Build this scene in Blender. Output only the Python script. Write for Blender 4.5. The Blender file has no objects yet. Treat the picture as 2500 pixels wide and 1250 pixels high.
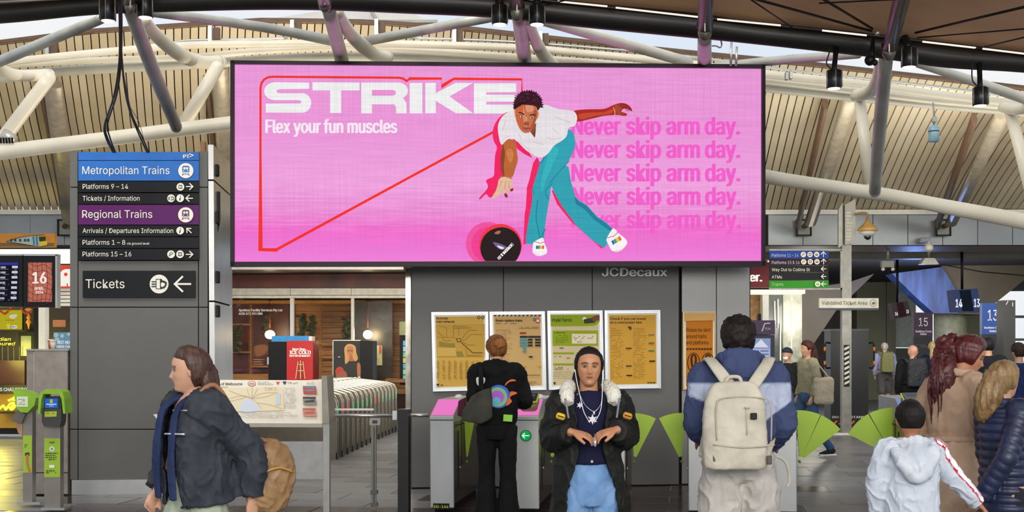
import bpy, math, random, os
from math import sin, cos, pi, radians, sqrt, exp
from mathutils import Vector, Matrix, noise
from mathutils.geometry import tessellate_polygon
random.seed(4)
SC = bpy.context.scene
COL = SC.collection
# ---------------------------------------------------------------- camera, sky, lights, exposure
FPX, HX, HY, EYE, ROLL = 3000.0, 1250.0, 860.0, 1.6, radians(0.35)
cam_d = bpy.data.cameras.new('camera'); cam = bpy.data.objects.new('camera', cam_d); COL.objects.link(cam)
cam_d.sensor_width = 36; cam_d.lens = 36 * FPX / 2500; cam_d.shift_y = (HY - 625) / 2500; cam_d.clip_end = 400
cam.matrix_world = Matrix.Translation((0, 0, EYE)) @ Matrix.Rotation(pi / 2, 4, 'X') @ Matrix.Rotation(-ROLL, 4, 'Z')
SC.camera = cam
SC.view_settings.view_transform = 'Standard'; SC.view_settings.look = 'None'
SC.view_settings.exposure = 0.0; SC.view_settings.gamma = 1; SC.view_settings.use_curve_mapping = False
W = bpy.data.worlds.new('sky'); SC.world = W; W.use_nodes = True
wn = W.node_tree; bg = wn.nodes['Background']
tc = wn.nodes.new('ShaderNodeTexCoord'); sx = wn.nodes.new('ShaderNodeSeparateXYZ'); rp = wn.nodes.new('ShaderNodeValToRGB')
nz = wn.nodes.new('ShaderNodeTexNoise'); nz.inputs['Scale'].default_value = 2.2; nz.inputs['Detail'].default_value = 5
mx = wn.nodes.new('ShaderNodeMix'); mx.data_type = 'RGBA'
rp.color_ramp.elements[0].position = 0.42; rp.color_ramp.elements[0].color = (.78, .88, 1, 1)
rp.color_ramp.elements[1].position = 0.6; rp.color_ramp.elements[1].color = (1, 1, 1, 1)
wn.links.new(tc.outputs['Generated'], nz.inputs['Vector']); wn.links.new(nz.outputs['Fac'], rp.inputs['Fac'])
wn.links.new(rp.outputs['Color'], bg.inputs['Color']); bg.inputs['Strength'].default_value = 0.93
def area(name, loc, target, sx_, sy_, power, col=(1, 1, 1)):
    l = bpy.data.lights.new(name, 'AREA'); l.shape = 'RECTANGLE'; l.size = sx_; l.size_y = sy_; l.energy = power; l.color = col
    o = bpy.data.objects.new(name, l); COL.objects.link(o); o.location = loc
    o.rotation_euler = (Vector(target) - Vector(loc)).to_track_quat('-Z', 'Y').to_euler(); return o
def pointl(name, loc, power, col=(1, 1, 1), r=.1):
    l = bpy.data.lights.new(name, 'POINT'); l.energy = power; l.color = col; l.shadow_soft_size = r
    o = bpy.data.objects.new(name, l); COL.objects.link(o); o.location = loc; return o
area('fill_over_concourse', (-3, 7.5, 9.5), (0, 15, 2.0), 9, 4, 850, (1, .95, .88))  # unseen area light added overhead to brighten the concourse; no skylight modelled
area('fill_behind_camera', (2, -6, 5.2), (1, 14, 2.2), 11, 4, 1500, (1, .96, .92))  # added frontal fill, unseen, lights the wall and people from behind the camera
area('fill_hall_right', (8, 18, 5.6), (8, 26, 1.5), 7, 3, 230, (1, .95, .86))  # unseen fill in open air brightening the right side, no fitting there
area('fill_hall_far', (9, 29, 3.2), (11, 36, 1.2), 8, 2, 260, (1, .93, .8))  # added below the hall ceiling to lift the dark far walls; unseen
area('soffit_fill_left', (-3.0, 16.8, 2.6), (-4.6, 21, 6.0), 3.5, .8, 230, (1, .9, .74))  # added unseen fill that lightens the slats on the left
area('soffit_fill_right', (6, 16.8, 2.4), (7, 21, 6.0), 8, .8, 250, (1, .96, .84))  # same kind of added, unseen slat fill for the right side
area('fill_hall_left', (-3.5, 22, 4.6), (-3, 24, 0), 6, 3, 330, (1, .94, .86))  # unseen area light over the left hall, no fitting modelled

# ---------------------------------------------------------------- helpers
def ray(px, py):
    a, b = (px - HX) / FPX, (HY - py) / FPX
    return Vector((a * cos(ROLL) + b * sin(ROLL), 1, -a * sin(ROLL) + b * cos(ROLL)))
def P(px, py, d): return Vector((0, 0, EYE)) + ray(px, py) * d
def lin(h):
    if isinstance(h, str):
        h = h.lstrip('#'); h = [int(h[i:i + 2], 16) / 255 for i in (0, 2, 4)]
        return tuple(c / 12.92 if c <= .04045 else ((c + .055) / 1.055) ** 2.4 for c in h)
    return tuple(h)
MC = {}
def M(col, rough=.5, metal=0., var=.08, scale=8., bump=0., bscale=60., stretch=None, emit=0., spec=None, coat=0., alpha=None, vcol=False, trans=0.):
    key = (str(col), rough, metal, var, scale, bump, bscale, str(stretch), emit, spec, coat, alpha, vcol, trans)
    if key in MC: return MC[key]
    m = bpy.data.materials.new('mat_' + str(len(MC))); m.use_nodes = True; MC[key] = m
    nt = m.node_tree; n = nt.nodes; L = nt.links; b = n['Principled BSDF']; c = (*lin(col), 1) if not isinstance(col, list) else (*lin(col[0]), 1)
    b.inputs['Roughness'].default_value = rough; b.inputs['Metallic'].default_value = metal
    b.inputs['Base Color'].default_value = c
    if spec is not None: b.inputs['Specular IOR Level'].default_value = spec
    if coat: b.inputs['Coat Weight'].default_value = coat; b.inputs['Coat Roughness'].default_value = .08
    if trans: b.inputs['Transmission Weight'].default_value = trans; b.inputs['IOR'].default_value = 1.1
    if alpha is not None: b.inputs['Alpha'].default_value = alpha
    t = n.new('ShaderNodeTexCoord'); mp = n.new('ShaderNodeMapping'); L.new(t.outputs['Object'], mp.inputs['Vector'])
    if stretch: mp.inputs['Scale'].default_value = stretch
    src = None
    if vcol:
        a = n.new('ShaderNodeAttribute'); a.attribute_name = 'tint'; src = a.outputs['Color']
    if var or isinstance(col, list):
        nz = n.new('ShaderNodeTexNoise'); nz.inputs['Scale'].default_value = scale; nz.inputs['Detail'].default_value = 4
        L.new(mp.outputs['Vector'], nz.inputs['Vector'])
        if vcol:
            hs = n.new('ShaderNodeHueSaturation'); mr = n.new('ShaderNodeMapRange'); mr.inputs['To Min'].default_value = 1 - var; mr.inputs['To Max'].default_value = 1 + var
            L.new(nz.outputs['Fac'], mr.inputs['Value']); L.new(mr.outputs['Result'], hs.inputs['Value']); L.new(src, hs.inputs['Color']); src = hs.outputs['Color']
        else:
            r = n.new('ShaderNodeValToRGB'); L.new(nz.outputs['Fac'], r.inputs['Fac'])
            c2 = lin(col[1]) if isinstance(col, list) else None
            e = r.color_ramp.elements; e[0].position = .3; e[1].position = .7
            e[0].color = (*[min(1, x * (1 - var * 1.5)) for x in c[:3]], 1)
            e[1].color = (*(c2 or [min(1, x * (1 + var * 1.5)) for x in c[:3]]), 1); src = r.outputs['Color']
    if src: L.new(src, b.inputs['Base Color'])
    if emit:
        b.inputs['Emission Strength'].default_value = emit; b.inputs['Specular IOR Level'].default_value = .08
        if src: L.new(src, b.inputs['Emission Color'])
        else: b.inputs['Emission Color'].default_value = c
        b.inputs['Base Color'].default_value = (0, 0, 0, 1)
        for l in list(b.inputs['Base Color'].links): L.remove(l)
    if bump:
        nb = n.new('ShaderNodeTexNoise'); nb.inputs['Scale'].default_value = bscale; nb.inputs['Detail'].default_value = 3
        L.new(mp.outputs['Vector'], nb.inputs['Vector'])
        bu = n.new('ShaderNodeBump'); bu.inputs['Strength'].default_value = bump; bu.inputs['Distance'].default_value = .01
        L.new(nb.outputs['Fac'], bu.inputs['Height']); L.new(bu.outputs['Normal'], b.inputs['Normal'])
    return m
def E(col, s=1.0): return M(col, emit=s, var=0, rough=.6)        # something that shines: lamp, screen

class MB:
    """collects geometry (with materials) into one mesh"""
    def __init__(s): s.v = []; s.f = []; s.m = []; s.mats = []; s.sm = []
    def mi(s, mat):
        if mat not in s.mats: s.mats.append(mat)
        return s.mats.index(mat)
    def add(s, vs, fs, mat=None, smooth=False):
        o = len(s.v); s.v += [tuple(v) for v in vs]; k = s.mi(mat)
        for f in fs: s.f.append([i + o for i in f]); s.m.append(k); s.sm.append(smooth)
        return s
    def box(s, c, size, mat=None, rz=0, rx=0, ry=0, bev=0):
        R = Matrix.Rotation(rz, 3, 'Z') @ Matrix.Rotation(ry, 3, 'Y') @ Matrix.Rotation(rx, 3, 'X'); c = Vector(c); h = Vector(size) / 2
        if not bev:
            vs = [c + R @ Vector((x * h.x, y * h.y, z * h.z)) for x in (-1, 1) for y in (-1, 1) for z in (-1, 1)]
            return s.add(vs, [(0, 1, 3, 2), (4, 6, 7, 5), (0, 4, 5, 1), (2, 3, 7, 6), (0, 2, 6, 4), (1, 5, 7, 3)], mat)
        b = min(bev, h.x * .9, h.y * .9, h.z * .9); vs = []
        # chamfered box: 24 verts
        for x in (-1, 1):
            for y in (-1, 1):
                for z in (-1, 1):
                    vs += [Vector((x * h.x, y * (h.y - b), z * (h.z - b))), Vector((x * (h.x - b), y * h.y, z * (h.z - b))), Vector((x * (h.x - b), y * (h.y - b), z * h.z))]
        I = lambda x, y, z, k: (((x > 0) * 2 + (y > 0)) * 2 + (z > 0)) * 3 + k
        fs = []
        for x in (-1, 1): fs.append([I(x, -1, -1, 0), I(x, 1, -1, 0), I(x, 1, 1, 0), I(x, -1, 1, 0)][::x])
        for y in (-1, 1): fs.append([I(-1, y, -1, 1), I(1, y, -1, 1), I(1, y, 1, 1), I(-1, y, 1, 1)][::-y])
        for z in (-1, 1): fs.append([I(-1, -1, z, 2), I(1, -1, z, 2), I(1, 1, z, 2), I(-1, 1, z, 2)][::z])
        for a in (-1, 1):
            for d in (-1, 1):
                fs.append([I(a, d, -1, 0), I(a, d, 1, 0), I(a, d, 1, 1), I(a, d, -1, 1)][::-a * d])
                fs.append([I(a, -1, d, 0), I(a, 1, d, 0), I(a, 1, d, 2), I(a, -1, d, 2)][::a * d])
                fs.append([I(-1, a, d, 1), I(1, a, d, 1), I(1, a, d, 2), I(-1, a, d, 2)][::-a * d])
                for z in (-1, 1): fs.append([I(a, d, z, 0), I(a, d, z, 1), I(a, d, z, 2)][::a * d * z])
        return s.add([c + R @ v for v in vs], fs, mat)
    def tube(s, pts, r, mat=None, n=12, caps=True, smooth=True, side=None, ry=None):
        """swept ellipse through pts; r (and ry) a number or a list"""
        pts = [Vector(p) for p in pts]; k = len(pts)
        rs = r if isinstance(r, (list, tuple)) else [r] * k
        rys = rs if ry is None else (ry if isinstance(ry, (list, tuple)) else [ry] * k)
        vs = []; ref = Vector(side) if side else None; prev = None
        for i, p in enumerate(pts):
            t = (pts[min(i + 1, k - 1)] - pts[max(i - 1, 0)]); t = t.normalized() if t.length > 1e-9 else Vector((0, 0, 1))
            if prev is None:
                rr = ref if ref else (Vector((1, 0, 0)) if abs(t.x) < .9 else Vector((0, 0, 1)))
            else: rr = ref if ref and abs(t.dot(ref)) < .95 * ref.length else prev
            a = (rr - t * rr.dot(t)); a = a.normalized() if a.length > 1e-6 else t.orthogonal().normalized()
            prev = a; b = t.cross(a)
            for j in range(n):
                w = 2 * pi * j / n; vs.append(p + a * cos(w) * rs[i] + b * sin(w) * rys[i])
        fs = [(i * n + j, i * n + (j + 1) % n, (i + 1) * n + (j + 1) % n, (i + 1) * n + j) for i in range(k - 1) for j in range(n)]
        s.add(vs, fs, mat, smooth)
        if caps:
            o = len(s.v) - len(vs); q = s.mi(mat)
            s.f.append([o + j for j in range(n)][::-1]); s.m.append(q); s.sm.append(False)
            s.f.append([o + (k - 1) * n + j for j in range(n)]); s.m.append(q); s.sm.append(False)
        return s
    def lathe(s, prof, c, mat=None, n=20, axis='Z', R=None, smooth=True):
        c = Vector(c); vs = []; R = R or {'Z': Matrix.Identity(3), 'Y': Matrix.Rotation(pi / 2, 3, 'X'), 'X': Matrix.Rotation(pi / 2, 3, 'Y')}[axis]
        for r, z in prof:
            for j in range(n): vs.append(c + R @ Vector((r * cos(2 * pi * j / n), r * sin(2 * pi * j / n), z)))
        fs = [(i * n + j, i * n + (j + 1) % n, (i + 1) * n + (j + 1) % n, (i + 1) * n + j) for i in range(len(prof) - 1) for j in range(n)]
        fs += [list(range(n))[::-1], [(len(prof) - 1) * n + j for j in range(n)]]
        return s.add(vs, fs, mat, smooth)
    def ball(s, c, r, mat=None, n=16, sc=(1, 1, 1), R=None):
        c = Vector(c); vs = [Vector((0, 0, 1))]; m = n // 2; R = R or Matrix.Identity(3)
        for i in range(1, m):
            for j in range(n): a, b = pi * i / m, 2 * pi * j / n; vs.append(Vector((sin(a) * cos(b), sin(a) * sin(b), cos(a))))
        vs.append(Vector((0, 0, -1))); L = len(vs) - 1
        fs = [(0, 1 + j, 1 + (j + 1) % n) for j in range(n)] + [(L, L - n + (j + 1) % n, L - n + j) for j in range(n)]
        fs += [(1 + (i - 1) * n + j, 1 + i * n + j, 1 + i * n + (j + 1) % n, 1 + (i - 1) * n + (j + 1) % n) for i in range(1, m - 1) for j in range(n)]
        return s.add([c + R @ Vector((v.x * sc[0], v.y * sc[1], v.z * sc[2])) * r for v in vs], fs, mat, True)
    def prism(s, pts, y0, y1, mat=None):
        """pts: (x,z) outline; front at y0, back at y1"""
        n = len(pts)
        if sum(pts[i][0] * pts[(i + 1) % n][1] - pts[(i + 1) % n][0] * pts[i][1] for i in range(n)) < 0: pts = pts[::-1]
        vs = [(x, y0, z) for x, z in pts] + [(x, y1, z) for x, z in pts]
        return s.add(vs, [list(range(n)), list(range(2 * n - 1, n - 1, -1))] + [(i, i + n, (i + 1) % n + n, (i + 1) % n) for i in range(n)], mat)
    def mesh(s, name='m'):
        me = bpy.data.meshes.new(name); me.from_pydata(s.v, [], s.f)
        for m in s.mats:
            if m: me.materials.append(m)
        me.polygons.foreach_set('material_index', s.m); me.polygons.foreach_set('use_smooth', s.sm); me.update(); return me
    def build(s, name, parent=None, mat=None, loc=None):
        if mat: s.mats = [mat]; s.m = [0] * len(s.f)
        return link(name, s.mesh(name), parent)
def link(name, data, parent=None):
    o = bpy.data.objects.new(name, data); COL.objects.link(o)
    if parent: o.parent = parent
    return o
def tag(o, label=None, cat=None, group=None, kind=None):
    for k, v in (('label', label), ('category', cat), ('group', group), ('kind', kind)):
        if v: o[k] = v
    return o
def thing(name, label, cat, loc=(0, 0, 0), rz=0, group=None):
    o = link(name, None); o.location = loc; o.rotation_euler = (0, 0, rz); o.empty_display_size = .1
    return tag(o, label, cat, group)
def struct(o): o['kind'] = 'structure'; return o
def crv(pts, sub=6, closed=False):
    """Catmull-Rom through points of any dimension"""
    n = len(pts); out = []
    rng = range(n) if closed else range(n - 1)
    g = (lambda i: pts[i % n]) if closed else (lambda i: pts[max(0, min(n - 1, i))])
    for i in rng:
        a, b, c, d = g(i - 1), g(i), g(i + 1), g(i + 2)
        for k in range(sub):
            t = k / sub
            out.append(tuple(.5 * (2 * q + (r_ - p) * t + (2 * p - 5 * q + 4 * r_ - s_) * t * t + (3 * q - p - 3 * r_ + s_) * t ** 3) for p, q, r_, s_ in zip(a, b, c, d)))
    if not closed: out.append(tuple(pts[-1]))
    return out
def interp(keys, x):
    if x <= keys[0][0]: return keys[0][1]
    for (a, b), (c, d) in zip(keys, keys[1:]):
        if x <= c: return b + (d - b) * (x - a) / (c - a)
    return keys[-1][1]

class Fr:
    """an upright plane through the point seen at (px,py) at depth d, turned by yaw; local x right, y away, z up"""
    def __init__(s, px, py, d, yaw=0., ground=False):
        s.o = P(px, py, d); s.yaw = yaw
        if ground: s.o.z = 0
        s.R = Matrix.Rotation(yaw, 3, 'Z'); s.Ri = s.R.transposed()
        s.c = s.Ri @ (Vector((0, 0, EYE)) - s.o)
    def L(s, px, py, dy=0.):
        r = s.Ri @ ray(px, py); t = (dy - s.c.y) / r.y
        return s.c + r * t
    def xz(s, px, py, dy=0.): v = s.L(px, py, dy); return (v.x, v.z)
    def world(s, v): return s.o + s.R @ Vector(v)
    def thing(s, name, label, cat, group=None): return thing(name, label, cat, s.o, s.yaw, group)
    def place(s, o): o.location = s.o; o.rotation_euler = (0, 0, s.yaw); return o
    def prism(s, b, pts, dy, th, mat=None): b.prism([s.xz(x, y, dy) for x, y in pts], dy, dy + th, mat); return b
    def rect(s, b, x0, y0, x1, y1, dy, th, mat=None): return s.prism(b, [(x0, y0), (x1, y0), (x1, y1), (x0, y1)], dy, th, mat)
FONT = None
try:
    fp = os.path.join(bpy.utils.system_resource('DATAFILES'), 'fonts', 'Inter.woff2')   # Blender's own interface font
    if os.path.exists(fp): FONT = bpy.data.fonts.load(fp)
except Exception: FONT = None
TXC = {}
def text_geo(s, bold=0.):
    if (s, bold) in TXC: return TXC[(s, bold)]
    if bold:                                            # heavier strokes: shifted copies, each a hair in front of the last
        vs, fs = text_geo(s); bold *= .5; V = []; F_ = []
        for i, (dx, dy) in enumerate(((0, 0), (-bold, -bold * .4), (bold, bold * .4), (-bold * 2, 0), (bold * 2, 0))):
            o = len(V); V += [Vector((v.x + dx, v.y + dy, i)) for v in vs]; F_ += [tuple(k + o for k in f) for f in fs]
        TXC[(s, bold * 2)] = (V, F_); return V, F_
    cu = bpy.data.curves.new('t', 'FONT'); cu.body = s; cu.size = 1; cu.resolution_u = 3
    if FONT: cu.font = FONT
    o = bpy.data.objects.new('t', cu); me = o.to_mesh()
    vs = [v.co.copy() for v in me.vertices]; fs = [tuple(p.vertices) for p in me.polygons]
    o.to_mesh_clear(); bpy.data.objects.remove(o); bpy.data.curves.remove(cu); TXC[(s, bold)] = (vs, fs); return vs, fs
CAP = max(v.y for v in text_geo('H')[0])
class Print:
    """flat print on the plane of a frame: layers of polygons, a hair apart"""
    def __init__(s, fr, dy=0., step=.0012, maker=None): s.fr = fr; s.b = MB(); s.dy = dy; s.step = step; s.k = 0; s.mk = maker or (lambda c: M(c, rough=.55, var=0))
    def poly(s, pts, col, smooth=0, dy=None):
        if smooth: pts = crv(pts, smooth, True)
        s.k += 1; y = s.dy - s.step * s.k; q = [s.fr.xz(a, b_, s.dy) for a, b_ in pts]; n = len(q)
        if sum(q[i][0] * q[(i + 1) % n][1] - q[(i + 1) % n][0] * q[i][1] for i in range(n)) < 0: q = q[::-1]
        s.b.add([(a, y, c) for a, c in q], [list(range(n))], s.mk(col)); return s
    def rect(s, x0, y0, x1, y1, col): return s.poly([(x0, y0), (x1, y0), (x1, y1), (x0, y1)], col)
    def circ(s, x, y, r, col, n=24, ry=None): return s.poly([(x + r * cos(2 * pi * i / n), y + (ry or r) * sin(2 * pi * i / n)) for i in range(n)], col)
    def line(s, pts, w, col):
        s.k += 1; y = s.dy - s.step * s.k; vs = []; n = len(pts)
        for i, (a, b_) in enumerate(pts):
            p0 = Vector(pts[max(i - 1, 0)]); p1 = Vector(pts[min(i + 1, n - 1)]); d = (p1 - p0).normalized(); h = Vector((-d.y, d.x)) * w / 2
            if 0 < i < n - 1:
                d1 = (Vector(pts[i]) - p0).normalized(); c = abs(d1.dot(d)); h /= max(c, .5)
            for sg in (1, -1): x, z = s.fr.xz(a + h.x * sg, b_ + h.y * sg, s.dy); vs.append((x, y, z))
        s.b.add(vs, [(2 * i, 2 * i + 1, 2 * i + 3, 2 * i + 2) for i in range(n - 1)], s.mk(col)); return s
    def text(s, t, x0, x1, yb, cap, col, bold=0., slant=0., ang=0.):
        """x0..x1 pixel extent (x1 None keeps the shape), yb baseline, cap height in pixels"""
        vs, fs = text_geo(t, bold)
        if not vs: return s
        a = min(v.x for v in vs); b_ = max(v.x for v in vs); sy = cap / CAP; sx = sy if x1 is None else (x1 - x0) / (b_ - a)
        s.k += 1; y = s.dy - s.step * s.k; out = []; ca, sa = cos(ang), sin(ang)
        for v in vs:
            X, Y = (v.x - a) * sx + v.y * sy * slant, v.y * sy
            x, z = s.fr.xz(x0 + X * ca - Y * sa * -1 * -1, yb - Y * ca - X * sa, s.dy); out.append((x, y - v.z * s.step * .15, z))
        s.b.add(out, fs, s.mk(col)); return s
    def scribble(s, x0, y0, x1, y1, rows, h, col, dens=.85):
        """rows of fine print too small to read"""
        s.k += 1; y = s.dy - s.step * s.k; vs = []; fs = []
        for r in range(rows):
            yy = y0 + (y1 - y0) * (r + .5) / rows; x = x0; end = x1 - (x1 - x0) * random.random() * .3
            while x < end:
                w = random.uniform(h * 1.2, h * 5); w = min(w, end - x)
                if random.random() < dens:
                    o = len(vs)
                    for a, b_ in ((x, yy - h / 2), (x + w, yy - h / 2), (x + w, yy + h / 2), (x, yy + h / 2)): q = s.fr.xz(a, b_, s.dy); vs.append((q[0], y, q[1]))
                    fs.append((o, o + 3, o + 2, o + 1))
                x += w + h * .7
        if fs: s.b.add(vs, fs, s.mk(col))
        return s
    def build(s, name, parent):
        o = s.b.build(name, parent)
        if parent and name == 'lettering': o['kind'] = 'stuff'      # print too fine to pick apart
        return o
# ================================================================ THE SETTING
YG, YW = radians(-8), radians(5)                      # yaw of the gate grid and of the wall grid
m_steelgrey = M('#5f5d5a', rough=.5, var=.05, scale=1.2, bump=.05, bscale=3)
m_joint = M('#161514', rough=.9, var=0)
m_black = M('#0b0b0c', rough=.45, var=.1, spec=.25)
m_alu = M('#b9b8b4', rough=.32, metal=.85, var=.06, scale=3)
m_white = M('#dedcd4', rough=.4, var=.03)
# floor: grey stone tiles laid on the gate grid
G = Fr(1080, 1250, 12.35, YG, True)                    # gate plane, ground level
def floor_mat():
    m = M(['#74757a', '#8b8c8e'], rough=.33, var=.1, scale=1.1, bump=.1, bscale=2); n = m.node_tree.nodes; L = m.node_tree.links
    bs = n['Principled BSDF']; src = bs.inputs['Base Color'].links[0].from_socket; t = n.new('ShaderNodeTexCoord'); mp = n.new('ShaderNodeMapping'); mp.inputs['Rotation'].default_value = (0, 0, -YG)
    L.new(t.outputs['Object'], mp.inputs['Vector']); br = n.new('ShaderNodeTexBrick'); br.inputs['Scale'].default_value = 1; br.inputs['Brick Width'].default_value = .9; br.inputs['Row Height'].default_value = .6; br.inputs['Mortar Size'].default_value = .008
    br.inputs['Mortar'].default_value = (.05, .05, .05, 1); L.new(mp.outputs['Vector'], br.inputs['Vector']); L.new(src, br.inputs['Color1']); L.new(src, br.inputs['Color2']); L.new(br.outputs['Color'], bs.inputs['Base Color']); return m
b = MB(); b.box((4, 38, -.106), (110, 110, .2)); fl = struct(b.build('floor', mat=floor_mat()))
TW, TD = .9, .6
tm = [MB().box((0, 0, 0), (TW - .012, TD - .012, .02), bev=.004).mesh('tile') for _ in range(4)]
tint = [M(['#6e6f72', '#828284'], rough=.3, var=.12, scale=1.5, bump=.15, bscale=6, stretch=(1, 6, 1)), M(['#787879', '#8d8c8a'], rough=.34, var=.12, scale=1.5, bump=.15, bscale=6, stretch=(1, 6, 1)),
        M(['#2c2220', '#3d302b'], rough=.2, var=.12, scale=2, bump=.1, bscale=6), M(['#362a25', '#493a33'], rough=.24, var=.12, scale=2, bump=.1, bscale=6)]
for me, t_ in zip(tm, tint): me.materials.clear(); me.materials.append(t_)
nt_ = 0
for j in range(-5, 27):
    for i in range(-12, 16):
        x = (i + .5 * (j % 2)) * TW; y = j * TD
        w = G.world((x, y, 0)); d = w.y
        if d < 9.2: continue
        px = HX + w.x / d * FPX; py = HY + EYE / d * FPX
        if not (-60 < px < 2560 and py < 1330): continue
        vis = (780 < px < 1040 and py > 1060) or (px > 1940 and py > 1010) or px < 80 or py > 1180
        if not vis or nt_ > 296: continue
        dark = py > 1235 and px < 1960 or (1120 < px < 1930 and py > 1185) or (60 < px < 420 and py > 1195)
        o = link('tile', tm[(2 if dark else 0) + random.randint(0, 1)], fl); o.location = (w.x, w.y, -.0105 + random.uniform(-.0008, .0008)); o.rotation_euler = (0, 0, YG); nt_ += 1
# ribbed soffit: slats fanning up from the fascia
DB, DT = 25.0, 17.5
kt = [(-200, -340), (60, -40), (520, 504), (1000, 1030), (1500, 1530), (1700, 1755), (1885, 1972), (2100, 2240), (2310, 2493), (2500, 2740), (2750, 3060)]
ky = [(-340, 150), (0, 108), (215, 81), (640, 54), (900, 58), (1146, 75), (1250, 87), (1340, 97), (1508, 115), (1693, 134), (1970, 160), (2490, 218), (3060, 290)]
def soff(x, t, off=0.):
    xt = interp(kt, x); yt = interp(ky, xt); a = P(x, 512, DB); c = P(xt, yt, DT); v = a.lerp(c, t)
    bow = .5 * sin(pi * t); return v + Vector((0, -.55 * bow + off * .3, .5 * bow + off))
m_back = M('#241c14', rough=.9)
b = MB()
xs = [-200 + i * 59 for i in range(51)]
for t0, t1 in ((0, .25), (.25, .5), (.5, .75), (.75, 1)):
    for a, c in zip(xs, xs[1:]): b.add([soff(a, t0, .07), soff(c, t0, .07), soff(c, t1, .07), soff(a, t1, .07)], [(0, 1, 2, 3)])
cl = struct(b.build('ceiling_1', mat=m_back))
slm = [M(['#cfbf9f', '#dac9ab'], rough=.6, var=.05, scale=.7), M(['#c4b190', '#cfbf9f'], rough=.6, var=.05, scale=.7), M(['#d4c5a6', '#dfd1b6'], rough=.6, var=.05, scale=.7)]
x = -200.; SL = 17.2
while x < 2730:
    b = MB(); w = SL - 2.6; vs = []
    for k in range(5):
        t = k / 4; A, C = soff(x, t), soff(x + w, t); A2, C2 = soff(x, t, .03), soff(x + w, t, .03); vs += [A, C, C2, A2]
    fs = [(k * 4 + j, k * 4 + (j + 1) % 4, k * 4 + 4 + (j + 1) % 4, k * 4 + 4 + j) for k in range(4) for j in range(4)] + [(3, 2, 1, 0), (16, 17, 18, 19)]
    b.add(vs, fs); b.build('slat', cl, slm[random.choice((0, 0, 1, 2))]); x += SL
# brown edge cap and rails along the top of the soffit
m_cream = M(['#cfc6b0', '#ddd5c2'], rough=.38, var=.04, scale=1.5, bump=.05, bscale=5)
m_cream_shaded = M(['#a9a698', '#bab6a6'], rough=.4, var=.04, scale=1.5)  # shaded copy of the cream, shade put into the colour
m_brown = M('#5a4331', rough=.6)
b = MB(); b.tube([soff(x, 1) + Vector((0, .02, .03)) for x in range(-200, 2740, 70)], .04, m_brown, n=6); struct(b.build('trim_1'))
# fascia below the soffit
FA = Fr(1250, 522, DB, 0)
b = MB(); FA.rect(b, -300, 512, 2800, 523, -.12, .3, m_white); struct(FA.place(b.build('trim_2')))
b = MB(); FA.rect(b, -300, 523, 2800, 600, .06, .2, m_joint); fa = struct(FA.place(b.build('wall_fascia')))
mp_ = M(['#84898d', '#94989a'], rough=.3, metal=.35, var=.05, scale=.8)
for x0 in [-95, -10, 73, 158] + [520] + [1876 + 85.3 * k for k in range(9)]:
    b = MB(); x1 = x0 + (83.6 if x0 != 520 else 46); FA.rect(b, x0, 524, x1, 598, 0, .06, mp_); b.build('panel', fa)
b = MB()                                                        # sloping brown bulkhead and the dark slab behind it (ceiling over the right hand hall)
a0, a1 = FA.world(FA.L(1860, 599)), FA.world(FA.L(2800, 599)); 
for x0 in [1875 + 85.3 * k for k in range(9)]:
    p = [FA.world(FA.L(x0, 599)), FA.world(FA.L(x0 + 83.8, 599))]
    b.add([p[0], p[1], p[1] + Vector((-.7, 1.3, -.02)), p[0] + Vector((-.7, 1.3, -.02))], [(0, 3, 2, 1)], M('#6a5743', rough=.5))
struct(b.build('ceiling_2'))
zc = a0.z
b = MB(); b.box(((a0.x + 14) / 1 - 2, 36, zc + .45), (34, 21, .8), M('#1b1613', rough=.8)); b.box((a0.x + 9, 27.0, zc - .07), (26, .35, .16), M('#57534a', rough=.5)); struct(b.build('ceiling_3'))
# upper brown fabric soffit above the dark beam
BK = [(-300, 48, 25, 10.5), (0, 34, 23, 10.5), (200, 16, 22, 10.5), (340, 10, 21, 10.5), (600, -2, 26, 10.5), (800, -3, 28, 10.5), (1000, 4, 29, 10.5), (1200, 14, 29, 10.5), (1450, 39, 30, 10.5), (1700, 63, 30, 10.5), (1840, 81, 26, 10.5), (2127, 112, 27, 10.5), (2310, 139, 26, 10.5), (2500, 153, 24, 10.5), (2750, 178, 24, 10.5)]
m_soff = M(['#a8805e', '#c49a76'], rough=.55, var=.14, scale=.9, stretch=(.5, 2, 1))
b = MB(); rows = []
for x, y, r, d in BK: 
    e = P(x, y - r + 4, 10.5); rows.append([e + Vector((0, .05, .0)), e + Vector((-.05, -1.0, .32)), e + Vector((-.1, -2.5, .62)), e + Vector((-.2, -4.6, .7))])
vs = [v for r_ in rows for v in r_]; n = 4
b.add(vs, [(i * n + j, (i + 1) * n + j, (i + 1) * n + j + 1, i * n + j + 1) for i in range(len(rows) - 1) for j in range(n - 1)], m_soff, True)
b.add([v + Vector((0, 0, .1)) for v in vs], [(i * n + j, i * n + j + 1, (i + 1) * n + j + 1, (i + 1) * n + j) for i in range(len(rows) - 1) for j in range(n - 1)], m_soff, True)
struct(b.build('ceiling_4'))
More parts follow.
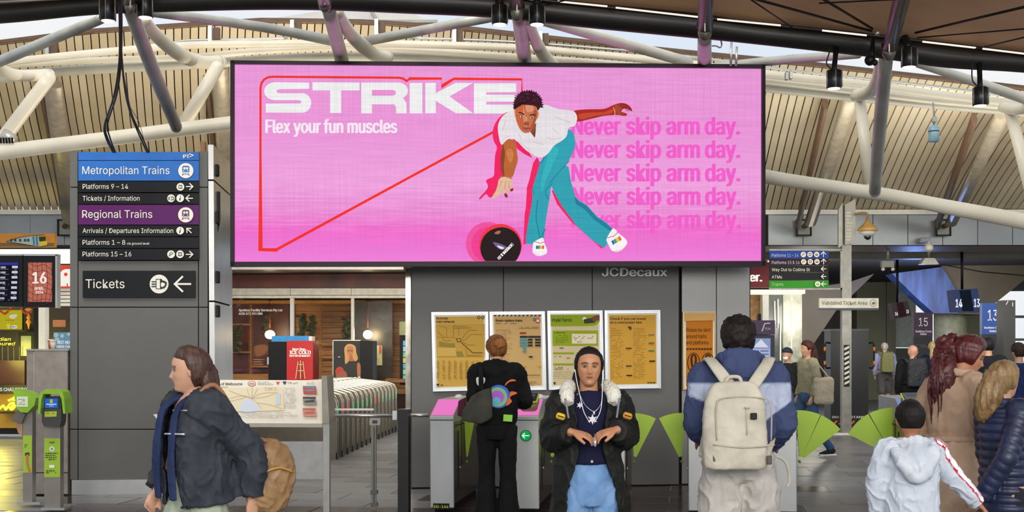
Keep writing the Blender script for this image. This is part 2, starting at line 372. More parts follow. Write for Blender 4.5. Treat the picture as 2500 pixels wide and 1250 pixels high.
# ---------------------------------------------------------------- dark roof beam
m_beam = M(['#16130f', '#231f1b'], rough=.42, metal=.2, var=.1, scale=1.5)
bt = thing('roof_beam', 'long dark curved roof beam crossing the top of the view', 'beam', P(1250, 20, 10.5))
def wpart(name, b, parent, loc=None):
    """geometry given in world coordinates, hung under an empty that has only a location"""
    off = parent.location if loc is None else loc; b.v = [tuple(Vector(v) - off) for v in b.v]; return b.build(name, parent)
pts = crv(BK, 5); b = MB(); b.tube([P(x, y, d) for x, y, r, d in pts], [r / FPX * d for x, y, r, d in pts], m_beam, n=18); wpart('tube', b, bt)
e1 = E('#fff6ea', 1.0)
def strip(keys):
    b = MB(); b.tube([P(x, y, 10.5) + Vector((0, -.13, 0)) for x, y in keys], .008, e1, n=6); o = wpart('light_strip', b, bt); return o
m_rail = M('#2a2622', rough=.35, metal=.6)
b = MB(); b.tube([P(x, y, 10.5) + Vector((0, -.12, 0)) for x, y in [(-60, 18), (235, 3)]], .012, m_alu, n=6); b.tube([P(x, y, 10.5) + Vector((0, -.1, 0)) for x, y in crv([(1240, 0), (1700, 49), (1850, 66), (2160, 98), (2600, 152)], 4)], .016, m_rail, n=6); wpart('light_track', b, bt)
for k in ([(1240, 3), (1320, 11)], [(1360, 14), (1480, 26)], [(1500, 29), (1702, 52)], [(1745, 57), (1898, 72)], [(1998, 84), (2105, 96)], [(2240, 111), (2368, 126)], [(2385, 128), (2550, 148)]): strip(k)
# stay cables under the brown soffit
def cable(keys, r, label, group, mat=None):
    b = MB(); b.tube(keys, r, mat or m_black, n=6); o = b.build('stay_cable'); tag(o, label, 'cable', group); return o
cs = [((1330, 14, 10.2), (1570, -50, 9), 'thin stay cable rising right from the dark beam above the billboard centre'), ((1780, -20, 8.6), (2128, 76, 10.2), 'thick stay cable running down right into the roof beam joint, lower of two'),
      ((1990, -14, 8.8), (2130, 70, 10.2), 'thick stay cable running steeply down right into the roof beam joint'), ((2235, 80, 10.2), (2530, 10, 8.2), 'topmost stay cable fanning right from the roof beam joint'),
      ((2240, 92, 10.2), (2530, 68, 8.4), 'middle stay cable fanning right from the roof beam joint'), ((2380, 120, 10.2), (2530, 84, 9), 'short stay cable at the right end of the dark roof beam'), ((1820, -10, 8.7), (1935, 68, 10.2), 'thin stay cable ending at the beam left of the roof joint'), ((2000, 8, 8.7), (2400, -12, 8), 'faint stay cable along the very top right of the view')]
for a, c, lb in cs: cable([P(*a), P(*c)], .010 if 'thick' in lb or 'topmost' in lb else .006, lb, 'roof stay cables')
# ---------------------------------------------------------------- tubular truss
T = thing('roof_truss', 'cream painted tubular steel roof truss arching behind the billboard', 'truss', P(1250, 250, 16))
m_steel = M(['#a0a099', '#b4b3a9'], rough=.42, metal=.3, var=.06, scale=2)
def tr(name, keys, d, r, mat=m_cream, sub=5, n=16):
    """keys (px,py[,depth]); r in pixels, number or list"""
    k = [(q[0], q[1], q[2] if len(q) > 2 else d, (r[i] if isinstance(r, list) else r)) for i, q in enumerate(keys)]
    if len(k) > 2: k = crv(k, sub)
    b = MB(); b.tube([P(q[0], q[1], q[2]) for q in k], [q[3] / FPX * q[2] for q in k], mat, n=n)
    for q in (k[0], k[-1]): b.ball(P(q[0], q[1], q[2]), q[3] / FPX * q[2] * .995, mat, n=16)
    return wpart(name, b, T)
tr('bottom_chord', [(-80, 386), (0, 372), (280, 337), (560, 302), (820, 276), (1100, 268), (1400, 310), (1700, 385), (1870, 431), (2150, 474), (2300, 503), (2500, 541), (2640, 572)], 15.6, [19] * 2 + [18] * 4 + [17] * 3 + [17, 18, 20, 21])
tr('top_chord', [(-60, 172), (44, 149), (405, 114), (600, 108), (900, 106), (1250, 116), (1400, 128), (1650, 152), (1870, 181), (2109, 206), (2300, 232), (2560, 262)], 16.5, [9] * 8 + [10] * 4)
tr('top_chord', [(-60, 168), (7, 160), (220, 148), (460, 140), (640, 124), (894, 117), (1250, 138), (1600, 165), (1869, 197), (2082, 222), (2300, 248), (2560, 268)], 16.8, 8)
tr('rear_chord', [(-60, 205), (0, 193), (134, 175), (504, 155), (800, 140), (1200, 146), (1600, 180), (1869, 213), (2082, 236), (2300, 256), (2470, 270), (2560, 278)], 17, 12, m_cream_shaded)
tr('rail', [(150, 134), (380, 112), (455, 99), (600, 96), (700, 93)], 17.2, 3, m_alu); tr('rail', [(1000, 92), (1250, 102), (1500, 121), (1700, 140), (1900, 168), (2100, 190), (2300, 213), (2500, 240)], 17.2, 3.2, m_alu)
tr('diagonal', [(-30, 165, 15.2), (0, 150, 15), (245, 46, 11.2)], 14, [13, 13, 13], m_steel, 2); tr('diagonal', [(376, 30, 11), (640, 66, 14), (812, 100, 16)], 14, [12, 12, 13], m_steel, 3)
tr('diagonal', [(-10, 366), (18, 325), (120, 190)], 15.9, [17, 17, 16]); tr('diagonal', [(448, 305), (530, 165)], 15.8, 16)
tr('diagonal', [(886, 102, 16), (1200, 42, 11.4)], 14, 12, m_steel); tr('diagonal', [(1330, 52, 11.2), (1480, 94, 13), (1680, 152, 16)], 14, [12, 13, 13], m_cream, 3)
tr('diagonal', [(1700, 172, 15), (1850, 152, 14.5), (2095, 132, 11.5)], 14, [11, 11, 11], m_steel, 3); tr('diagonal', [(2235, 152, 11.2), (2400, 206, 13.5), (2560, 262, 16)], 14, [11, 12, 13], m_cream, 3)
tr('diagonal', [(2099, 243), (2122, 450)], 15.8, 14); tr('diagonal', [(2466, 270), (2536, 545)], 15.8, 14)
tr('elbow', [(352, 48, 11.6), (372, 76, 13), (410, 112, 14.6), (452, 140, 15.6), (495, 152, 16), (538, 150, 16.2)], 15, [15, 16, 17, 17, 16, 15]); tr('elbow', [(-30, 140, 15), (0, 168, 15.4), (45, 184, 15.8), (120, 182, 16.2)], 15, 14)
tr('elbow', [(824, 28, 11.4), (846, 70, 13), (880, 108, 14.6), (915, 134, 15.8), (948, 140, 16.2)], 15, [14, 16, 17, 16, 14]); tr('elbow', [(1288, 45, 11.2), (1304, 90, 13), (1326, 134, 15), (1350, 160, 16)], 15, [13, 14, 16, 16])
tr('elbow', [(2148, 148, 11.6), (2143, 190, 13), (2126, 222, 14.6), (2090, 234, 16)], 15, [12, 15, 16, 15]); tr('elbow', [(2450, 262, 16), (2480, 268, 15.5), (2520, 262, 15)], 15, 13)
def strut(keys, r): tr('strut', keys, 12, r, m_steel, 4, 18)
strut([(316, 18, 10.6), (372, 168, 12.6), (430, 308, 14.6)], [17, 17, 14]); b = MB(); b.ball(P(430, 310, 14.6), .068, m_steel); wpart('end_cap', b, T)
strut([(802, 20, 10.6), (835, 150, 14.5), (850, 220, 15.5)], [17, 17, 16]); strut([(1266, 30, 10.6), (1281, 150, 14.5), (1290, 240, 15.5)], [18, 17, 16]); strut([(1720, 88, 10.6), (1720, 155, 14.6), (1721, 260, 15.5)], [17, 17, 16])
strut([(2163, 142, 10.6), (2148, 310, 12.6), (2136, 466, 14.6)], [17, 16, 14]); b = MB(); b.ball(P(2136, 468, 14.6), .068, m_steel); wpart('end_cap', b, T)
m_chrome = M(['#9a9484', '#7c766a'], rough=.34, metal=.85, var=.12, scale=4)
def post(label, keys, r, col_at):
    a, c = keys[0], keys[1]; keys = [tuple(p + (p - q) * 3.2 for p, q in zip(a, c))] + list(keys); r = [r[0]] + list(r)
    t = thing('steel_mast', label, 'mast', P(*keys[-1]), group='steel masts pinned to the dark beam'); b = MB(); b.tube([P(*k) for k in keys], [q / FPX * k[2] for q, k in zip(r, keys)], m_chrome, n=20); wpart('tube', b, t)
    b = MB(); c = P(*col_at); b.ball(c, r[-1] / FPX * 10.2 * 1.02, m_chrome, sc=(1, 1, 1.4)); wpart('tip', b, t)
    b = MB(); b.tube([P(col_at[0], col_at[1] - 18, col_at[2]), P(col_at[0], col_at[1] - 6, col_at[2])], r[-1] / FPX * 10.2 * 1.1, m_black, n=20); wpart('collar', b, t)
    b = MB(); b.tube([P(col_at[0], col_at[1] - 20, col_at[2] - .2), P(col_at[0], col_at[1] + 3, col_at[2] - .2)], .006, m_white, n=6); wpart('pin', b, t)
post('shiny steel mast end above the left display column signs', [(300, -60, 9.2), (313, -8, 10), (318, 18, 10.2)], [16, 16, 15], (318, 14, 10.1)); post('shiny steel mast tip above the S T letters of the billboard', [(780, -50, 9.4), (792, 6, 10.1)], [17, 16], (793, 8, 10.1))
post('shiny steel mast tip between two black spotlights at top centre', [(1258, -60, 9.4), (1261, 24, 10.2)], [18, 17], (1262, 28, 10.1)); post('upright shiny steel mast above the right part of the billboard', [(1724, -80, 9.2), (1722, 70, 10.1)], [19, 18], (1721, 74, 10.1))
post('thick shiny steel mast leaning right at the big roof joint', [(2215, -60, 8.9), (2172, 118, 10.1)], [23, 17], (2171, 124, 10.1))
# flat raking props in front of the soffit, each with its bracket on the fascia
m_prop = M(['#978c79', '#a89d89'], rough=.4, metal=.3, var=.05)
for (a, c, w, bx, lb) in [((172, 540, 24.2), (128, 205, 19), 19, 160, 'grey raking prop left of the wayfinding column'), ((556, 540, 24.2), (536, 160, 19), 17, 543, 'grey raking prop between wayfinding column and billboard'),
                      ((1978, 545, 24.2), (2078, 240, 18.6), 15, 1962, 'grey raking prop just right of the billboard'), ((2322, 545, 24.2), (2448, 280, 18.6), 15, 2302, 'grey raking prop at far right under the truss')]:
    t = thing('raking_prop', lb, 'prop', P(*a)); p, q = P(*a), P(*c); b = MB(); b.tube([p, q], [w / FPX * a[2], w / FPX * a[2]], m_prop, n=10, ry=.08); wpart('arm', b, t)
    b = MB(); b.tube([p + Vector((-.18, .25, 0)), q + Vector((-.3, .35, 0))], .05, m_brown, n=6, ry=.12); wpart('rear_web', b, t)
    c0 = P(bx, 556, 24.86); b = MB()
    b.box(c0, (.26, .05, .3), M('#7b7b72', rough=.4, metal=.4), bev=.01); b2 = MB()
    for s_ in (-1, 1): b2.box(c0 + Vector((s_ * .14, -.01, 0)), (.03, .07, .33), m_black); b2.box(c0 + Vector((0, -.01, s_ * .155)), (.3, .07, .03), m_black)
    wpart('bracket', b, t); wpart('bracket_edge', b2, t); b = MB(); b.tube([p, c0 + Vector((0, -.05, .02))], .05, m_brown, n=10); wpart('pin_joint', b, t)
# white roof edge seen beyond the soffit, with posts
t = thing('roof_canopy', 'pale canopy roof edge seen beyond the ribbed soffit, above the billboard', 'roof', P(900, 50, 24)); C_ = Fr(900, 50, 24)
b = MB(); b.v = []; k = [(615, 52), (775, 28), (1000, 30), (1060, 54)]; C_.prism(b, k, 0, .3, m_white); o = b.build('gable', t)
b = MB(); C_.rect(b, 620, 48, 1068, 55, -.1, .1, m_cream_shaded); b.build('gutter', t); b = MB(); C_.prism(b, [(903, 29), (912, 28), (924, 47), (918, 48)], -.12, .1, m_cream_shaded); b.build('rib', t)
for x in (708, 915): b = MB(); C_.rect(b, x, 48, x + 9, 84 if x > 800 else 68, -.15, .1, m_alu); b.build('post', t)
for px, py in ((128, 118), (525, 82), (725, 68), (930, 66), (1120, 88), (1330, 96)):
    b = MB(); c = P(px, py - 2, 17.1); b.box(c + Vector((-.06, -.02, -.02)), (.05, .06, .22), m_alu); b.box(c + Vector((.01, .05, 0)), (.09, .06, .16), m_brown); o = b.build('roof_bracket'); tag(o, 'small bright bracket with brown block at the soffit top, at picture x %d%%' % (px // 25) if 0 else {128: 'small roof bracket above the left end of the truss', 525: 'small roof bracket right of the hanging black cables', 725: 'small roof bracket left of the second strut', 930: 'small roof bracket beneath the pale canopy rib', 1120: 'small roof bracket beyond the pale canopy', 1330: 'small roof bracket right of the top centre spotlights'}[px], 'bracket')
# ================================================================ BILLBOARD
BB = Fr(1215, 640, 13.9, YW)
bbt = BB.thing('billboard', 'huge pink LED billboard reading STRIKE above the poster wall', 'billboard')
b = MB(); BB.prism(b, [(564, 148), (1867, 158), (1867, 648), (562, 650)], .03, .35, M('#1a0f17', rough=.4)); b.build('housing', bbt)
m_fr = M('#1c0c18', rough=.4, var=.05, spec=.2)
for q in ([(563, 147), (1868, 157), (1868, 166), (563, 155)], [(563, 639), (1868, 637), (1868, 649), (562, 651)], [(562, 147), (572, 147), (572, 650), (562, 650)], [(1861, 157), (1869, 157), (1869, 649), (1861, 649)]):
    b = MB(); BB.prism(b, q, -.05, .1, m_fr); b.build('frame', bbt)
b = MB(); BB.rect(b, 566, 651, 985, 658, -.02, .3, M('#a49b8c', rough=.3, metal=.4)); b.build('lower_ledge', bbt)
LEDC = {}
def led(col):
    """LED pixels: emission broken by fine rows and columns"""
    if col in LEDC: return LEDC[col]
    m = bpy.data.materials.new('led_' + str(len(LEDC))); m.use_nodes = True; LEDC[col] = m; n = m.node_tree.nodes; L = m.node_tree.links; bs = n['Principled BSDF']
    bs.inputs['Base Color'].default_value = (.01, .01, .01, 1); bs.inputs['Roughness'].default_value = .8; bs.inputs['Specular IOR Level'].default_value = .05
    t = n.new('ShaderNodeTexCoord'); mp = n.new('ShaderNodeMapping'); mp.inputs['Scale'].default_value = (1.2, 1, 26); L.new(t.outputs['Object'], mp.inputs['Vector'])
    nz = n.new('ShaderNodeTexNoise'); nz.inputs['Scale'].default_value = 1.6; nz.inputs['Detail'].default_value = 6; L.new(mp.outputs['Vector'], nz.inputs['Vector'])
    mp2 = n.new('ShaderNodeMapping'); mp2.inputs['Scale'].default_value = (90, 1, .4); L.new(t.outputs['Object'], mp2.inputs['Vector']); n2 = n.new('ShaderNodeTexNoise'); n2.inputs['Scale'].default_value = 2; L.new(mp2.outputs['Vector'], n2.inputs['Vector'])
    s = n.new('ShaderNodeSeparateXYZ'); L.new(t.outputs['Object'], s.inputs['Vector'])
    cr = n.new('ShaderNodeValToRGB'); e = cr.color_ramp.elements
    mr = n.new('ShaderNodeMapRange'); mr.inputs['From Min'].default_value = 0.0; mr.inputs['From Max'].default_value = 2.3; L.new(s.outputs['Z'], mr.inputs['Value'])
    ad = n.new('ShaderNodeMath'); ad.operation = 'MULTIPLY_ADD'; ad.inputs[1].default_value = .16; ad.inputs[2].default_value = -.08; L.new(nz.outputs['Fac'], ad.inputs[0])
    ad2 = n.new('ShaderNodeMath'); ad2.operation = 'ADD'; L.new(ad.outputs[0], ad2.inputs[0]); L.new(mr.outputs['Result'], ad2.inputs[1]); L.new(ad2.outputs[0], cr.inputs['Fac'])
    if col == 'bg':
        e[0].position = 0; e[0].color = (*lin('#ee7fd6'), 1); e[1].position = 1; e[1].color = (*lin('#e695d3'), 1)
        for p, c in ((.07, '#ea74d2'), (.15, '#ee6ccb'), (.24, '#e98ad2'), (.38, '#ec9fdb'), (.62, '#e894d6')): q = e.new(p); q.color = (*lin(c), 1)
    else: e[0].color = e[1].color = (*lin(col), 1)
    hs = n.new('ShaderNodeHueSaturation'); m2 = n.new('ShaderNodeMapRange'); m2.inputs['To Min'].default_value = .89 ; m2.inputs['To Max'].default_value = 1.11
    mu = n.new('ShaderNodeMath'); mu.operation = 'MULTIPLY'; L.new(nz.outputs['Fac'], mu.inputs[0]); L.new(n2.outputs['Fac'], mu.inputs[1]); m2.inputs['From Min'].default_value = .1; m2.inputs['From Max'].default_value = .4
    L.new(mu.outputs[0], m2.inputs['Value']); L.new(m2.outputs['Result'], hs.inputs['Value']); L.new(cr.outputs['Color'], hs.inputs['Color']); L.new(hs.outputs['Color'], bs.inputs['Emission Color']); bs.inputs['Emission Strength'].default_value = 1.0
    return m
pr = Print(BB, -.0, .0015, led)
pr.poly([(571, 154), (1862, 165), (1862, 640), (571, 641)], 'bg')
RED, WH = '#f22a20', '#ececec'
pr.line([(678, 612), (636, 612), (636, 380), (636, 215), (638, 204), (645, 194), (655, 188.5), (668, 187.5), (975, 190), (984, 192), (993, 198), (1000, 192), (1078, 192), (1078, 211), (1108, 192.5), (1274, 194), (1274, 240)], 5.4, RED)
pr.line([(636, 609), (676, 609), (1000, 433), (1200, 325), (1222, 313)], 6, RED)
# STRIKE, traced as extended capitals
def pl(pts, c, sm=0): pr.poly(pts, c, sm)
def arc(cx, cy, rx, ry, a0, a1, n=8): return [(cx + rx * cos(radians(a0 + (a1 - a0) * i / n)), cy - ry * sin(radians(a0 + (a1 - a0) * i / n))) for i in range(n + 1)]
pl([(755, 202), (755, 217)] + [(685, 218)] + arc(684, 223, 9, 5, 90, 270, 6) + [(738, 228)] + arc(738, 251.5, 22, 24, 90, -90, 10) + [(649, 275), (649, 253), (728, 253)] + arc(728, 249, 8, 4.5, -90, 90, 6) + [(672, 245)] + arc(672, 223, 27, 22, 270, 90, 10), WH)
pl([(763, 201), (878, 202), (878, 221), (833, 221), (833, 276), (806, 276), (806, 221), (763, 221)], WH)
pl([(882, 202), (972, 202)] + arc(972, 222, 24, 20, 80, -60, 8) + [(986, 243), (992, 252), (993, 277), (967, 277), (967, 262), (963, 255), (908, 255), (908, 277), (882, 277)], WH); pl([(908, 220), (958, 220)] + arc(958, 227, 9, 7, 90, -90, 5) + [(908, 234)], '#e88fd2')
pl([(1000, 203), (1031, 203), (1031, 277), (1000, 277)], WH)
pl([(1038, 203), (1064, 203), (1064, 228), (1112, 203), (1155, 203), (1097, 236), (1155, 277), (1113, 277), (1064, 247), (1064, 277), (1038, 277)], WH)
pl([(1157, 204), (1260, 204), (1260, 226), (1187, 226), (1187, 232), (1256, 232), (1256, 249), (1187, 249), (1187, 256), (1258, 256), (1258, 278), (1157, 278)], WH)
pr.text('Flex your fun muscles', 648, 970, 325, 32, '#f3e6f0', .04)
PK = '#f05cc8'
for i in range(5):
    y = 329 + 57.2 * i
    pr.text('Never', 1394 - 0, 1515, y, 42, PK, .04); pr.text('skip', 1527, 1613, y, 42, PK, .04); pr.text('arm', 1625, 1708, y, 42, PK, .04); pr.text('day.', 1719, 1806, y, 42, PK, .04)
# ball and its red glow-shadow
SH, BR = '#ef1860', '#f0285a'
def half(cx, cy, r, c, ym=638): pl([(x, y) for x, y in [(cx + r * cos(2 * pi * i / 60), cy + r * sin(2 * pi * i / 60)) for i in range(60)] if y <= ym] , c)
def disc(cx, cy, r, c, ym=638.5):
    a = math.asin(min(1, (ym - cy) / r)); n = 40; pl([(cx - r * cos(a - (a + pi - -a) * 0), ym)] + [(cx + r * cos(pi - a + (pi + 2 * a) * i / n * 1), cy - r * sin(pi + a - (pi + 2 * a) * i / n)) for i in range(0)] + [(cx + r * cos(t), cy + r * sin(t)) for t in [pi - a + (pi + 2 * a) * i / n for i in range(n + 1)]], c)
disc(1190, 596, 53, '#ee4f9c'); disc(1194, 598, 44, '#ee3a92'); disc(1221, 600, 52, '#f03040'); disc(1224, 603, 47, '#23090f'); disc(1221, 606, 49, '#1d070d')
pl(crv([(1203, 592), (1225, 598), (1238, 606), (1226, 611), (1212, 605)], 4, True), '#6f5a84'); pl(crv([(1212, 601), (1224, 603), (1230, 607), (1222, 609)], 4, True), '#e9e4f4'); pl(crv([(1206, 571), (1214, 565), (1222, 566), (1216, 573)], 4, True), '#a86a58')
pr.text('STRIKE', 1217, 1270, 636, 6.6, '#f2f2f2', .06, ang=radians(46))
# red cast silhouette of the bowler
pl(crv([(1240, 276), (1224, 284), (1210, 300), (1202, 322), (1204, 345), (1212, 362), (1208, 380), (1206, 410), (1204, 432), (1186, 442), (1190, 460), (1170, 484), (1172, 488), (1186, 476), (1196, 484), (1215, 470), (1232, 440), (1245, 340), (1250, 290)], 4, True), SH)
pl([(1250, 340), (1262, 366), (1278, 378), (1298, 388), (1290, 372), (1270, 345)], SH); pl([(1312, 388), (1318, 404), (1300, 440), (1286, 466), (1290, 480), (1288, 520), (1284, 560), (1283, 595), (1276, 600), (1280, 540), (1284, 480), (1286, 455), (1300, 420), (1310, 396)], SH); pl([(1310, 385), (1300, 400), (1291, 440), (1284, 464), (1286, 480), (1279, 530), (1277, 590), (1284, 598), (1300, 480), (1320, 430)], SH)
pl([(1345, 468), (1362, 502), (1394, 540), (1440, 580), (1470, 607), (1468, 600), (1400, 530), (1352, 470)], SH); pl([(1350, 465), (1345, 468), (1358, 500), (1392, 542), (1466, 608), (1472, 604), (1400, 524)], SH)
# far leg, near leg
TQ, TQD = '#2a9fb0', '#157c9a'
pl([(1372, 402), (1386, 410), (1392, 445), (1402, 480), (1412, 492), (1430, 502), (1455, 530), (1478, 545), (1500, 568), (1496, 580), (1484, 592), (1472, 607), (1440, 585), (1405, 552), (1370, 505), (1350, 470), (1338, 440)], TQ)
pl([(1400, 482), (1412, 494), (1430, 504), (1455, 532), (1478, 548), (1500, 568), (1497, 573), (1474, 556), (1450, 540), (1424, 512), (1404, 500)], TQD)
pl(crv([(1385, 320), (1396, 325), (1402, 345), (1400, 365), (1388, 392), (1368, 420), (1345, 455), (1341, 480), (1334, 520), (1328, 560), (1326, 588), (1312, 598), (1292, 597), (1282, 592), (1288, 545), (1298, 490), (1298, 465), (1308, 430), (1320, 395), (1345, 360), (1372, 345)], 3, True), TQ)
for q, w in (([(1388, 395), (1360, 425), (1340, 450)], 2), ([(1345, 452), (1333, 462), (1330, 475), (1338, 488)], 2.2), ([(1311, 490), (1307, 530), (1312, 560), (1318, 592)], 2.6), ([(1330, 560), (1322, 575), (1316, 592)], 2.5), ([(1333, 370), (1322, 395), (1312, 402)], 3), ([(1298, 462), (1302, 476)], 2)): pr.line(crv(q, 4), w, TQD)
pl(crv([(1343, 365), (1362, 368), (1350, 400), (1332, 440), (1322, 470), (1318, 450), (1328, 410)], 4, True), '#2fb0bb')
# shoes
def shoe(cx, cy, ang, s_):
    ca, sa = cos(ang), sin(ang); T_ = lambda q: [(cx + (x * ca - y * sa) * s_, cy + (x * sa + y * ca) * s_) for x, y in q]
    pl(crv(T_([(-16, -14), (-4, -22), (8, -26), (12, -12), (18, 4), (17, 14), (6, 20), (-8, 20), (-18, 12), (-18, -4)]), 4, True), '#f4eef0')
    for i, c in enumerate(('#2b5fa8', '#2aa060', '#e8c030', '#e65a28')): pl(T_([(-10 + i * 5.2, -5), (-5 + i * 5.2, -7), (-5 + i * 5.2, 2), (-10 + i * 5.2, 3)]), c)
    pr.line(T_([(-14, -16), (0, -12), (12, -15)]), 1.5, '#c23a5a'); pr.line(T_([(-17, 14), (0, 21), (14, 16)]), 1.4, '#d8b0c0')
shoe(1316, 607, 0, .95); shoe(1502, 591, radians(-155 + 180 - 55), 1.18)
# front arm and hand
SK, SKD, SKR = '#b8632f', '#8a3f1d', '#ac1f16'
pl(crv([(1226, 352), (1240, 345), (1256, 350), (1260, 375), (1262, 395), (1256, 415), (1248, 436), (1228, 436), (1222, 400), (1222, 370)], 4, True), SK)
pl(crv([(1226, 356), (1231, 380), (1228, 410), (1230, 436), (1222, 420), (1220, 390)], 4, True), SKD); pl(crv([(1234, 372), (1246, 368), (1252, 380), (1246, 400), (1238, 392)], 4, True), '#cf7a45')
pl(crv([(1228, 434), (1246, 438), (1249, 452), (1246, 464), (1249, 472), (1242, 470), (1234, 468), (1236, 482), (1228, 474), (1218, 478), (1205, 488), (1200, 484), (1208, 470), (1213, 456), (1216, 442)], 4, True), '#e3b79c')
for q in ([(1222, 444), (1218, 460)], [(1232, 448), (1230, 466)], [(1240, 450), (1241, 464)]): pr.line(q, 1.2, '#b97f62')
pr.line([(1217, 436), (1232, 434), (1248, 440)], 2, '#a86038'); pl(crv([(1232, 474), (1238, 482), (1234, 486), (1229, 480)], 3, True), '#8a2a20'); pl(crv([(1243, 466), (1250, 463), (1251, 468), (1245, 471)], 3, True), '#8a2a20')
# back arm and hand
pl(crv([(1398, 276), (1430, 272), (1470, 271), (1492, 262), (1508, 257), (1522, 258), (1534, 266), (1539, 277), (1530, 273), (1520, 270), (1512, 277), (1526, 283), (1522, 288), (1505, 286), (1494, 286), (1470, 288), (1440, 295), (1405, 302), (1398, 290)], 4, True), SKR)
pl(crv([(1410, 284), (1440, 280), (1470, 279), (1490, 272), (1488, 282), (1450, 288), (1415, 296)], 4, True), '#c2452a'); pl(crv([(1496, 262), (1510, 262), (1522, 262), (1516, 268), (1508, 276), (1518, 284), (1500, 283)], 4, True), '#a1432c'); pr.line([(1492, 267), (1496, 276), (1497, 287)], 2, '#e3a070')
for q in ([(1512, 259), (1526, 262), (1536, 272)], [(1508, 262), (1522, 266), (1532, 276)], [(1506, 265), (1518, 268), (1528, 277)]): pr.line(q, 1.3, '#5a1512')
# shirt
SHT, SHS = '#e3dde2', '#c9c1c8'
pl(crv([(1252, 276), (1300, 264), (1330, 262), (1360, 272), (1394, 276), (1405, 290), (1402, 308), (1396, 314), (1384, 318), (1378, 340), (1350, 360), (1336, 378), (1322, 388), (1305, 386), (1282, 372), (1262, 352), (1250, 344), (1236, 346), (1222, 358), (1215, 335), (1214, 310), (1224, 290), (1240, 278)], 4, True), SHT)
for q in ([(1256, 348), (1280, 362), (1300, 384)], [(1330, 340), (1345, 345), (1368, 342)], [(1300, 352), (1325, 358)], [(1262, 330), (1270, 345)], [(1350, 290), (1375, 300), (1390, 304)], [(1232, 300), (1224, 325)], [(1240, 338), (1226, 344)], [(1345, 318), (1360, 332)]): pr.line(crv(q, 3), 1.6, SHS)
pl([(1290, 326), (1302, 342), (1306, 306), (1300, 310)], '#8a4a30'); pl([(1298, 332), (1303, 341), (1305, 318)], '#6a3020')
# head: ear, face, hair, features
pl(crv([(1252, 272), (1256, 276), (1258, 288), (1254, 290)], 4, True), '#e7a184'); pl(crv([(1306, 284), (1311, 278), (1312, 288), (1307, 298), (1303, 296)], 4, True), '#d88f70')
pl(crv([(1256, 262), (1275, 258), (1300, 262), (1309, 270), (1308, 290), (1303, 306), (1294, 324), (1286, 330), (1276, 330), (1267, 322), (1259, 306), (1255, 285)], 4, True), '#c66f49')
pl(crv([(1257, 264), (1275, 262), (1280, 280), (1278, 322), (1268, 318), (1259, 302), (1256, 284)], 4, True), '#c4613c'); pl(crv([(1280, 264), (1296, 266), (1300, 276), (1284, 280)], 4, True), '#dd9270'); pl(crv([(1274, 266), (1280, 290), (1284, 312), (1276, 312)], 4, True), '#d98a64')
pl(crv([(1300, 275), (1307, 280), (1304, 302), (1295, 320), (1290, 322), (1298, 300)], 4, True), '#a8512f')
hp = []
for i in range(46):
    a = radians(200 - i * (215 / 45)); r = (33 if i % 2 else 37.5) + random.uniform(-1, 1); hp.append((1286 + r * cos(a), 262 - r * sin(a) * .98))
pl(hp + [(1316, 268), (1310, 277), (1306, 268), (1298, 264), (1268, 262), (1258, 268), (1257, 274), (1251, 264)], '#330b1b')
for i in range(26): a = random.uniform(.1, 3.0); r = random.uniform(8, 30); x, y = 1286 + r * cos(a), 258 - r * sin(a) * .9; pl([(x, y), (x + 3, y - 4), (x + 5, y + 1)], '#5a1c38')
pr.line(crv([(1262, 283), (1268, 284), (1276, 288)], 3), 2.6, '#2a100c'); pr.line(crv([(1289, 290), (1296, 288), (1303, 290)], 3), 2.6, '#2a100c')
for x, y in ((1269.5, 293), (1294, 295.5)):
    pr.circ(x, y, 5.4, '#7c3a22', 14, 3.4); pr.circ(x, y, 4.4, '#e8d9d0', 14, 2.4); pr.circ(x + .2, y, 2.1, '#1a0c0a', 12)
pl(crv([(1274, 310), (1278, 305), (1284, 305), (1288, 310), (1284, 314), (1277, 314)], 4, True), '#a9512f'); pr.circ(1277.5, 312, 1.3, '#4a1a10', 8); pr.circ(1284.5, 312, 1.3, '#4a1a10', 8); pr.line([(1281, 293), (1281, 306)], 2, '#e0a07c')
pl(crv([(1271, 321), (1277, 318), (1281, 319), (1286, 318), (1290, 322), (1284, 327), (1277, 327)], 4, True), '#b05550'); pr.line([(1272, 322), (1281, 322.6), (1289, 322.6)], 1.1, '#5c1c18')
pr.build('led_screen', bbt)
# ================================================================ POSTER WALL
PW = Fr(1215, 1192, 14.5, YW, True)
zt = PW.xz(1200, 640)[1]
t = struct(thing('wall_front', None, None, PW.o, YW)); t['kind'] = 'structure'
b = MB(); PW.prism(b, [(1004, 645), (1660, 645), (1660, 1192), (1004, 1195)], .03, .6, m_joint); b.build('core', t)
b = MB(); PW.prism(b, [(1006, 1188), (1650, 1180), (1650, 1188), (1006, 1195)], .05, .5, m_black); b.build('recessed_base', t)
for x0, x1 in ((1005, 1228), (1230, 1445), (1447, 1657)):
    for y0, y1, l in ((600, 1189, 0),):
        b = MB(); f = lambda x: 1193 - (x - 1004) * .0117; PW.prism(b, [(x0, 640), (x1, 640), (x1, f(x1) - 3), (x0, f(x0) - 3)], 0, .04, m_steelgrey); b.build('panel', t)
b = MB(); PW.prism(b, [(990, 655), (1003, 655), (1003, 1130), (990, 1110)], .5, .5, M(['#a8a090', '#c9c2b2'], rough=.15, metal=.9, var=.1)); b.build('side_face', t)
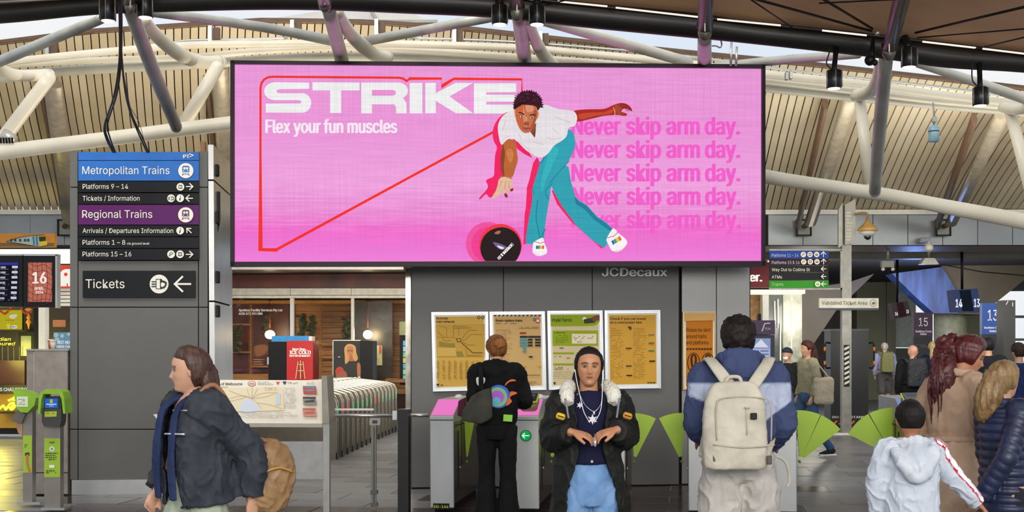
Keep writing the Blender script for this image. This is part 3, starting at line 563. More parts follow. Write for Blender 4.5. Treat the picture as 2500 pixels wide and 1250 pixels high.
# angled return with the safety poster, then the next grey face
W2 = Fr(1745, 1180, 14.75, radians(5), True); t2 = struct(thing('wall_right', None, None, W2.o, W2.yaw))
b = MB(); W2.prism(b, [(1662, 645), (1832, 645), (1832, 1178), (1662, 1184)], .03, 1.2, m_joint); b.build('core', t2)
m_sg2 = M('#8d8c88', rough=.35, metal=.3, var=.06, scale=1.2)
for x0, x1 in ((1665, 1748), (1750, 1830)): b = MB(); W2.prism(b, [(x0, 650), (x1, 650), (x1, 1178), (x0, 1181)], 0, .03, m_sg2); b.build('panel', t2)
q = Print(PW, -.012); q.text('JCDecaux', 1469, 1629, 674, 19.5, '#fbfaf6', .02); o = PW.place(q.build('wall_lettering', None)); tag(o, 'silver grey company lettering on the wall below the billboard', 'lettering')
# notice frames
m_ali = M('#c9ccd0', rough=.3, metal=.5, var=.04)
def notice(fr, q, label, draw, paper='#c9a04a', w=5, fm=m_ali):
    (x0, y0), (x1, y1), (x2, y2), (x3, y3) = q       # tl tr br bl
    t = fr.thing('framed_notice', label, 'notice', 'framed notices on the grey wall'); A = [Vector(p) for p in q]; c = sum(A, Vector((0, 0))) / 4
    def ins(k): return [tuple(a + Vector((k if a.x < c.x else -k, k if a.y < c.y else -k))) for a in A]
    o, i1, i2 = ins(0), ins(w * .55), ins(w * 1.4)
    for k in range(4): b = MB(); fr.prism(b, [o[k], o[(k + 1) % 4], i1[(k + 1) % 4], i1[k]], -.05, .05, fm); fr.prism(b, [i1[k], i1[(k + 1) % 4], i2[(k + 1) % 4], i2[k]], -.03, .03, fm); b.build('frame_rail', t)
    pr = Print(fr, -.02, .0006, lambda c: M(c, rough=.6, var=.03, scale=2, spec=.15)); pr.poly(i2, '#e2dccb'); pr.poly(ins(w * 1.4 + 4), paper); draw(pr); pr.build('printed_sheet', t); return t
INK, OC, OCD = '#3b2b17', '#a57f2f', '#8f7a35'
def d1(p):
    p.text('Victorian', 1064, 1094, 780, 6, INK, .03); p.text('train network', 1064, 1110, 788, 5.6, INK, .03); p.circ(1169, 775, 4, INK); p.circ(1169, 775, 2.2, '#c9a04a'); p.circ(1179, 775, 4, INK); p.circ(1179, 775, 2.2, '#c9a04a')
    p.poly([(1064, 792), (1183, 791), (1183, 871), (1066, 872)], '#b9933f'); p.poly([(1072, 833), (1095, 838), (1110, 838), (1114, 858), (1128, 858), (1133, 871), (1116, 871), (1112, 850), (1080, 847), (1072, 846)], OCD)
    p.poly([(1068, 849), (1113, 849), (1113, 869), (1068, 869)], '#c8a352')
    for l in ([(1066, 823), (1090, 824), (1108, 823), (1115, 828)], [(1090, 824), (1090, 800), (1072, 796)], [(1107, 822), (1107, 796), (1140, 797)], [(1124, 833), (1135, 830), (1150, 816), (1178, 817)], [(1125, 829), (1145, 806), (1165, 806)], [(1130, 835), (1142, 842), (1160, 842)], [(1120, 799), (1120, 818)], [(1080, 826), (1088, 833), (1100, 830)], [(1068, 810), (1084, 822)], [(1108, 801), (1150, 800)], [(1137, 850), (1140, 868), (1175, 868)]): p.line(l, 1, '#8a6a2a')
    p.line([(1126, 836), (1154, 861), (1178, 861)], 1.6, '#5c3f1c'); p.poly([(1114, 826), (1124, 826), (1126, 834), (1116, 835)], '#5c3f1c'); p.poly([(1116.5, 828), (1122.5, 828), (1124, 832.6), (1117.5, 833)], '#c9a04a')
    for k in range(8): p.scribble(1066 + k * 14, 880, 1066 + k * 14 + 8, 926, 16, 1.2, '#8f6c26')
    p.poly([(1065, 937), (1073, 937), (1069, 944)], INK); p.scribble(1076, 938, 1090, 942, 1, 2, INK)
def d2(p):
    for k in range(12): p.poly([(1207 + k * 9.8, 769), (1213 + k * 9.8, 769), (1211 + k * 9.8, 772), (1205 + k * 9.8, 772)], '#4a2f2a')
    p.text('Buses replace trains', 1210, 1275, 785, 5.6, INK, .03); p.scribble(1210, 788, 1270, 791, 1, 1.6, '#8a6a4a'); p.circ(1305, 780, 4, '#4f7f80'); p.circ(1313, 783, 6, '#c8402c'); p.rect(1309.5, 780, 1316.5, 786, '#e8d0b8')
    p.scribble(1266, 797, 1320, 803, 2, 1.2, '#7a6040'); p.rect(1269, 811, 1284, 815, '#a03020')
    for y in (820, 827, 834, 841): p.rect(1269, y, 1288, y + 4.4, '#3d8fa0' if y > 822 else '#20282c'); p.rect(1289, y, 1300 if y > 822 else 1306, y + 4.4, '#272b30'); p.rect(1306, y, 1320, y + 4.4, '#272b30')
    for y in (849, 856): p.rect(1276, y, 1285, y + 4, '#3d8fa0')
    p.rect(1291, 869, 1300, 873, '#2c4030'); p.rect(1276, 891, 1285, 895, '#c9a030'); p.rect(1311, 890, 1320, 894, '#c9a030'); p.scribble(1212, 803, 1250, 930, 26, 1.2, '#9a7a50', .7); p.scribble(1266, 914, 1320, 917, 1, 2, '#7a6040'); p.scribble(1280, 930, 1320, 942, 4, 1.1, '#7a6040', .5)
def d3(p):
    GR = '#8c9e1c'
    p.poly([(1344, 769), (1466, 768), (1464, 784), (1458, 792), (1448, 796), (1345, 797)], GR); p.text('myki fares', 1348, 1396, 785, 8.4, '#2e3a14', .02); p.circ(1427, 779, 5, '#e6e2cc'); p.poly([(1424, 780), (1444, 776), (1455, 780), (1452, 788), (1427, 790)], '#3a3a2c'); p.poly([(1440, 777), (1455, 770), (1466, 770), (1464, 780), (1452, 786)], '#7c4a30')
    p.rect(1349, 807, 1460, 844, GR); p.scribble(1354, 811, 1386, 814, 1, 2, '#3a4a14'); p.scribble(1356, 817, 1388, 838, 5, 1.3, '#5a6a18'); p.rect(1396, 815, 1456, 839, '#dcd0b0'); p.scribble(1400, 819, 1452, 837, 4, 1.6, '#6a5a40', .5)
    for y in (860, 887): p.rect(1350, y, 1401, y + 4, GR); p.scribble(1354, y + 8, 1398, y + 16, 2, 1.8, '#7a6a48', .5); p.rect(1408, y, 1460, y + 4, GR); p.scribble(1412, y + 8, 1456, y + 16, 2, 1.8, '#7a6a48', .5)
    p.scribble(1366, 848, 1390, 851, 1, 2, '#5a5040'); p.scribble(1350, 905, 1460, 925, 5, 1, '#9a8a68'); p.poly([(1350, 933), (1357, 933), (1353.5, 940)], INK)
def d4(p):
    p.text('Check if you can travel', 1489, 1577, 781, 6.2, INK, .025); p.text('on a concession fare', 1489, 1567, 790, 6.2, INK, .025)
    for x in (1491, 1546): p.scribble(x, 800, x + 33, 925, 30, 1.3, '#96702a', .75)
    for x, y, c in ((1528, 849, '#4a2a14'), (1528, 892, '#4a3a24'), (1529, 915, '#3a1a10'), (1583, 816, '#7a6a5a'), (1583, 836, '#6a5a4a'), (1583, 855, '#3a7a50'), (1585, 880, '#3a1a10')): p.rect(x, y, x + 14, y + 3, c); p.scribble(x, y + 4, x + 14, y + 7, 1, 1, '#96702a')
    p.poly([(1532, 797), (1541, 797), (1541, 806), (1536, 803)], '#6a3014'); p.scribble(1580, 932, 1600, 936, 1, 2.4, INK)
notice(PW, [(1053, 762), (1192, 761), (1194, 953), (1057, 956)], 'framed ochre train network map poster, leftmost on the grey wall', d1)
notice(PW, [(1195, 761), (1330, 760), (1334, 952), (1198, 954)], 'framed tan notice about buses replacing trains, with blue and black squares', d2, '#c4a066')
notice(PW, [(1336, 759), (1471, 758), (1475, 949), (1340, 952)], 'framed cream and lime green fare notice behind the facing woman', d3, '#c9b88f')
notice(PW, [(1476, 758), (1612, 757), (1614, 948), (1478, 950)], 'framed ochre concession travel notice, rightmost of the four', d4, '#c8973a')
def d5(p):
    O = '#3a2310'
    for i, s_ in enumerate(('Please be alert', 'around trains', 'and platforms')): p.text(s_, 1675, 1675 + (60, 50, 55)[i], 810 + i * 15.5, 9.4, O, .01)
    for k in range(9): p.poly([(1677 + k * 7, 850), (1682 + k * 7, 850), (1680 + k * 7, 854), (1675 + k * 7, 854)], O)
    for x in (1693, 1728): p.circ(x, 885, 15.5, O, 28, 24); p.circ(x, 885, 13.5, '#b86a14', 28, 22); p.poly(crv([(x - 8, 880), (x - 6, 868), (x, 864), (x + 6, 868), (x + 8, 880), (x + 5, 898), (x + 5, 902), (x - 5, 902), (x - 5, 898)], 3, True), O); p.poly(crv([(x - 3, 876), (x, 868), (x + 3, 876), (x, 896)], 3, True), '#b86a14')
    p.poly([(1671, 765), (1744, 765), (1744, 782), (1671, 784)], '#cfa060')
notice(W2, [(1667, 761), (1748, 761), (1748, 950), (1667, 952)], 'orange be alert around trains safety poster right of the wall corner', d5, '#bb7018', 2.6, M('#b9a57a', rough=.3, metal=.5))
# ================================================================ WAYFINDING COLUMN
CO = Fr(172, 1208, 14.06, YW, True); ct = CO.thing('wayfinding_column', 'tall grey clad column carrying the blue, purple and black direction signs', 'column')
b = MB(); CO.prism(b, [(173, 372), (513, 374), (513, 1172), (174, 1172)], .03, 1.6, m_joint); b.build('core', ct)
mcol = M('#585752', rough=.45, var=.05, scale=1.2, bump=.05, bscale=3); xs_, ys_ = (171, 190.5, 484.5, 508), (368, 457, 750, 1048, 1172)
for i in range(3):
    for j in range(4):
        if i == 1 and j == 0: continue
        y0 = ys_[j] if not (i == 1 and j == 1) else 636
        b = MB(); CO.rect(b, xs_[i] + (1.2 if i else 0), y0 + 1.2, xs_[i + 1] - 1.2, ys_[j + 1] - 1.2, 0, .04, mcol); b.build('panel', ct)
xr = CO.xz(513, 800)[0]
b = MB(); y_ = 0
for z0, z1 in ((.17, .78), (.8, 2.2), (2.22, 3.6), (3.62, 4.02)): b.box((xr + .02, .75, (z0 + z1) / 2), (.06, 1.5, z1 - z0), m_alu)
b.build('side_cladding', ct)
for z in (2.1, 2.5, 3.2, 3.75): b = MB(); b.box((xr + .06, .2, z), (.05, .08, .14), m_black, bev=.01); b.build('side_hinge', ct)
b = MB(); CO.prism(b, [(175, 1172), (513, 1170), (513, 1207), (175, 1208)], -.02, 1.6, m_alu); b.build('plinth', ct)
b = MB(); CO.rect(b, 490, 345, 500, 372, .3, .12, M('#8a5a24', rough=.5)); b.build('roof_knob', ct)
st = CO.thing('direction_sign', 'stacked blue, purple and black platform direction sign on the column', 'sign')
rows = [(371, 391, '#2c68b4'), (392.5, 441, '#2c68b4'), (443, 469, '#0c0d11'), (471.5, 498, '#0c0d11'), (500, 548.5, '#56185a'), (550.5, 577, '#0c0d11'), (579, 605.5, '#0c0d11'), (607.5, 634.5, '#0c0d11')]
for y0, y1, c in rows: b = MB(); CO.rect(b, 191, y0, 485.5, y1, -.05, .05, M(c, rough=.4, var=.03, spec=.2)); b.build('sign_plank', st)
p = Print(CO, -.052, .001); WT = '#e4e0d0'
p.text('PT', 447, 463, 386, 8.6, WT, .03); p.line([(462, 375), (472, 379), (463, 383)], 2, WT)
for s_, x0, x1, yb, cp in (('Metropolitan Trains', 201, 414, 425, 18.5), ('Platforms 9 – 14', 202, 313, 461, 11.4), ('Tickets / Information', 202, 341, 490, 11.4), ('Regional Trains', 201, 372, 532, 18.5), ('Arrivals / Departures Information', 202, 423, 569, 11.4), ('Platforms 1 – 8', 202, 306, 597.5, 11.4), ('via ground level', 310, 365, 597.5, 6), ('Platforms 15 – 16', 202, 321, 626, 11.4)): p.text(s_, x0, x1, yb, cp, WT)
def arrow(p, x, y, s_, ang, w=2.4, c=WT):
    ca, sa = cos(ang), sin(ang); R_ = lambda q: [(x + (a * ca - b_ * sa) * s_, y + (a * sa + b_ * ca) * s_) for a, b_ in q]
    p.line(R_([(1, 0), (-.95, 0)]), w, c); p.line(R_([(0, -.95), (-1, 0), (0, .95)]), w, c)
def train(p, x, y, r, c):
    p.circ(x, y, r, WT, 30); s_ = r / 19
    p.poly([(x - 9 * s_, y - 10 * s_), (x - 6 * s_, y - 12.5 * s_), (x + 6 * s_, y - 12.5 * s_), (x + 9 * s_, y - 10 * s_), (x + 9 * s_, y + 4 * s_), (x - 9 * s_, y + 4 * s_)], c); p.rect(x - 6 * s_, y - 8.5 * s_, x + 6 * s_, y - 3 * s_, WT); p.rect(x - .7 * s_, y - 8.5 * s_, x + .7 * s_, y - 3 * s_, c)
    p.circ(x - 5 * s_, y + .8 * s_, 1.5 * s_, WT, 8); p.circ(x + 5 * s_, y + .8 * s_, 1.5 * s_, WT, 8); p.line([(x - 6 * s_, y + 7 * s_), (x - 9 * s_, y + 12 * s_)], 2 * s_, c); p.line([(x + 6 * s_, y + 7 * s_), (x + 9 * s_, y + 12 * s_)], 2 * s_, c); p.line([(x - 8 * s_, y + 8 * s_), (x + 8 * s_, y + 8 * s_)], 1.4 * s_, c)
def icon(p, x, y, r, kind, c='#14151a', w=WT):
    p.circ(x, y, r, w, 22)
    if kind == 'lift': p.rect(x - r * .5, y - r * .5, x + r * .5, y + r * .5, c); p.rect(x - r * .32, y - r * .3, x - r * .06, y + r * .3, w); p.rect(x + r * .06, y - r * .3, x + r * .32, y + r * .3, w)
    if kind == 'info': p.circ(x + r * .1, y - r * .5, r * .16, c, 8); p.poly([(x - r * .25, y - r * .15), (x + r * .2, y - r * .15), (x + r * .02, y + r * .6), (x - r * .3, y + r * .6), (x - r * .12, y)], c)
    if kind == 'ticket': p.poly([(x - r * .35, y - r * .55), (x + r * .3, y - r * .55), (x + r * .3, y + r * .55), (x - r * .35, y + r * .55)], c); p.rect(x - r * .27, y - r * .47, x + r * .1, y + r * .47, w); [p.rect(x - r * .8, y + r * k, x - r * .35, y + r * (k + .12), c) for k in (-.3, -.05, .2)]; p.poly(crv([(x + r * .1, y - r * .4), (x + r * .8, y - r * .2), (x + r * .7, y + r * .3), (x + r * .3, y + r * .45)], 4, True), c); p.poly(crv([(x + r * .25, y - r * .15), (x + r * .62, y - r * .05), (x + r * .55, y + r * .2), (x + r * .25, y + r * .3)], 4, True), w)
    if kind == 'esc': p.line([(x - r * .6, y + r * .5), (x + r * .6, y - r * .35)], r * .2, c); p.line([(x - r * .5, y + r * .1), (x - r * .1, y - r * .5), (x + r * .3, y - r * .6)], r * .14, c)
    if kind == 'bus': p.rect(x - r * .5, y - r * .45, x + r * .5, y + r * .4, c); p.rect(x - r * .36, y - r * .3, x + r * .36, y, w)
train(p, 454, 417, 18.5, '#2c68b4'); train(p, 454, 525, 18.5, '#56185a')
for x, y, k in ((441.5, 457, 'lift'), (419, 485, 'ticket'), (441.5, 485, 'info'), (441.5, 564, 'info'), (419.5, 621.5, 'esc'), (441.5, 621.5, 'lift')): icon(p, x, y, 9.4, k)
arrow(p, 464.5, 457, 8.5, pi); arrow(p, 464.5, 485.5, 8.5, 0); arrow(p, 464, 564.5, 8, radians(45)); arrow(p, 464.5, 622, 8.5, pi)
p.build('lettering', st)
st = CO.thing('tickets_sign', 'black Tickets sign with hand icon and left arrow, lower on the column', 'sign')
b = MB(); CO.rect(b, 202, 661, 476.5, 726.5, -.04, .04, M('#101113', rough=.4, var=.03, spec=.2)); b.build('sign_plank', st); p = Print(CO, -.042, .001)
p.text('Tickets', 209, 304, 703.5, 21.5, WT); icon(p, 388.5, 693.5, 23, 'ticket', '#101113'); arrow(p, 447, 693.5, 20, 0, 4.6); p.build('lettering', st)
t = CO.thing('edge_screen', 'thin black screen mounted edge-on at the right side of the column', 'screen'); b = MB()
b.add([CO.L(521, 466, .3), CO.L(538, 468, .3), CO.L(538, 540, .3), CO.L(523, 614, .3), CO.L(519, 466, .9), CO.L(536, 468, .9), CO.L(536, 540, .9), CO.L(521, 614, .9)], [(0, 3, 2, 1), (4, 5, 6, 7), (0, 1, 5, 4), (1, 2, 6, 5), (2, 3, 7, 6), (3, 0, 4, 7)], m_black); b.build('case', t)
b = MB(); b.box(CO.L(520, 530, .5), (.12, .1, .1), m_black); b.build('bracket', t)
# ================================================================ TICKET GATES
m_gate = M(['#a7a8a6', '#b8b9b6'], rough=.38, metal=.45, var=.06, scale=1.5, bump=.04, bscale=4)
m_gate_side = M('#6f675a', rough=.25, metal=.7, var=.12, scale=1.5)
m_lime = M(['#93b51a', '#a3c520'], rough=.35, var=.04, scale=2); m_pink = E('#ee7cc8', .95); m_blue = E('#8296e6', .85)
m_lens = M('#c9c7c0', rough=.2, var=0); m_led_g = E('#0f9a4a', 1.0); m_led_w = E('#d8ffe0', 1.3)
def gate(px, label, arrow_=True, lip=1013, wid=58, disp=m_pink, reader=0, tagtxt=None, arrx=None):
    a, c = G.L(px, 1100), G.L(px + wid, 1100); xl, w = a.x, c.x - a.x; o = G.world((xl, 0, 0))
    t = thing('ticket_gate', label, 'ticket gate', o, YG, 'ticket gates across the concourse'); zl = .98
    b = MB(); b.box((w / 2, .75, zl / 2 + .03), (w - .006, 1.5, zl - .1), m_gate_side); b.build('body', t)
    b = MB(); b.box((w / 2, .0, .48), (w, .03, .88), bev=.008); b.build('front_plate', t, m_gate)
    b = MB(); b.box((w / 2, .0, .945), (w + .004, .035, .04), bev=.006); b.build('lip', t, m_gate)
    b = MB(); b.v = [(0, 0, .965), (w, 0, .965), (w, .42, 1.115), (0, .42, 1.115), (0, 1.5, 1.115), (w, 1.5, 1.115), (0, 0, .9), (w, 0, .9), (0, 1.5, .9), (w, 1.5, .9)]
    b.f = [(0, 1, 2, 3), (3, 2, 5, 4), (0, 6, 7, 1), (1, 7, 9, 5, 2), (0, 3, 4, 8, 6), (4, 5, 9, 8)]; b.m = [0] * 6; b.sm = [False] * 6; b.build('hood', t, m_gate)
    b = MB(); b.add([(.008, .012, .972), (w - .008, .012, .972), (w - .008, .41, 1.116), (.008, .41, 1.116)], [(0, 1, 2, 3)]); b.build('display', t, disp)
    b = MB(); b.ball((w * .75, .62, 1.13), .045, sc=(1, 1, .7)); b.build('sensor_dome', t, m_lens)
    b = MB()
    for x in (-.001, w + .001): b.box((x, .45, .68), (.004, .012, .5)); b.box((x, .75, .86), (.004, 1.3, .008)); b.box((x, .26, .5), (.006, .006, .6)); 
    b.build('seam', t, m_joint); b = MB(); b.box((w / 2, .78, .035), (w - .04, 1.3, .07)); b.build('foot', t, m_black)
    for x in (-.006, w + .006): b = MB(); b.ball((x, .3, .42), .012); b.build('lock', t, m_alu)
    if reader:
        b = MB(); R_ = Matrix.Rotation(radians(14), 3, 'X'); bx = [(w * .5, .17, 1.06)]
        b.box((w * .52, .2, 1.075), (.17, .26, .1), rx=radians(19), bev=.03); b.build('reader_base', t, M('#7a6a44', rough=.4))
        b = MB(); b.box((w * .52, .19, 1.135), (.18, .24, .012), rx=radians(19), bev=.005); b.build('reader_rim', t, M('#b6c22c', rough=.35)); b = MB(); b.box((w * .52, .19, 1.145), (.15, .2, .014), rx=radians(19), bev=.005); r_ = b.build('reader_face', t, M('#222420', rough=.25))
        b = MB(); b.box((w * .52, .22, 1.162), (.1, .07, .004), rx=radians(19)); b.build('reader_window', r_, E('#5b6f86', .5))
    if arrow_:
        x = w * .46; z = G.L(px, 1063).z; b = MB(); b.lathe([(.002, 0), (.056, 0), (.056, .01), (.002, .012)], (x, -.016, z), axis='Y', n=26); b.build('light_bezel', t, M('#0b3a20', rough=.3))
        b = MB(); b.lathe([(.002, 0), (.05, 0), (.05, .004), (.002, .004)], (x, -.026, z), axis='Y', n=26); b.build('arrow_light', t, m_led_g)
        b = MB()
        for p, q in (((-.032, 0), (.034, 0)), ((-.034, 0), (-.008, .026)), ((-.034, 0), (-.008, -.026))): b.tube([(x + p[0], -.034, z + p[1]), (x + q[0], -.034, z + q[1])], .0042, n=6)
        b.build('arrow', t, m_led_w)
    if tagtxt:
        z = .06; b = MB(); b.box((w * .47, -.018, z), (w * .68, .006, .055)); b.build('tag_plate', t, m_black); vs, fs = text_geo(tagtxt, .02); s_ = w * .62 / max(v.x for v in vs)
        b = MB(); b.add([(w * .16 + v.x * s_, -.0225 - v.z * .0001, z - .018 + v.y * .052) for v in vs], fs); b.build('lettering', t, M('#b9c22a', rough=.5, var=0))
    return t
gate(1050, 'silver ticket gate with pink top, leftmost, tagged EG-144', False, tagtxt='EG-144')
gate(1258, 'silver ticket gate with card reader and green arrow, right of the black hoodie girl', reader=1)
gate(1468, 'ticket gate mostly hidden behind the facing woman in the black coat', disp=m_pink)
gate(1680, 'ticket gate under the left arm of the backpack man', disp=m_pink)
gate(1888, 'ticket gate with green arrow at the right elbow of the backpack man', wid=57)
gate(2205, 'ticket gate with blue display behind the boy in white', False, disp=m_blue, reader=1)
gate(2432, 'ticket gate at the right edge of the view behind the puffer jacket', False, tagtxt='EG-143')
DYP = .62
def paddle(px, label, apex, r, a0, a1, right=True, seam=None):
    """fan shaped lime barrier leaf; angles in degrees from straight up, towards its opening side"""
    ax, az = G.xz(apex[0], apex[1], DYP); s_ = 1 if right else -1; R_ = r; n = 12
    t = thing('gate_paddle', label, 'gate paddle', G.world((ax, DYP, az)), YG, 'lime green gate paddles')
    def sector(b0, b1, r0=.055):
        q = [(s_ * r0 * sin(radians(b1)), r0 * cos(radians(b1))), (s_ * r0 * sin(radians(b0)), r0 * cos(radians(b0)))]
        return q + [(s_ * R_ * sin(radians(b0 + (b1 - b0) * i / n)), R_ * cos(radians(b0 + (b1 - b0) * i / n))) for i in range(n + 1)]
    if seam:
        b = MB(); b.prism(sector(a0, seam - .4), -.02, .02); b.build('leaf', t, m_lime); b = MB(); b.prism(sector(seam + .4, a1), -.012, .02); b.build('outer_leaf', t, m_lime)
        b = MB(); b.prism(sector(seam - .4, seam + .4), -.008, .018); b.build('seam', t, m_joint)
    else: b = MB(); b.prism(sector(a0, a1), -.02, .02); b.build('leaf', t, m_lime)
    b = MB(); b.lathe([(.014, -.022), (.014, .02)], (0, 0, 0), axis='Y', n=12); b.build('hinge', t, M('#6c8418', rough=.4))
    return t
for args in [(0, 'wide lime paddle opening right, beside the backpack man', (1952, 1127), .52, -4, 51, True, 24), (0, 'wide lime paddle opening left, beside the boy in white', (2182, 1117), .50, -4, 62, False, 29),
             (0, 'narrow lime paddle just right of the facing woman', (1548, 1127), .50, -3, 27), (0, 'narrow lime paddle left of the backpack man, over the gap', (1664, 1127), .50, -4, 27, False),
             (0, 'lime paddle peeping left of the black hoodie girl', (1140, 1127), .50, -3, 11), (0, 'lime paddle between black hoodie girl and second gate', (1252, 1127), .50, -3, 15, False),
             (0, 'lime paddle left of the facing woman, beside second gate', (1346, 1127), .50, -3, 24), (0, 'lime paddle hidden between facing woman legs and coat', (1458, 1127), .50, -3, 24, False), (0, 'lime paddle behind the backpack man', (1762, 1127), .50, -3, 24), (0, 'lime paddle at the far right edge of the view', (2484, 1085), .44, -3, 50, True)]:
    paddle(*args)
# ================================================================ BARRIER, POSTS AND MAP BOARD
RF = Fr(900, 1015, 12.6, radians(-2))
t = RF.thing('barrier_rail', 'long steel handrail running left from the pink topped gate', 'rail'); b = MB(); b.tube([RF.L(796, 1015), RF.L(960, 1014.5)], .02, m_alu, n=12); b.build('rail', t); b = MB(); b.tube([RF.L(992, 1014), RF.L(1050, 1013.5)], .02, m_alu, n=12); b.build('rail', t); b = MB(); RF.rect(b, 958, 1003, 969, 1025, -.03, .06, m_alu); b.build('bracket', t)
b = MB(); RF.rect(b, 800, 997.5, 912, 1002, .35, .04, m_white); b.build('top_bar', t)
BF = Fr(984, 1248, 12.35, radians(-8), True)
t = BF.thing('black_post', 'square black post at the left end of the gate line', 'post'); b = MB(); BF.rect(b, 971, 1002, 997, 1252, 0, .11, M('#151413', rough=.4, bump=.1)); b.build('shaft', t); b = MB(); BF.rect(b, 969.5, 999, 998.5, 1003, -.008, .125, M('#2c2a28', rough=.3)); b.build('cap', t)
BF = Fr(912, 1243, 12.5, 0, True); t = BF.thing('tap_post', 'slim steel post with small reader head behind the handrail', 'post')
b = MB(); BF.rect(b, 906, 1040, 918, 1240, 0, .05, M('#77756e', rough=.25, metal=.8)); b.build('shaft', t); b = MB(); BF.prism(b, [(903, 1021), (929, 1021), (929, 1030), (928, 1038), (903, 1038), (901, 1030)], -.03, .1, M('#8f8c84', rough=.3, metal=.6)); b.build('head', t)
b = MB(); BF.rect(b, 909, 1026, 921, 1034, -.036, .01, M('#332016', rough=.3)); b.build('reader_window', t); b = MB(); BF.rect(b, 912.5, 1042, 914, 1236, -.003, .004, m_joint); b.build('slot', t)
for y in (1198, 1228): b = MB(); BF.rect(b, 904, y, 921, y + 9, -.02, .09, M('#55544e', rough=.4)); b.build('clamp', t)
# map board on two legs
MF = Fr(790, 1250, 12.1, radians(-2), True); zt_, zb_ = MF.L(790, 920).z, MF.L(790, 1034).z
t = MF.thing('map_board', 'sloping map board with heritage railway map on grey posts', 'map board')
def ML(px, py): return MF.L(px, py, 0)
b = MB(); q = [ML(420, 1032), ML(787, 1034), ML(780, 923) + Vector((0, .28, 0)), ML(432, 928) + Vector((0, .28, 0))]
q[2] = MF.L(780, 924, .28); q[3] = MF.L(440, 927, .28); q[2] = q[3] + (q[1] - q[0]) * .985; b.add(q + [v + Vector((0, .03, -.04)) for v in q], [(0, 1, 2, 3), (4, 7, 6, 5), (0, 4, 5, 1), (1, 5, 6, 2), (2, 6, 7, 3), (3, 7, 4, 0)], M('#e2dac8', rough=.35, var=.03)); b.build('panel', t)
class Slope:                                           # print on the sloping panel
    def __init__(s): s.e1 = (q[1] - q[0]).normalized(); s.n = (q[1] - q[0]).cross(q[3] - q[0]).normalized()
    def xz(s, px, py, dy=0): d = s_dir(px, py); k = (q[0] - MF.c).dot(s.n) / d.dot(s.n); v = MF.c + d * k; r = v - q[0]; return r.dot(s.e1), r.dot(s.n.cross(s.e1))
def s_dir(px, py): return MF.Ri @ ray(px, py)
S_ = Slope(); p = Print(S_, 0, .0008); T1 = '#4a4038'
p.text('Railway Map: Section of Melbourne', 455, 592, 941, 7, T1, .02); p.text('and Suburban Railways', 470, 557, 950, 7, T1, .02)
p.circ(615, 937, 10, '#b9483c', 20, 7); p.circ(615, 937, 8.4, '#e2dac8', 20, 5.6); p.text('AHA', 609, 621, 940, 5, '#b9483c', .03); p.scribble(630, 932, 668, 941, 3, 1.2, '#a79e8e'); p.poly([(674, 933), (683, 933), (679, 941)], '#cf3a46'); p.poly([(690, 932), (700, 932), (696, 940), (693, 938)], '#2a2c50'); p.scribble(702, 934, 728, 938, 2, 1.4, '#8a8478')
p.scribble(749, 932, 772, 940, 3, 1, '#a79e8e'); p.poly([(520, 948), (690, 946), (694, 1003), (520, 1008)], '#e4d6b2')
p.poly(crv([(590, 985), (612, 974), (622, 985), (634, 1003), (590, 1006)], 4, True), '#cdd3de')
for l in ([(604, 952), (608, 965), (615, 975), (628, 985), (640, 1000)], [(560, 975), (590, 968), (615, 975)], [(615, 975), (640, 962), (680, 960)], [(617, 948), (615, 975)], [(630, 950), (622, 965), (615, 975)], [(628, 985), (660, 990), (690, 1000)], [(560, 955), (585, 965), (612, 972)], [(618, 975), (650, 970), (672, 962)], [(540, 985), (570, 980), (600, 972)]): p.line(crv(l, 3), 1, '#bba684')
p.rect(675, 962, 685, 990, '#c3cfd2'); p.scribble(695, 948, 728, 1000, 16, 1, '#aaa294', .8); p.scribble(590, 1008, 728, 1024, 5, 1, '#b5ac9c', .8); p.scribble(645, 948, 680, 956, 3, 1, '#a89a7c', .8)
for y, c, c2 in ((945, '#b9483a', '#6f8290'), (972, '#8a867e', '#3c3a38'), (1000, '#c98a78', '#b7604e')): p.poly([(740, y), (772, y), (774, y + 20), (742, y + 20)], c); p.poly([(740, y), (772, y), (770, y + 6), (741, y + 4)], c2); p.poly([(744, y + 10), (768, y + 7), (770, y + 13), (746, y + 14)], c2)
o = p.build('printed_map', t); R3 = Matrix((S_.e1, -S_.n, S_.n.cross(S_.e1))).transposed(); M4 = R3.to_4x4(); M4.translation = q[0] + S_.n * .001; 
o.matrix_local = M4
m_post = M('#a5a49c', rough=.4, metal=.3)
b = MB(); MF.prism(b, [(785, 918), (798, 918), (804, 1034), (787, 1034)], -.04, .34, M('#958f80', rough=.4, metal=.3)); b.build('side_bracket', t)
b = MB(); MF.rect(b, 789, 1034, 804, 1252, -.02, .08, m_post); b.build('leg', t); b = MB(); MF.rect(b, 428, 1034, 442, 1252, -.02, .08, m_post); b.build('leg', t); b = MB(); MF.rect(b, 442, 1078, 789, 1170, .0, .03, M('#a09f9b', rough=.45, metal=.2)); b.build('lower_panel', t); b = MB(); MF.rect(b, 442, 1034, 789, 1040, .02, .05, m_post); b.build('rail', t)
b = MB(); MF.prism(b, [(374, 1012), (440, 1012), (440, 1024), (384, 1024)], -.05, .3, m_white); b.build('end_shelf', t)
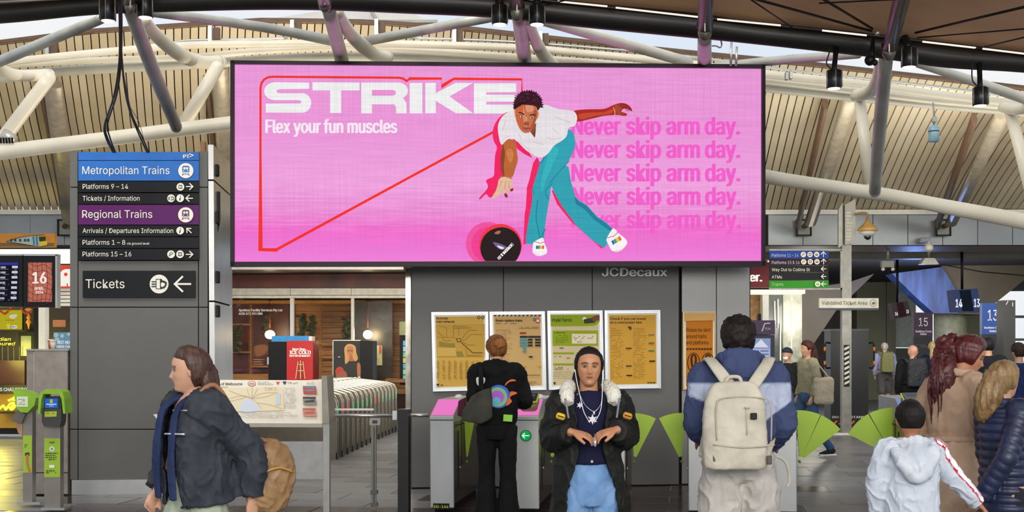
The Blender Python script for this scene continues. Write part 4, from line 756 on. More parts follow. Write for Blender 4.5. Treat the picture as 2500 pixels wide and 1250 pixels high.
# ================================================================ LEFT READERS AND CABINET
KB = Fr(115, 1207, 14.0, radians(3), True); t = KB.thing('steel_cabinet', 'plain brown grey steel cabinet left of the wayfinding column', 'cabinet'); m_cab = M(['#857b72', '#938a80'], rough=.42, metal=.3, var=.05)
b = MB(); KB.rect(b, 83, 856, 165, 1206, 0, .35, m_cab); b.build('body', t); b = MB(); KB.rect(b, 65, 856, 82, 1206, .02, .43, m_cab); b.build('side_body', t); b = MB(); KB.rect(b, 63, 852, 168, 856, -.01, .47, M('#a59c92', rough=.3, metal=.4)); b.build('top', t)
b = MB(); KB.rect(b, 83, 1153, 165, 1155, -.004, .01, m_joint); KB.rect(b, 82, 860, 83.4, 1200, -.003, .01, M('#a59c92')); b.build('seam', t)
def cup(px, py0, py1, label, col, lid):
    a, c = KB.L(px, py0, .2), KB.L(px, py1, .2); h = a.z - c.z; t = thing('coffee_cup', label, 'cup', KB.world((c.x, .2 if px > 125 else .29, KB.L(px, 852, 0).z + .001)), 0, 'takeaway cups on the steel cabinet')
    b = MB(); b.lathe([(.028, 0), (.04, h * .88)], (0, 0, 0), n=18); b.build('cup_body', t, M(col, rough=.5)); b = MB(); b.lathe([(.043, h * .86), (.043, h * .93), (.038, h * .95), (.037, h)], (0, 0, 0), n=18); b.build('lid', t, M(lid, rough=.4))
cup(119, 829, 853, 'brown takeaway cup with pale lid, left one on the cabinet', '#a2552c', '#c9bba4'); cup(130.5, 833, 854, 'pale grey takeaway cup, right one on the cabinet', '#b9b7a4', '#c4c2b0')
def validator(fr, cx, top, base, label, side=False):
    t = fr.thing('card_validator', label, 'card reader', 'lime card readers by the column'); m = M('#8d857c', rough=.35, metal=.5, var=.05); lime = M(['#7fae22', '#90bf2c'], rough=.35, var=.04)
    if not side:
        b = MB(); fr.rect(b, 108, 1040, 147, 1242, 0, .1, m); b.build('pole', t); b = MB(); fr.rect(b, 99, 1240, 157, 1246, -.05, .2, m_alu); b.build('foot_plate', t)
        b = MB(); fr.prism(b, [(102, 998), (150, 998), (149, 1030), (145, 1042), (108, 1042), (102, 1030)], -.09, .14, M('#3b3a36', rough=.4)); b.build('reader_body', t)
        b = MB(); fr.prism(b, [(103, 968), (148, 968), (150, 998), (102, 998)], -.05, .1, M('#2a2b2a', rough=.4)); b.build('screen_surround', t)
        b = MB(); fr.prism(b, [(92, 1010), (94, 975), (99, 957), (110, 951), (142, 951), (152, 957), (157, 975), (159, 1010), (154, 1010), (150, 975), (145, 962), (106, 962), (101, 975), (98, 1010)], -.14, .22, lime); b.build('hood', t)
        p = Print(fr, -.052, .001, lambda c: E(c, .9)); p.rect(110, 973, 141, 996, '#2f66c4'); p.rect(122, 975, 129, 984, '#a9c52c'); p.rect(113, 986, 138, 988, '#e9f0ff'); p.rect(120, 990, 131, 992, '#9ac2f0'); p.build('screen', t)
        p = Print(fr, -.092, .001); p.poly([(109, 1005), (139, 1004), (138, 1017), (109, 1018)], '#a8b82c'); p.scribble(114, 1007, 134, 1011, 1, 1.5, '#3c4a18'); p.build('sticker', t)
        p = Print(fr, -.002, .001); L_ = '#98b82e'; p.rect(108, 1070, 147, 1165, L_); p.text('myki', 120, 133, 1082, 4.6, '#26300c', .03); p.circ(127, 1096, 6, '#e8ecd8'); p.circ(127, 1096, 3.4, '#7c8a9a'); p.scribble(111, 1104, 143, 1124, 4, 2.4, '#3a4a18'); p.rect(121, 1135, 133, 1142, '#e8ecd8'); p.scribble(113, 1147, 142, 1156, 2, 2.6, '#3a4a18'); p.build('sticker', t)
    else:
        b = MB(); fr.rect(b, 56, 985, 79, 1228, 0, .1, m); b.build('pole', t); b = MB(); fr.rect(b, 42, 1226, 97, 1232, -.05, .2, m_alu); b.build('foot_plate', t)
        b = MB(); fr.prism(b, [(31, 950), (62, 955), (88, 972), (84, 990), (66, 1008), (50, 1006), (40, 995)], -.08, .2, lime); b.build('hood', t); b = MB(); fr.prism(b, [(40, 1002), (62, 1010), (52, 1034), (27, 1028)], -.05, .14, M('#6a625a', rough=.35, metal=.4)); b.build('reader_body', t)
        b = MB(); fr.prism(b, [(37, 1034), (55, 1034), (55, 1068), (44, 1056)], .0, .08, M('#b58a6a', rough=.4, metal=.3)); b.build('bracket', t); p = Print(fr, -.082, .001); p.rect(41, 968, 68, 993, '#d8dcc4'); p.scribble(45, 973, 64, 989, 4, 2, '#7a7f70', .6); p.build('sticker', t)
        p = Print(fr, -.002, .001); p.rect(56, 1063, 78, 1154, '#98b82e'); p.scribble(60, 1084, 75, 1094, 3, 1.8, '#3a4a18'); p.poly([(61, 1106), (71, 1104), (73, 1112), (62, 1113)], '#222'[0:1] + '222222'); p.poly(crv([(64, 1112), (70, 1110), (70, 1130), (76, 1153), (70, 1153), (64, 1132)], 3, True), '#b5713c'); p.build('sticker', t)
validator(Fr(127, 1244, 12.6, 0, True), 127, 945, 1245, 'lime hooded card reader facing front with blue screen'); validator(Fr(68, 1230, 12.95, 0, True), 60, 945, 1230, 'lime hooded card reader seen from its side, left of the cabinet', True)
# ================================================================ LEFT SHOPS AND BOARDS
LS = Fr(60, 1050, 23, 0, True)
t = struct(thing('wall_left', None, None, LS.o, 0)); b = MB(); LS.rect(b, -260, 598, 175, 1060, 1.2, .2, M('#2a2116', rough=.5)); b.build('rear', t)
b = MB(); LS.rect(b, -260, 608, 172, 640, -.1, .4, E('#fff9ee', 1.15)); b.build('light_band', t); b = MB(); LS.rect(b, -260, 600, 172, 608, -.12, .5, m_joint); b.build('rim', t); 
b = MB(); LS.rect(b, 94, 740, 110, 853, -.05, .2, m_white); b.build('mullion', t)
for k in range(5): b = MB(); LS.rect(b, 140, 704 + k * 9, 172, 711 + k * 9, .05, .1, m_white); b.build('louvre', t)
b = MB(); LS.rect(b, 0, 1005, 62, 1010, .3, .2, m_joint); b.build('ledge', t)
def lthing(name, label, cat, fn, grp=None):
    t = LS.thing(name, label, cat, grp); fn(t); return t
def f(t):
    b = MB(); LS.rect(b, 140, 647, 176, 703, -.16, .1, M('#d9432c', rough=.4)); b.build('panel', t); p = Print(LS, -.165, .003, lambda c: E(c, 1)); p.poly([(146, 668), (152, 660), (160, 657), (172, 657), (172, 699), (146, 699)], '#f4efe6'); p.rect(163, 692, 166, 700, '#e0452e'); p.circ(161, 670, 4.4, '#e0452e', 16); p.build('lettering', t)
lthing('shop_sign', 'red shop sign with white rounded letter, left of the column', 'sign', f)
def f(t):
    b = MB(); LS.rect(b, -40, 570, 133, 603, -.5, .12, M('#b97a20', rough=.5)); b.build('panel', t); p = Print(LS, -.505, .003)
    p.rect(-40, 593, 132, 602, '#6f5520'); p.poly([(18, 590), (50, 580), (85, 575), (97, 575), (97, 602), (85, 600), (50, 594)], '#9fb3b0'); p.poly([(94, 576), (112, 575), (116, 594), (114, 600), (97, 602)], '#c9b52a'); p.poly([(95, 578), (112, 577), (113, 588), (97, 590)], '#1c1a14'); p.poly([(80, 578), (84, 577), (86, 598), (82, 598)], '#2a6f90'); p.poly([(88, 577), (92, 576), (94, 600), (90, 600)], '#2a6f90')
    for x in (26, 36, 48, 60, 68): p.poly([(x, 584), (x + 5, 583), (x + 5, 590), (x, 590)], '#2a3436')
    p.line([(18, 590), (50, 580), (85, 575), (112, 574)], 1.2, '#15130c'); p.line([(18, 591), (50, 595), (97, 603), (116, 600)], 1.4, '#15130c'); p.build('printed_face', t)
lthing('train_sign', 'orange sign with drawing of a yellow-nosed train, upper left edge', 'sign', f)
DBF = Fr(60, 740, 17.5, 0); 
t = DBF.thing('departure_screen', 'black departure list screen at the left edge', 'screen'); b = MB(); DBF.rect(b, -60, 624, 55, 749, 0, .12, m_black); b.build('case', t); b = MB(); DBF.rect(b, -60, 620, 55, 624, -.01, .14, m_alu); b.build('trim', t); p = Print(DBF, -.003, .002, lambda c: E(c, .9))
p.rect(-50, 641, 45, 737, '#0e0e1c'); p.rect(-50, 641, 45, 647, '#3434a8')
for k in range(7):
    y = 650 + k * 12.6; p.text(('URNE', 'URNE', 'URNE', 'BANK', 'BANK', 'BANK', 'BANK')[k], 2, 15, y + 5, 4.6, '#d8d8e8', .03); p.rect(30, y - 1, 44, y + 5, '#cfcfe0'); p.scribble(2, y + 6, 28, y + 8.5, 1, 1.3, '#8080a0'); p.scribble(36, y + 7, 43, y + 9.5, 1, 1.6, '#8080a0')
p.build('display', t)
t = DBF.thing('date_screen', 'black bordered screen showing 16 April 2024 on orange tiles', 'screen'); b = MB(); DBF.rect(b, 57, 625, 136, 750, 0, .12, m_black); b.build('case', t); b = MB(); DBF.rect(b, 135, 622, 139, 752, -.01, .14, m_alu); DBF.rect(b, 57, 620, 139, 624.5, -.01, .14, m_alu); b.build('trim', t); p = Print(DBF, -.003, .002, lambda c: E(c, .95)); p.rect(68, 641, 127, 737, '#b96a58')
for a in range(8): p.line(crv([(68, 640 + a * 14), (88, 650 + a * 14), (108, 646 + a * 14), (127, min(737, 660 + a * 12))], 4), 1.1, '#5a241e')
for a in range(6): p.line(crv([(70 + a * 11, 641), (66 + a * 12 + 4, 690), (72 + a * 10, 737)], 4), 1.1, '#5a241e')
p.text('16', 81, 116, 692, 27, '#ffe9e2', .035); p.text('APRIL', 86, 110, 708, 7, '#ffe9e2', .03); p.text('2024', 89, 108, 717, 6.4, '#ffe9e2', .03); p.build('display', t)
def f(t):
    b = MB(); LS.rect(b, -60, 751, 55, 806, .6, .08, M('#3a3216', rough=.4)); b.build('case', t); p = Print(LS, .598, .003, lambda c: E(c, .72)); p.rect(-60, 757, 54, 804, '#c9bc22'); p.poly(crv([(22, 772), (30, 768), (42, 768), (40, 774), (30, 779)], 3, True), '#e6e0c4'); p.scribble(14, 780, 40, 783, 1, 1.4, '#a83a1c'); p.poly([(16, 791), (26, 791), (24, 803), (19, 803)], '#dde05a'); p.circ(36, 798, 7, '#f0e8f0', 16, 4.4); p.scribble(31, 797, 41, 799, 1, 2, '#5a2a80'); p.build('display', t)
lthing('menu_screen', 'glowing yellow menu screen in the left hand shop', 'screen', f)
NE = E('#fff23a', 2.2)
def f(t):
    vs, fs = text_geo('Indian', 0); 
    for s_, x0, x1, y in (('Indian', -20, 25, 832), ('flavoured', -34, 35, 843)):
        b = MB(); vs, fs = text_geo(s_); w_ = max(v.x for v in vs); q = []
        for v in vs: a, z = LS.xz(x0 + v.x / w_ * (x1 - x0) + v.y * 5, y - v.y / CAP * 8, .9); q.append((a, .9, z))
        b.add(q, fs); b.build('neon_word', t, NE)
lthing('neon_sign', 'yellow neon script sign glowing in the left shop', 'neon sign', f)
def f(t):
    b = MB(); LS.rect(b, -60, 940, 64, 962, .35, .1, m_black); b.build('board', t); p = Print(LS, .345, .003, lambda c: E(c, .9)); p.text('S CHAI POINT', 0, 68, 955, 8.5, '#f0eee8', .03); p.build('lettering', t)
lthing('shop_fascia_sign', 'black fascia with white chai lettering behind the side-on reader', 'sign', f)
def f(t):
    for k, (pts) in enumerate(([(20, 992), (26, 985), (34, 984), (30, 992), (26, 996), (38, 990)], [(0, 998), (8, 990), (14, 1000), (20, 992), (28, 1000), (36, 993)], [(20, 978), (30, 974), (38, 968), (34, 978), (40, 972)])): b = MB(); b.tube([LS.L(x, y, .4) for x, y in crv(pts, 4)], .022, NE, n=6); b.build('neon_stroke', t)
lthing('neon_scribble', 'lower yellow neon scribble behind the side-on reader', 'neon sign', f)
def f(t):
    b = MB(); LS.rect(b, -60, 880, 60, 940, .8, .3, M('#3a1c0e', rough=.3)); b.build('body', t); b = MB(); LS.rect(b, -60, 962, 60, 1045, .6, .3, M('#8a6a1a', rough=.3)); b.build('front', t)
    for k in range(4): b = MB(); LS.rect(b, 5 + k * 14, 846, 6 + k * 14, 880, .8, .02, M('#6a5a3a')); b.build('rack_wire', t)
lthing('shop_counter', 'dark wooden shop counter glowing yellow at lower left', 'counter', f)
def f(t):
    b = MB(); c = LS.L(70, 780, .5); k = abs(LS.L(80, 780, .5).x - c.x) / 10; b.lathe([(.2 * 10 * k, 28 * k), (10 * k, 25 * k), (3 * k, 17 * k), (4 * k, 14 * k), (2 * k, 9 * k), (6 * k, 4 * k), (2.4 * k, 1 * k), (7 * k, -7 * k), (3 * k, -12 * k), (1 * k, -24 * k)], c, n=14); b.build('body', t, M('#d6841e', rough=.4))
lthing('hanging_ornament', 'orange turned ornament hanging beside the yellow menu', 'ornament', f)
def f(t):
    pts = crv([(0, 758), (10, 766), (18, 762), (26, 752)], 4) + crv([(52, 752), (58, 762), (68, 764), (78, 760)], 4)
    for k, (x, y) in enumerate(pts[::2]): b = MB(); b.ball(LS.L(x, y, .45), .028, n=8); b.build('flower', t, M('#8a2a1c', rough=.7))
lthing('flower_garland', 'dark red flower garland along the top of the left shop', 'garland', f)
def f(t):
    b = MB(); LS.rect(b, 82, 752, 93, 860, .5, .1, m_black); b.build('frame', t); b = MB(); LS.rect(b, 45, 810, 82, 870, .9, .1, m_black); b.build('frame', t); b = MB(); LS.rect(b, 51, 820, 76, 869, .88, .02, M('#7c8660', rough=.2)); b.build('pane', t)
lthing('glass_door', 'dark framed greenish glass door in the left shop', 'door', f)
def f(t):
    b = MB(); LS.rect(b, 131, 810, 178, 853, .1, .06, m_black); b.build('case', t); p = Print(LS, .098, .003, lambda c: E(c, .8)); p.rect(131, 811, 176, 852, '#6f97ae'); [p.circ(x, y, r, '#a9c6cc', 12) for x, y, r in ((137, 818, 6), (152, 820, 5), (140, 830, 6), (168, 816, 4))]
    p.text('HOT HO', 141, 171, 840, 8, '#ffffff', .03); p.text('FRIED CHI', 139, 172, 849, 5.4, '#ffffff', .03); p.build('display', t)
lthing('food_screen', 'pale blue screen advertising hot fried food beside the cups', 'screen', f)
def f(t):
    b = MB(); LS.rect(b, 129, 781, 158, 798, .5, .05, M('#a3694a', rough=.5)); b.build('board', t)
lthing('notice_panel', 'small brown panel above the pale blue food screen', 'panel', f)
pointl('yellow_shop_glow', LS.world((-.6, .1, 1.6)), 45, (1, .86, .15), .3); pointl('yellow_shop_glow_low', LS.world((-.5, -.4, .9)), 48, (1, .85, .1), .3)
# ================================================================ CAFE FRONT BEHIND THE TURNSTILES
CF = Fr(760, 1030, 28, 0, True); t = struct(thing('wall_back', None, None, CF.o, 0))
b = MB(); CF.rect(b, 500, 655, 1006, 703, 0, .3, M(['#4c1c12', '#7a3420'], rough=.45, var=.2, scale=1.4)); b.build('fascia_band', t)
m_cr = M('#cdc6b4', rough=.4, metal=.1)
for x0, x1 in ((500, 556), (557, 708), (709, 857), (858, 1006)): b = MB(); CF.rect(b, x0, 704, x1, 720, -.15, .4, m_cr); b.build('canopy_panel', t)
b = MB(); CF.rect(b, 500, 721, 1006, 727, -.05, .3, M('#e8e2d2', rough=.3)); b.build('head_rail', t)
for x0, x1 in ((551, 564), (708, 717), (857, 864)): b = MB(); CF.rect(b, x0, 724, x1, 1030, 0, .12, m_white); b.build('mullion', t)
b = MB(); CF.rect(b, 490, 735, 555, 742, .0, .1, E('#fff2dc', 1.1)); b.build('light_strip', t)
m_timb = M(['#8a5a2a', '#a8753c'], rough=.5, var=.1, scale=3, stretch=(.6, 1, 8)); m_gl = M('#1c1410', rough=.1, var=.1, coat=.6)
b = MB(); CF.rect(b, 480, 727, 1030, 1040, 2.3, .1, M('#3a1c14', rough=.6)); b.build('rear', t)
for k in range(17): b = MB(); CF.rect(b, 722, 733 + k * 13.5, 1000, 745.6 + k * 13.5, 2.2 - (k % 2) * .01, .06, m_timb); b.build('plank', t)
b = MB(); CF.rect(b, 866, 736, 958, 925, 1.6, .1, M(['#211d16', '#343024'], rough=.3, var=.1)); b.build('dark_panel', t)
b = MB(); CF.rect(b, 566, 740, 706, 912, 2.1, .06, M(['#3c1810', '#6a3426'], rough=.35, var=.25, scale=2)); b.build('mural', t)
for x in (612, 782): b = MB(); CF.rect(b, x - 2, 742, x + 2, 930, 2.0, .06, m_timb); b.build('stud', t)
for y, x0, x1 in ((790, 566, 612), (840, 720, 858), (870, 720, 858), (893, 612, 700), (858, 500, 612)): b = MB(); CF.rect(b, x0, y, x1, y + 4, 2.0, .06, m_timb); b.build('shelf_rail', t)
b = MB(); CF.rect(b, 500, 913, 858, 932, 1.2, .3, m_timb); b.build('bench', t); b = MB(); CF.rect(b, 940, 925, 1000, 934, .6, .6, m_timb); b.build('table_top', t); b = MB(); CF.rect(b, 500, 733, 1003, 741, 1.8, .4, M('#a5702e', rough=.5)); b.build('head_board', t)
p = Print(CF, -.01, .003); p.text('Spotless Facility Services Pty Ltd', 583, 689, 760, 5.6, '#f0ece0', .03); p.text('ACN: 072 293 880', 583, 641, 768.5, 5.4, '#f0ece0', .03); p.build('lettering', t)
p = Print(CF, 2.09, .004); p.poly(crv([(620, 848), (632, 842), (650, 842), (655, 852), (645, 866), (625, 870)], 3, True), '#8a5a3a'); p.scribble(620, 875, 645, 892, 3, 2, '#c9a070'); p.poly([(588, 742), (592, 728), (586, 728), (578, 752)], '#7f8696'); p.scribble(570, 900, 650, 908, 2, 1.4, '#8a5a8a'); p.build('mural_drawing', t)
b = MB(); CF.rect(b, 564, 727, 1003, 1040, .05, .02, M('#ffffff', rough=.02, var=0, trans=1, alpha=.25)); b.build('glass_front', t)
b = MB(); b.box((CF.o.x, 27 + 2.5, 3.45), (6, 5, .1), M('#2a1a12')); struct(b.build('ceiling_5'))
b = MB(); CF.rect(b, 975, 785, 990, 818, .6, .1, M('#a8ae70', rough=.4)); o = CF.place(b.build('green_panel')); tag(o, 'pale green panel above the drinks fridge beside the grey wall', 'panel')
t = CF.thing('drinks_fridge', 'lit drinks fridge just left of the grey poster wall', 'fridge'); b = MB(); CF.rect(b, 976, 818, 998, 940, .7, .5, m_black); b.build('case', t)
for k in range(7): b = MB(); CF.rect(b, 984, 832 + k * 14, 991, 844 + k * 14, .68, .03, E(('#8ad0e8', '#c8e8f0', '#9ad8a0', '#e8e070', '#70c0d8', '#a0e0b0', '#80d0c0')[k], .8)); b.build('shelf', t)
def pend(px, py, label):
    t = thing('pendant_lamp', label, 'lamp', P(px, py, 29), group='bare bulb pendants in the cafe'); b = MB(); b.tube([P(px, 733, 29), P(px, py - 6, 29)], .008, M('#8a2a2a'), n=5); wpart('cord', b, t); b = MB(); b.ball(P(px, py, 29), .036, E('#ffd890', 7), n=12); wpart('bulb', b, t); b = MB(); b.lathe([(.02, 0), (.03, .07)], P(px, py - 9, 29), M('#6a4a20', metal=.6), n=10); wpart('socket', b, t)
    b = MB(); b.lathe([(.06, 0), (.055, .02)], P(px, 734, 29), m_black, n=10); wpart('ceiling_rose', b, t); pointl('pendant_light', P(px, py - 2, 28.9), 32, (1, .75, .4), .1)
pend(659, 819, 'glowing bare bulb pendant left of the red cabinet'); pend(898, 819, 'glowing bare bulb pendant above the athlete poster')
lf = M(['#1e2412', '#39401f'], rough=.6)
for x, y0, y1, w_, lb in ((738, 768, 820, 13, 'left trailing green plant in the cafe window'), (762, 768, 850, 7, 'middle trailing green plant in the cafe window'), (849, 778, 830, 12, 'trailing plant right of the timber stud'), (580, 795, 860, 9, 'dark trailing plant behind the company lettering'), (652, 770, 815, 7, 'faint trailing plant left of the red cabinet')):
    t = thing('hanging_plant', lb, 'plant', P(x, y0, 29.6), group='trailing plants in the cafe'); b = MB(); b.tube([P(x, y0, 29.6), P(x, y1, 29.6)], .012, lf, n=5); wpart('stem', b, t); b = MB()
    for k in range(70): c = P(x + random.gauss(0, w_ * .5), random.uniform(y0, y1), 29.6 + random.uniform(-.1, .1)); a = random.random() * 6.28; s_ = .05; b.add([c + Vector((cos(a) * s_, -.02, sin(a) * s_)), c + Vector((cos(a + 1.6) * s_, .01, sin(a + 1.6) * s_)), c + Vector((cos(a + 3.1) * s_, -.01, sin(a + 3.1) * s_)), c + Vector((cos(a + 4.7) * s_, .01, sin(a + 4.7) * s_))], [(0, 1, 2, 3)])
    o = wpart('foliage', b, t); o.data.materials.clear(); o.data.materials.append(lf); o['kind'] = 'stuff'
VF = Fr(710, 1060, 26, 0, True); t = VF.thing('drinks_cabinet', 'black cabinet with red ice cold refreshment panel', 'vending machine'); b = MB(); VF.rect(b, 655, 834, 700, 1060, 0, .8, m_black); b.build('body', t); b = MB(); VF.rect(b, 700, 832, 764, 1060, -.05, .8, M('#b3191c', rough=.35, var=.04)); b.build('front', t); b = MB(); VF.rect(b, 652, 872, 656, 890, -.04, .06, m_alu); b.build('handle', t)
p = Print(VF, -.052, .003); W_ = '#f4ece4'; p.text('Next Stop...', 714, 751, 855, 5.4, W_, .04); p.text('ICE COLD', 707, 759, 864.5, 8.6, W_, .04); p.text('REFRESHMENT', 707, 759, 869.5 + 1.5, 4.6, W_, .04); p.poly([(727, 880), (742, 880), (744, 925), (724, 925)], '#8a1a16')
for q_ in ([(728, 882), (722, 925)], [(734, 880), (734, 925)], [(740, 882), (745, 925)], [(728, 905), (741, 905)], [(730, 890), (739, 890)]): p.line(q_, 2, '#d9a878')
p.build('lettering', t); t = VF.thing('blue_box', 'bright blue box top behind the red refreshment panel', 'box'); b = MB(); VF.rect(b, 663, 820, 754, 1050, .85, .4, M('#2f8fd0', rough=.4)); b.build('face', t); b = MB(); VF.rect(b, 754, 821, 762, 1050, .85, .4, m_white); b.build('side', t)
t = VF.thing('athlete_display', 'black display showing a long haired athlete holding a red ball', 'display'); b = MB(); VF.rect(b, 813, 832, 910, 1060, 0, .8, m_black); b.build('body', t); b = MB(); VF.rect(b, 812, 830, 880, 832, -.02, .1, m_alu); VF.rect(b, 812, 830, 814, 1000, -.02, .1, m_alu); b.build('rim', t)
p = Print(VF, -.003, .004); p.rect(815, 833, 879, 1000, '#14130f'); p.poly(crv([(838, 920), (836, 895), (846, 884), (856, 880), (868, 882), (876, 890), (880, 925), (878, 930), (838, 930)], 3, True), '#1c1a16'); p.poly(crv([(872, 888), (880, 890), (880, 920), (873, 918)], 3, True), '#9a6038'); p.poly(crv([(842, 870), (841, 850), (848, 841), (858, 840), (868, 846), (870, 860), (874, 876), (866, 882), (858, 870), (850, 884), (843, 888)], 3, True), '#b98a50'); p.poly(crv([(848, 850), (854, 845), (862, 849), (862, 862), (857, 870), (852, 869), (848, 860)], 3, True), '#a96c48'); p.poly([(853, 868), (860, 868), (864, 882), (852, 882)], '#9a6038'); p.circ(830, 908, 11, '#a82a1c', 16, 13); p.poly(crv([(820, 915), (840, 905), (848, 914), (846, 922), (830, 925)], 3, True), '#8a4c30'); p.line([(849, 856), (854, 855.5)], 1.4, '#3a2014'); p.line([(857, 855.5), (861, 856)], 1.4, '#3a2014'); p.scribble(826, 870, 840, 873, 1, 2, '#c9c0b0'); p.build('poster', t)
t = CF.thing('bottle_poster', 'pale green sheet with a red bottle on the dark cafe panel', 'poster'); b = MB(); CF.rect(b, 912, 843, 933, 892, 1.55, .04, M('#a8b088', rough=.5)); b.build('sheet', t); p = Print(CF, 1.545, .004); p.poly([(926, 844), (930, 844), (931, 860), (926, 866)], '#b3261c'); p.line([(918, 890), (918, 878), (925, 876), (925, 890)], .8, '#6a6a50'); p.build('drawing', t)
# ================================================================ RECEDING ROW OF TURNSTILES
m_ts = M(['#8b8272', '#7a7266'], rough=.3, metal=.6, var=.08); m_tst = M('#c9c4b6', rough=.25, metal=.7); N = 15
protos = []
for k in range(N):
    u = k / (N - 1); d = 18.6 + 6.6 * u; px = 822 + (966 - 822) * ((1 / 18.6 - 1 / d) / (1 / 18.6 - 1 / 25.2)); o = P(px, 900, d); o.z = 0
    red = k in (1, 2, 8, 9); t = thing('turnstile', '%s stainless turnstile of the receding row counted from the map board, %s light' % (('nearest', 'second', 'third', 'fourth', 'fifth', 'sixth', 'seventh', 'eighth', 'ninth', 'tenth', 'eleventh', 'twelfth', 'thirteenth', 'fourteenth', 'farthest')[k], 'red' if red else 'green'), 'turnstile', o, 0, 'receding row of turnstiles')
    if not protos:
        prof = [(-.0, 0), (-.0, .86), (-.04, .95), (-.2, 1.0), (-.95, 1.09), (-1.3, 1.09), (-1.3, 0)]
        b = MB(); n = len(prof); b.add([(x, -.09, z) for x, z in prof] + [(x, .09, z) for x, z in prof], [list(range(n))[::-1], list(range(n, 2 * n))] + [(i, (i + 1) % n, (i + 1) % n + n, i + n) for i in range(n)]); body = b.build('body', t, m_ts)
        b = MB(); path = [(x + (.005 if x > -.01 else 0), z + .008) for x, z in prof[1:6]]; pa = [(0.006, 0)] + path
        for y in (-.09, .09): b.tube([(x, y, z) for x, z in pa], .009, n=6)
        trim = b.build('edge_trim', t, m_tst); b = MB(); b.box((.002, 0, .05), (.02, .2, .1)); foot = b.build('foot', t, m_black); b = MB(); b.ball((-.75, 0, 1.1), .035, sc=(1, 1, .6)); dome = b.build('dome', t, m_lens)
        b = MB(); b.box((.008, 0, .74), (.01, .03, .13), bev=.003); bar = b.build('light_bar', t, E('#16c060', 1.1)); red_me = bar.data.copy(); red_me.materials.clear(); red_me.materials.append(E('#e02020', 1.1)); protos = [body, trim, foot, dome, bar]
        gl = M('#8aa8a0', rough=.05, var=0, alpha=.35); b = MB(); b.box((-.62, .32, .62), (.5, .02, .6), bev=.01); protos.append(b.build('glass_leaf', t, gl))
    else:
        for q_ in protos: c = q_.copy(); COL.objects.link(c); c.parent = t; c.matrix_local = q_.matrix_local
        if red: [setattr(c, 'data', red_me) for c in t.children if c.name.startswith('light_bar')]
# ================================================================ POLE WITH SIGNS, RIGHT HAND HALL
SF = Fr(2067, 1066, 23.4, 0, True)
t = SF.thing('sign_pole', 'tall grey sign pole with validated ticket area plate, right of the billboard', 'pole')
m_pole = M(['#7f7d76', '#8f8d86'], rough=.4, metal=.4)
b = MB(); SF.rect(b, 2056, 500, 2079, 1060, -.06, .14, m_pole); b.build('shaft', t); b = MB(); SF.rect(b, 2026, 1058, 2096, 1067, -.2, .4, m_white); b.build('base', t)
b = MB(); SF.rect(b, 2060, 842, 2074, 944, -.066, .01, m_black); b.build('hatched_plate', t); p = Print(SF, -.068, .002)
for k in range(8): p.poly([(2061, 850 + k * 12), (2073, 844 + k * 12), (2073, 850 + k * 12), (2061, 856 + k * 12)], '#c9c6ba')
p.build('hatching', t)
b = MB(); SF.rect(b, 2000, 728, 2145, 752, -.14, .06, M('#c9c5b6', rough=.45)); SF.rect(b, 2000, 752, 2145, 757, -.14, .06, M('#24303a', rough=.4)); b.build('sign_plate', t); p = Print(SF, -.142, .002); p.text('Validated Ticket Area', 2006, 2117, 744, 9, '#5a564c', .01); p.circ(2132, 740, 8.6, '#5a564c', 20); p.circ(2132, 740, 7.4, '#c9c5b6', 20); p.poly([(2127, 741), (2133, 736), (2138, 740), (2132, 745)], '#5a564c'); p.build('lettering', t)
for pts in ([(2047, 512), (2057, 492), (2057, 598), (2047, 606)], [(2063, 500), (2089, 485), (2089, 592), (2063, 598)]):
    b = MB(); SF.prism(b, pts, -.2, .06, M('#8a8880', rough=.4, metal=.3)); b.build('upper_sign', t)
p = Print(SF, -.203, .002); p.scribble(2067, 515, 2080, 590, 9, 2.4, '#c6c4ba', .7); p.build('lettering', t)
t = SF.thing('platform_sign', 'small blue, purple, black and green direction sign mounted on the grey pole', 'sign')
for y0, y1, c in ((612, 630, '#1d3f94'), (631, 648, '#25102a'), (649, 665, '#15151a'), (666, 684, '#15151a'), (685, 703, '#2f8a22')): b = MB(); SF.rect(b, 1879, y0, 2023, y1, -.12, .05, M(c, rough=.45, var=.03, spec=.15)); b.build('sign_plank', t)
b = MB(); SF.rect(b, 1878, 703, 2056, 707, -.1, .05, m_pole); SF.rect(b, 2052, 610, 2056, 707, -.1, .05, m_pole); SF.rect(b, 1878, 608, 2056, 612, -.1, .05, m_pole); b.build('frame', t)
p = Print(SF, -.122, .002)
for s_, x1, y, c in (('Platforms 11 – 14', 1949, 627, '#b8c0dc'), ('Platforms 15 & 16', 1952, 644.5, '#c8c0cc'), ('Way Out to Collins St', 1977, 662, WT), ('ATMs', 1909, 680, WT), ('Trams', 1912, 698, '#a9d490')): p.text(s_, 1884, x1, y, 7.4, c)
for y in (621.5, 639.5): [icon(p, x, y, 6.6, k) for x, k in ((1961, 'esc'), (1977, 'lift'), (1993, 'bus'))]; arrow(p, 2009, y, 6.5, pi / 2, 1.8)
for y in (657, 675.5, 694): arrow(p, 2009, y, 6, 0, 1.8)
icon(p, 1994, 694, 6.6, 'bus', '#2f8a22'); p.build('lettering', st if 0 else t)
t = thing('dome_camera', 'tan hooded dome security camera on a curved arm beside the sign pole', 'camera', P(2118, 560, 23)); b = MB(); b.tube([P(x, y, 23.1) for x, y in crv([(2088, 523), (2104, 520), (2117, 522), (2118, 534)], 4)], .02, M('#8a6a40', rough=.4, metal=.4), n=8); wpart('arm', b, t)
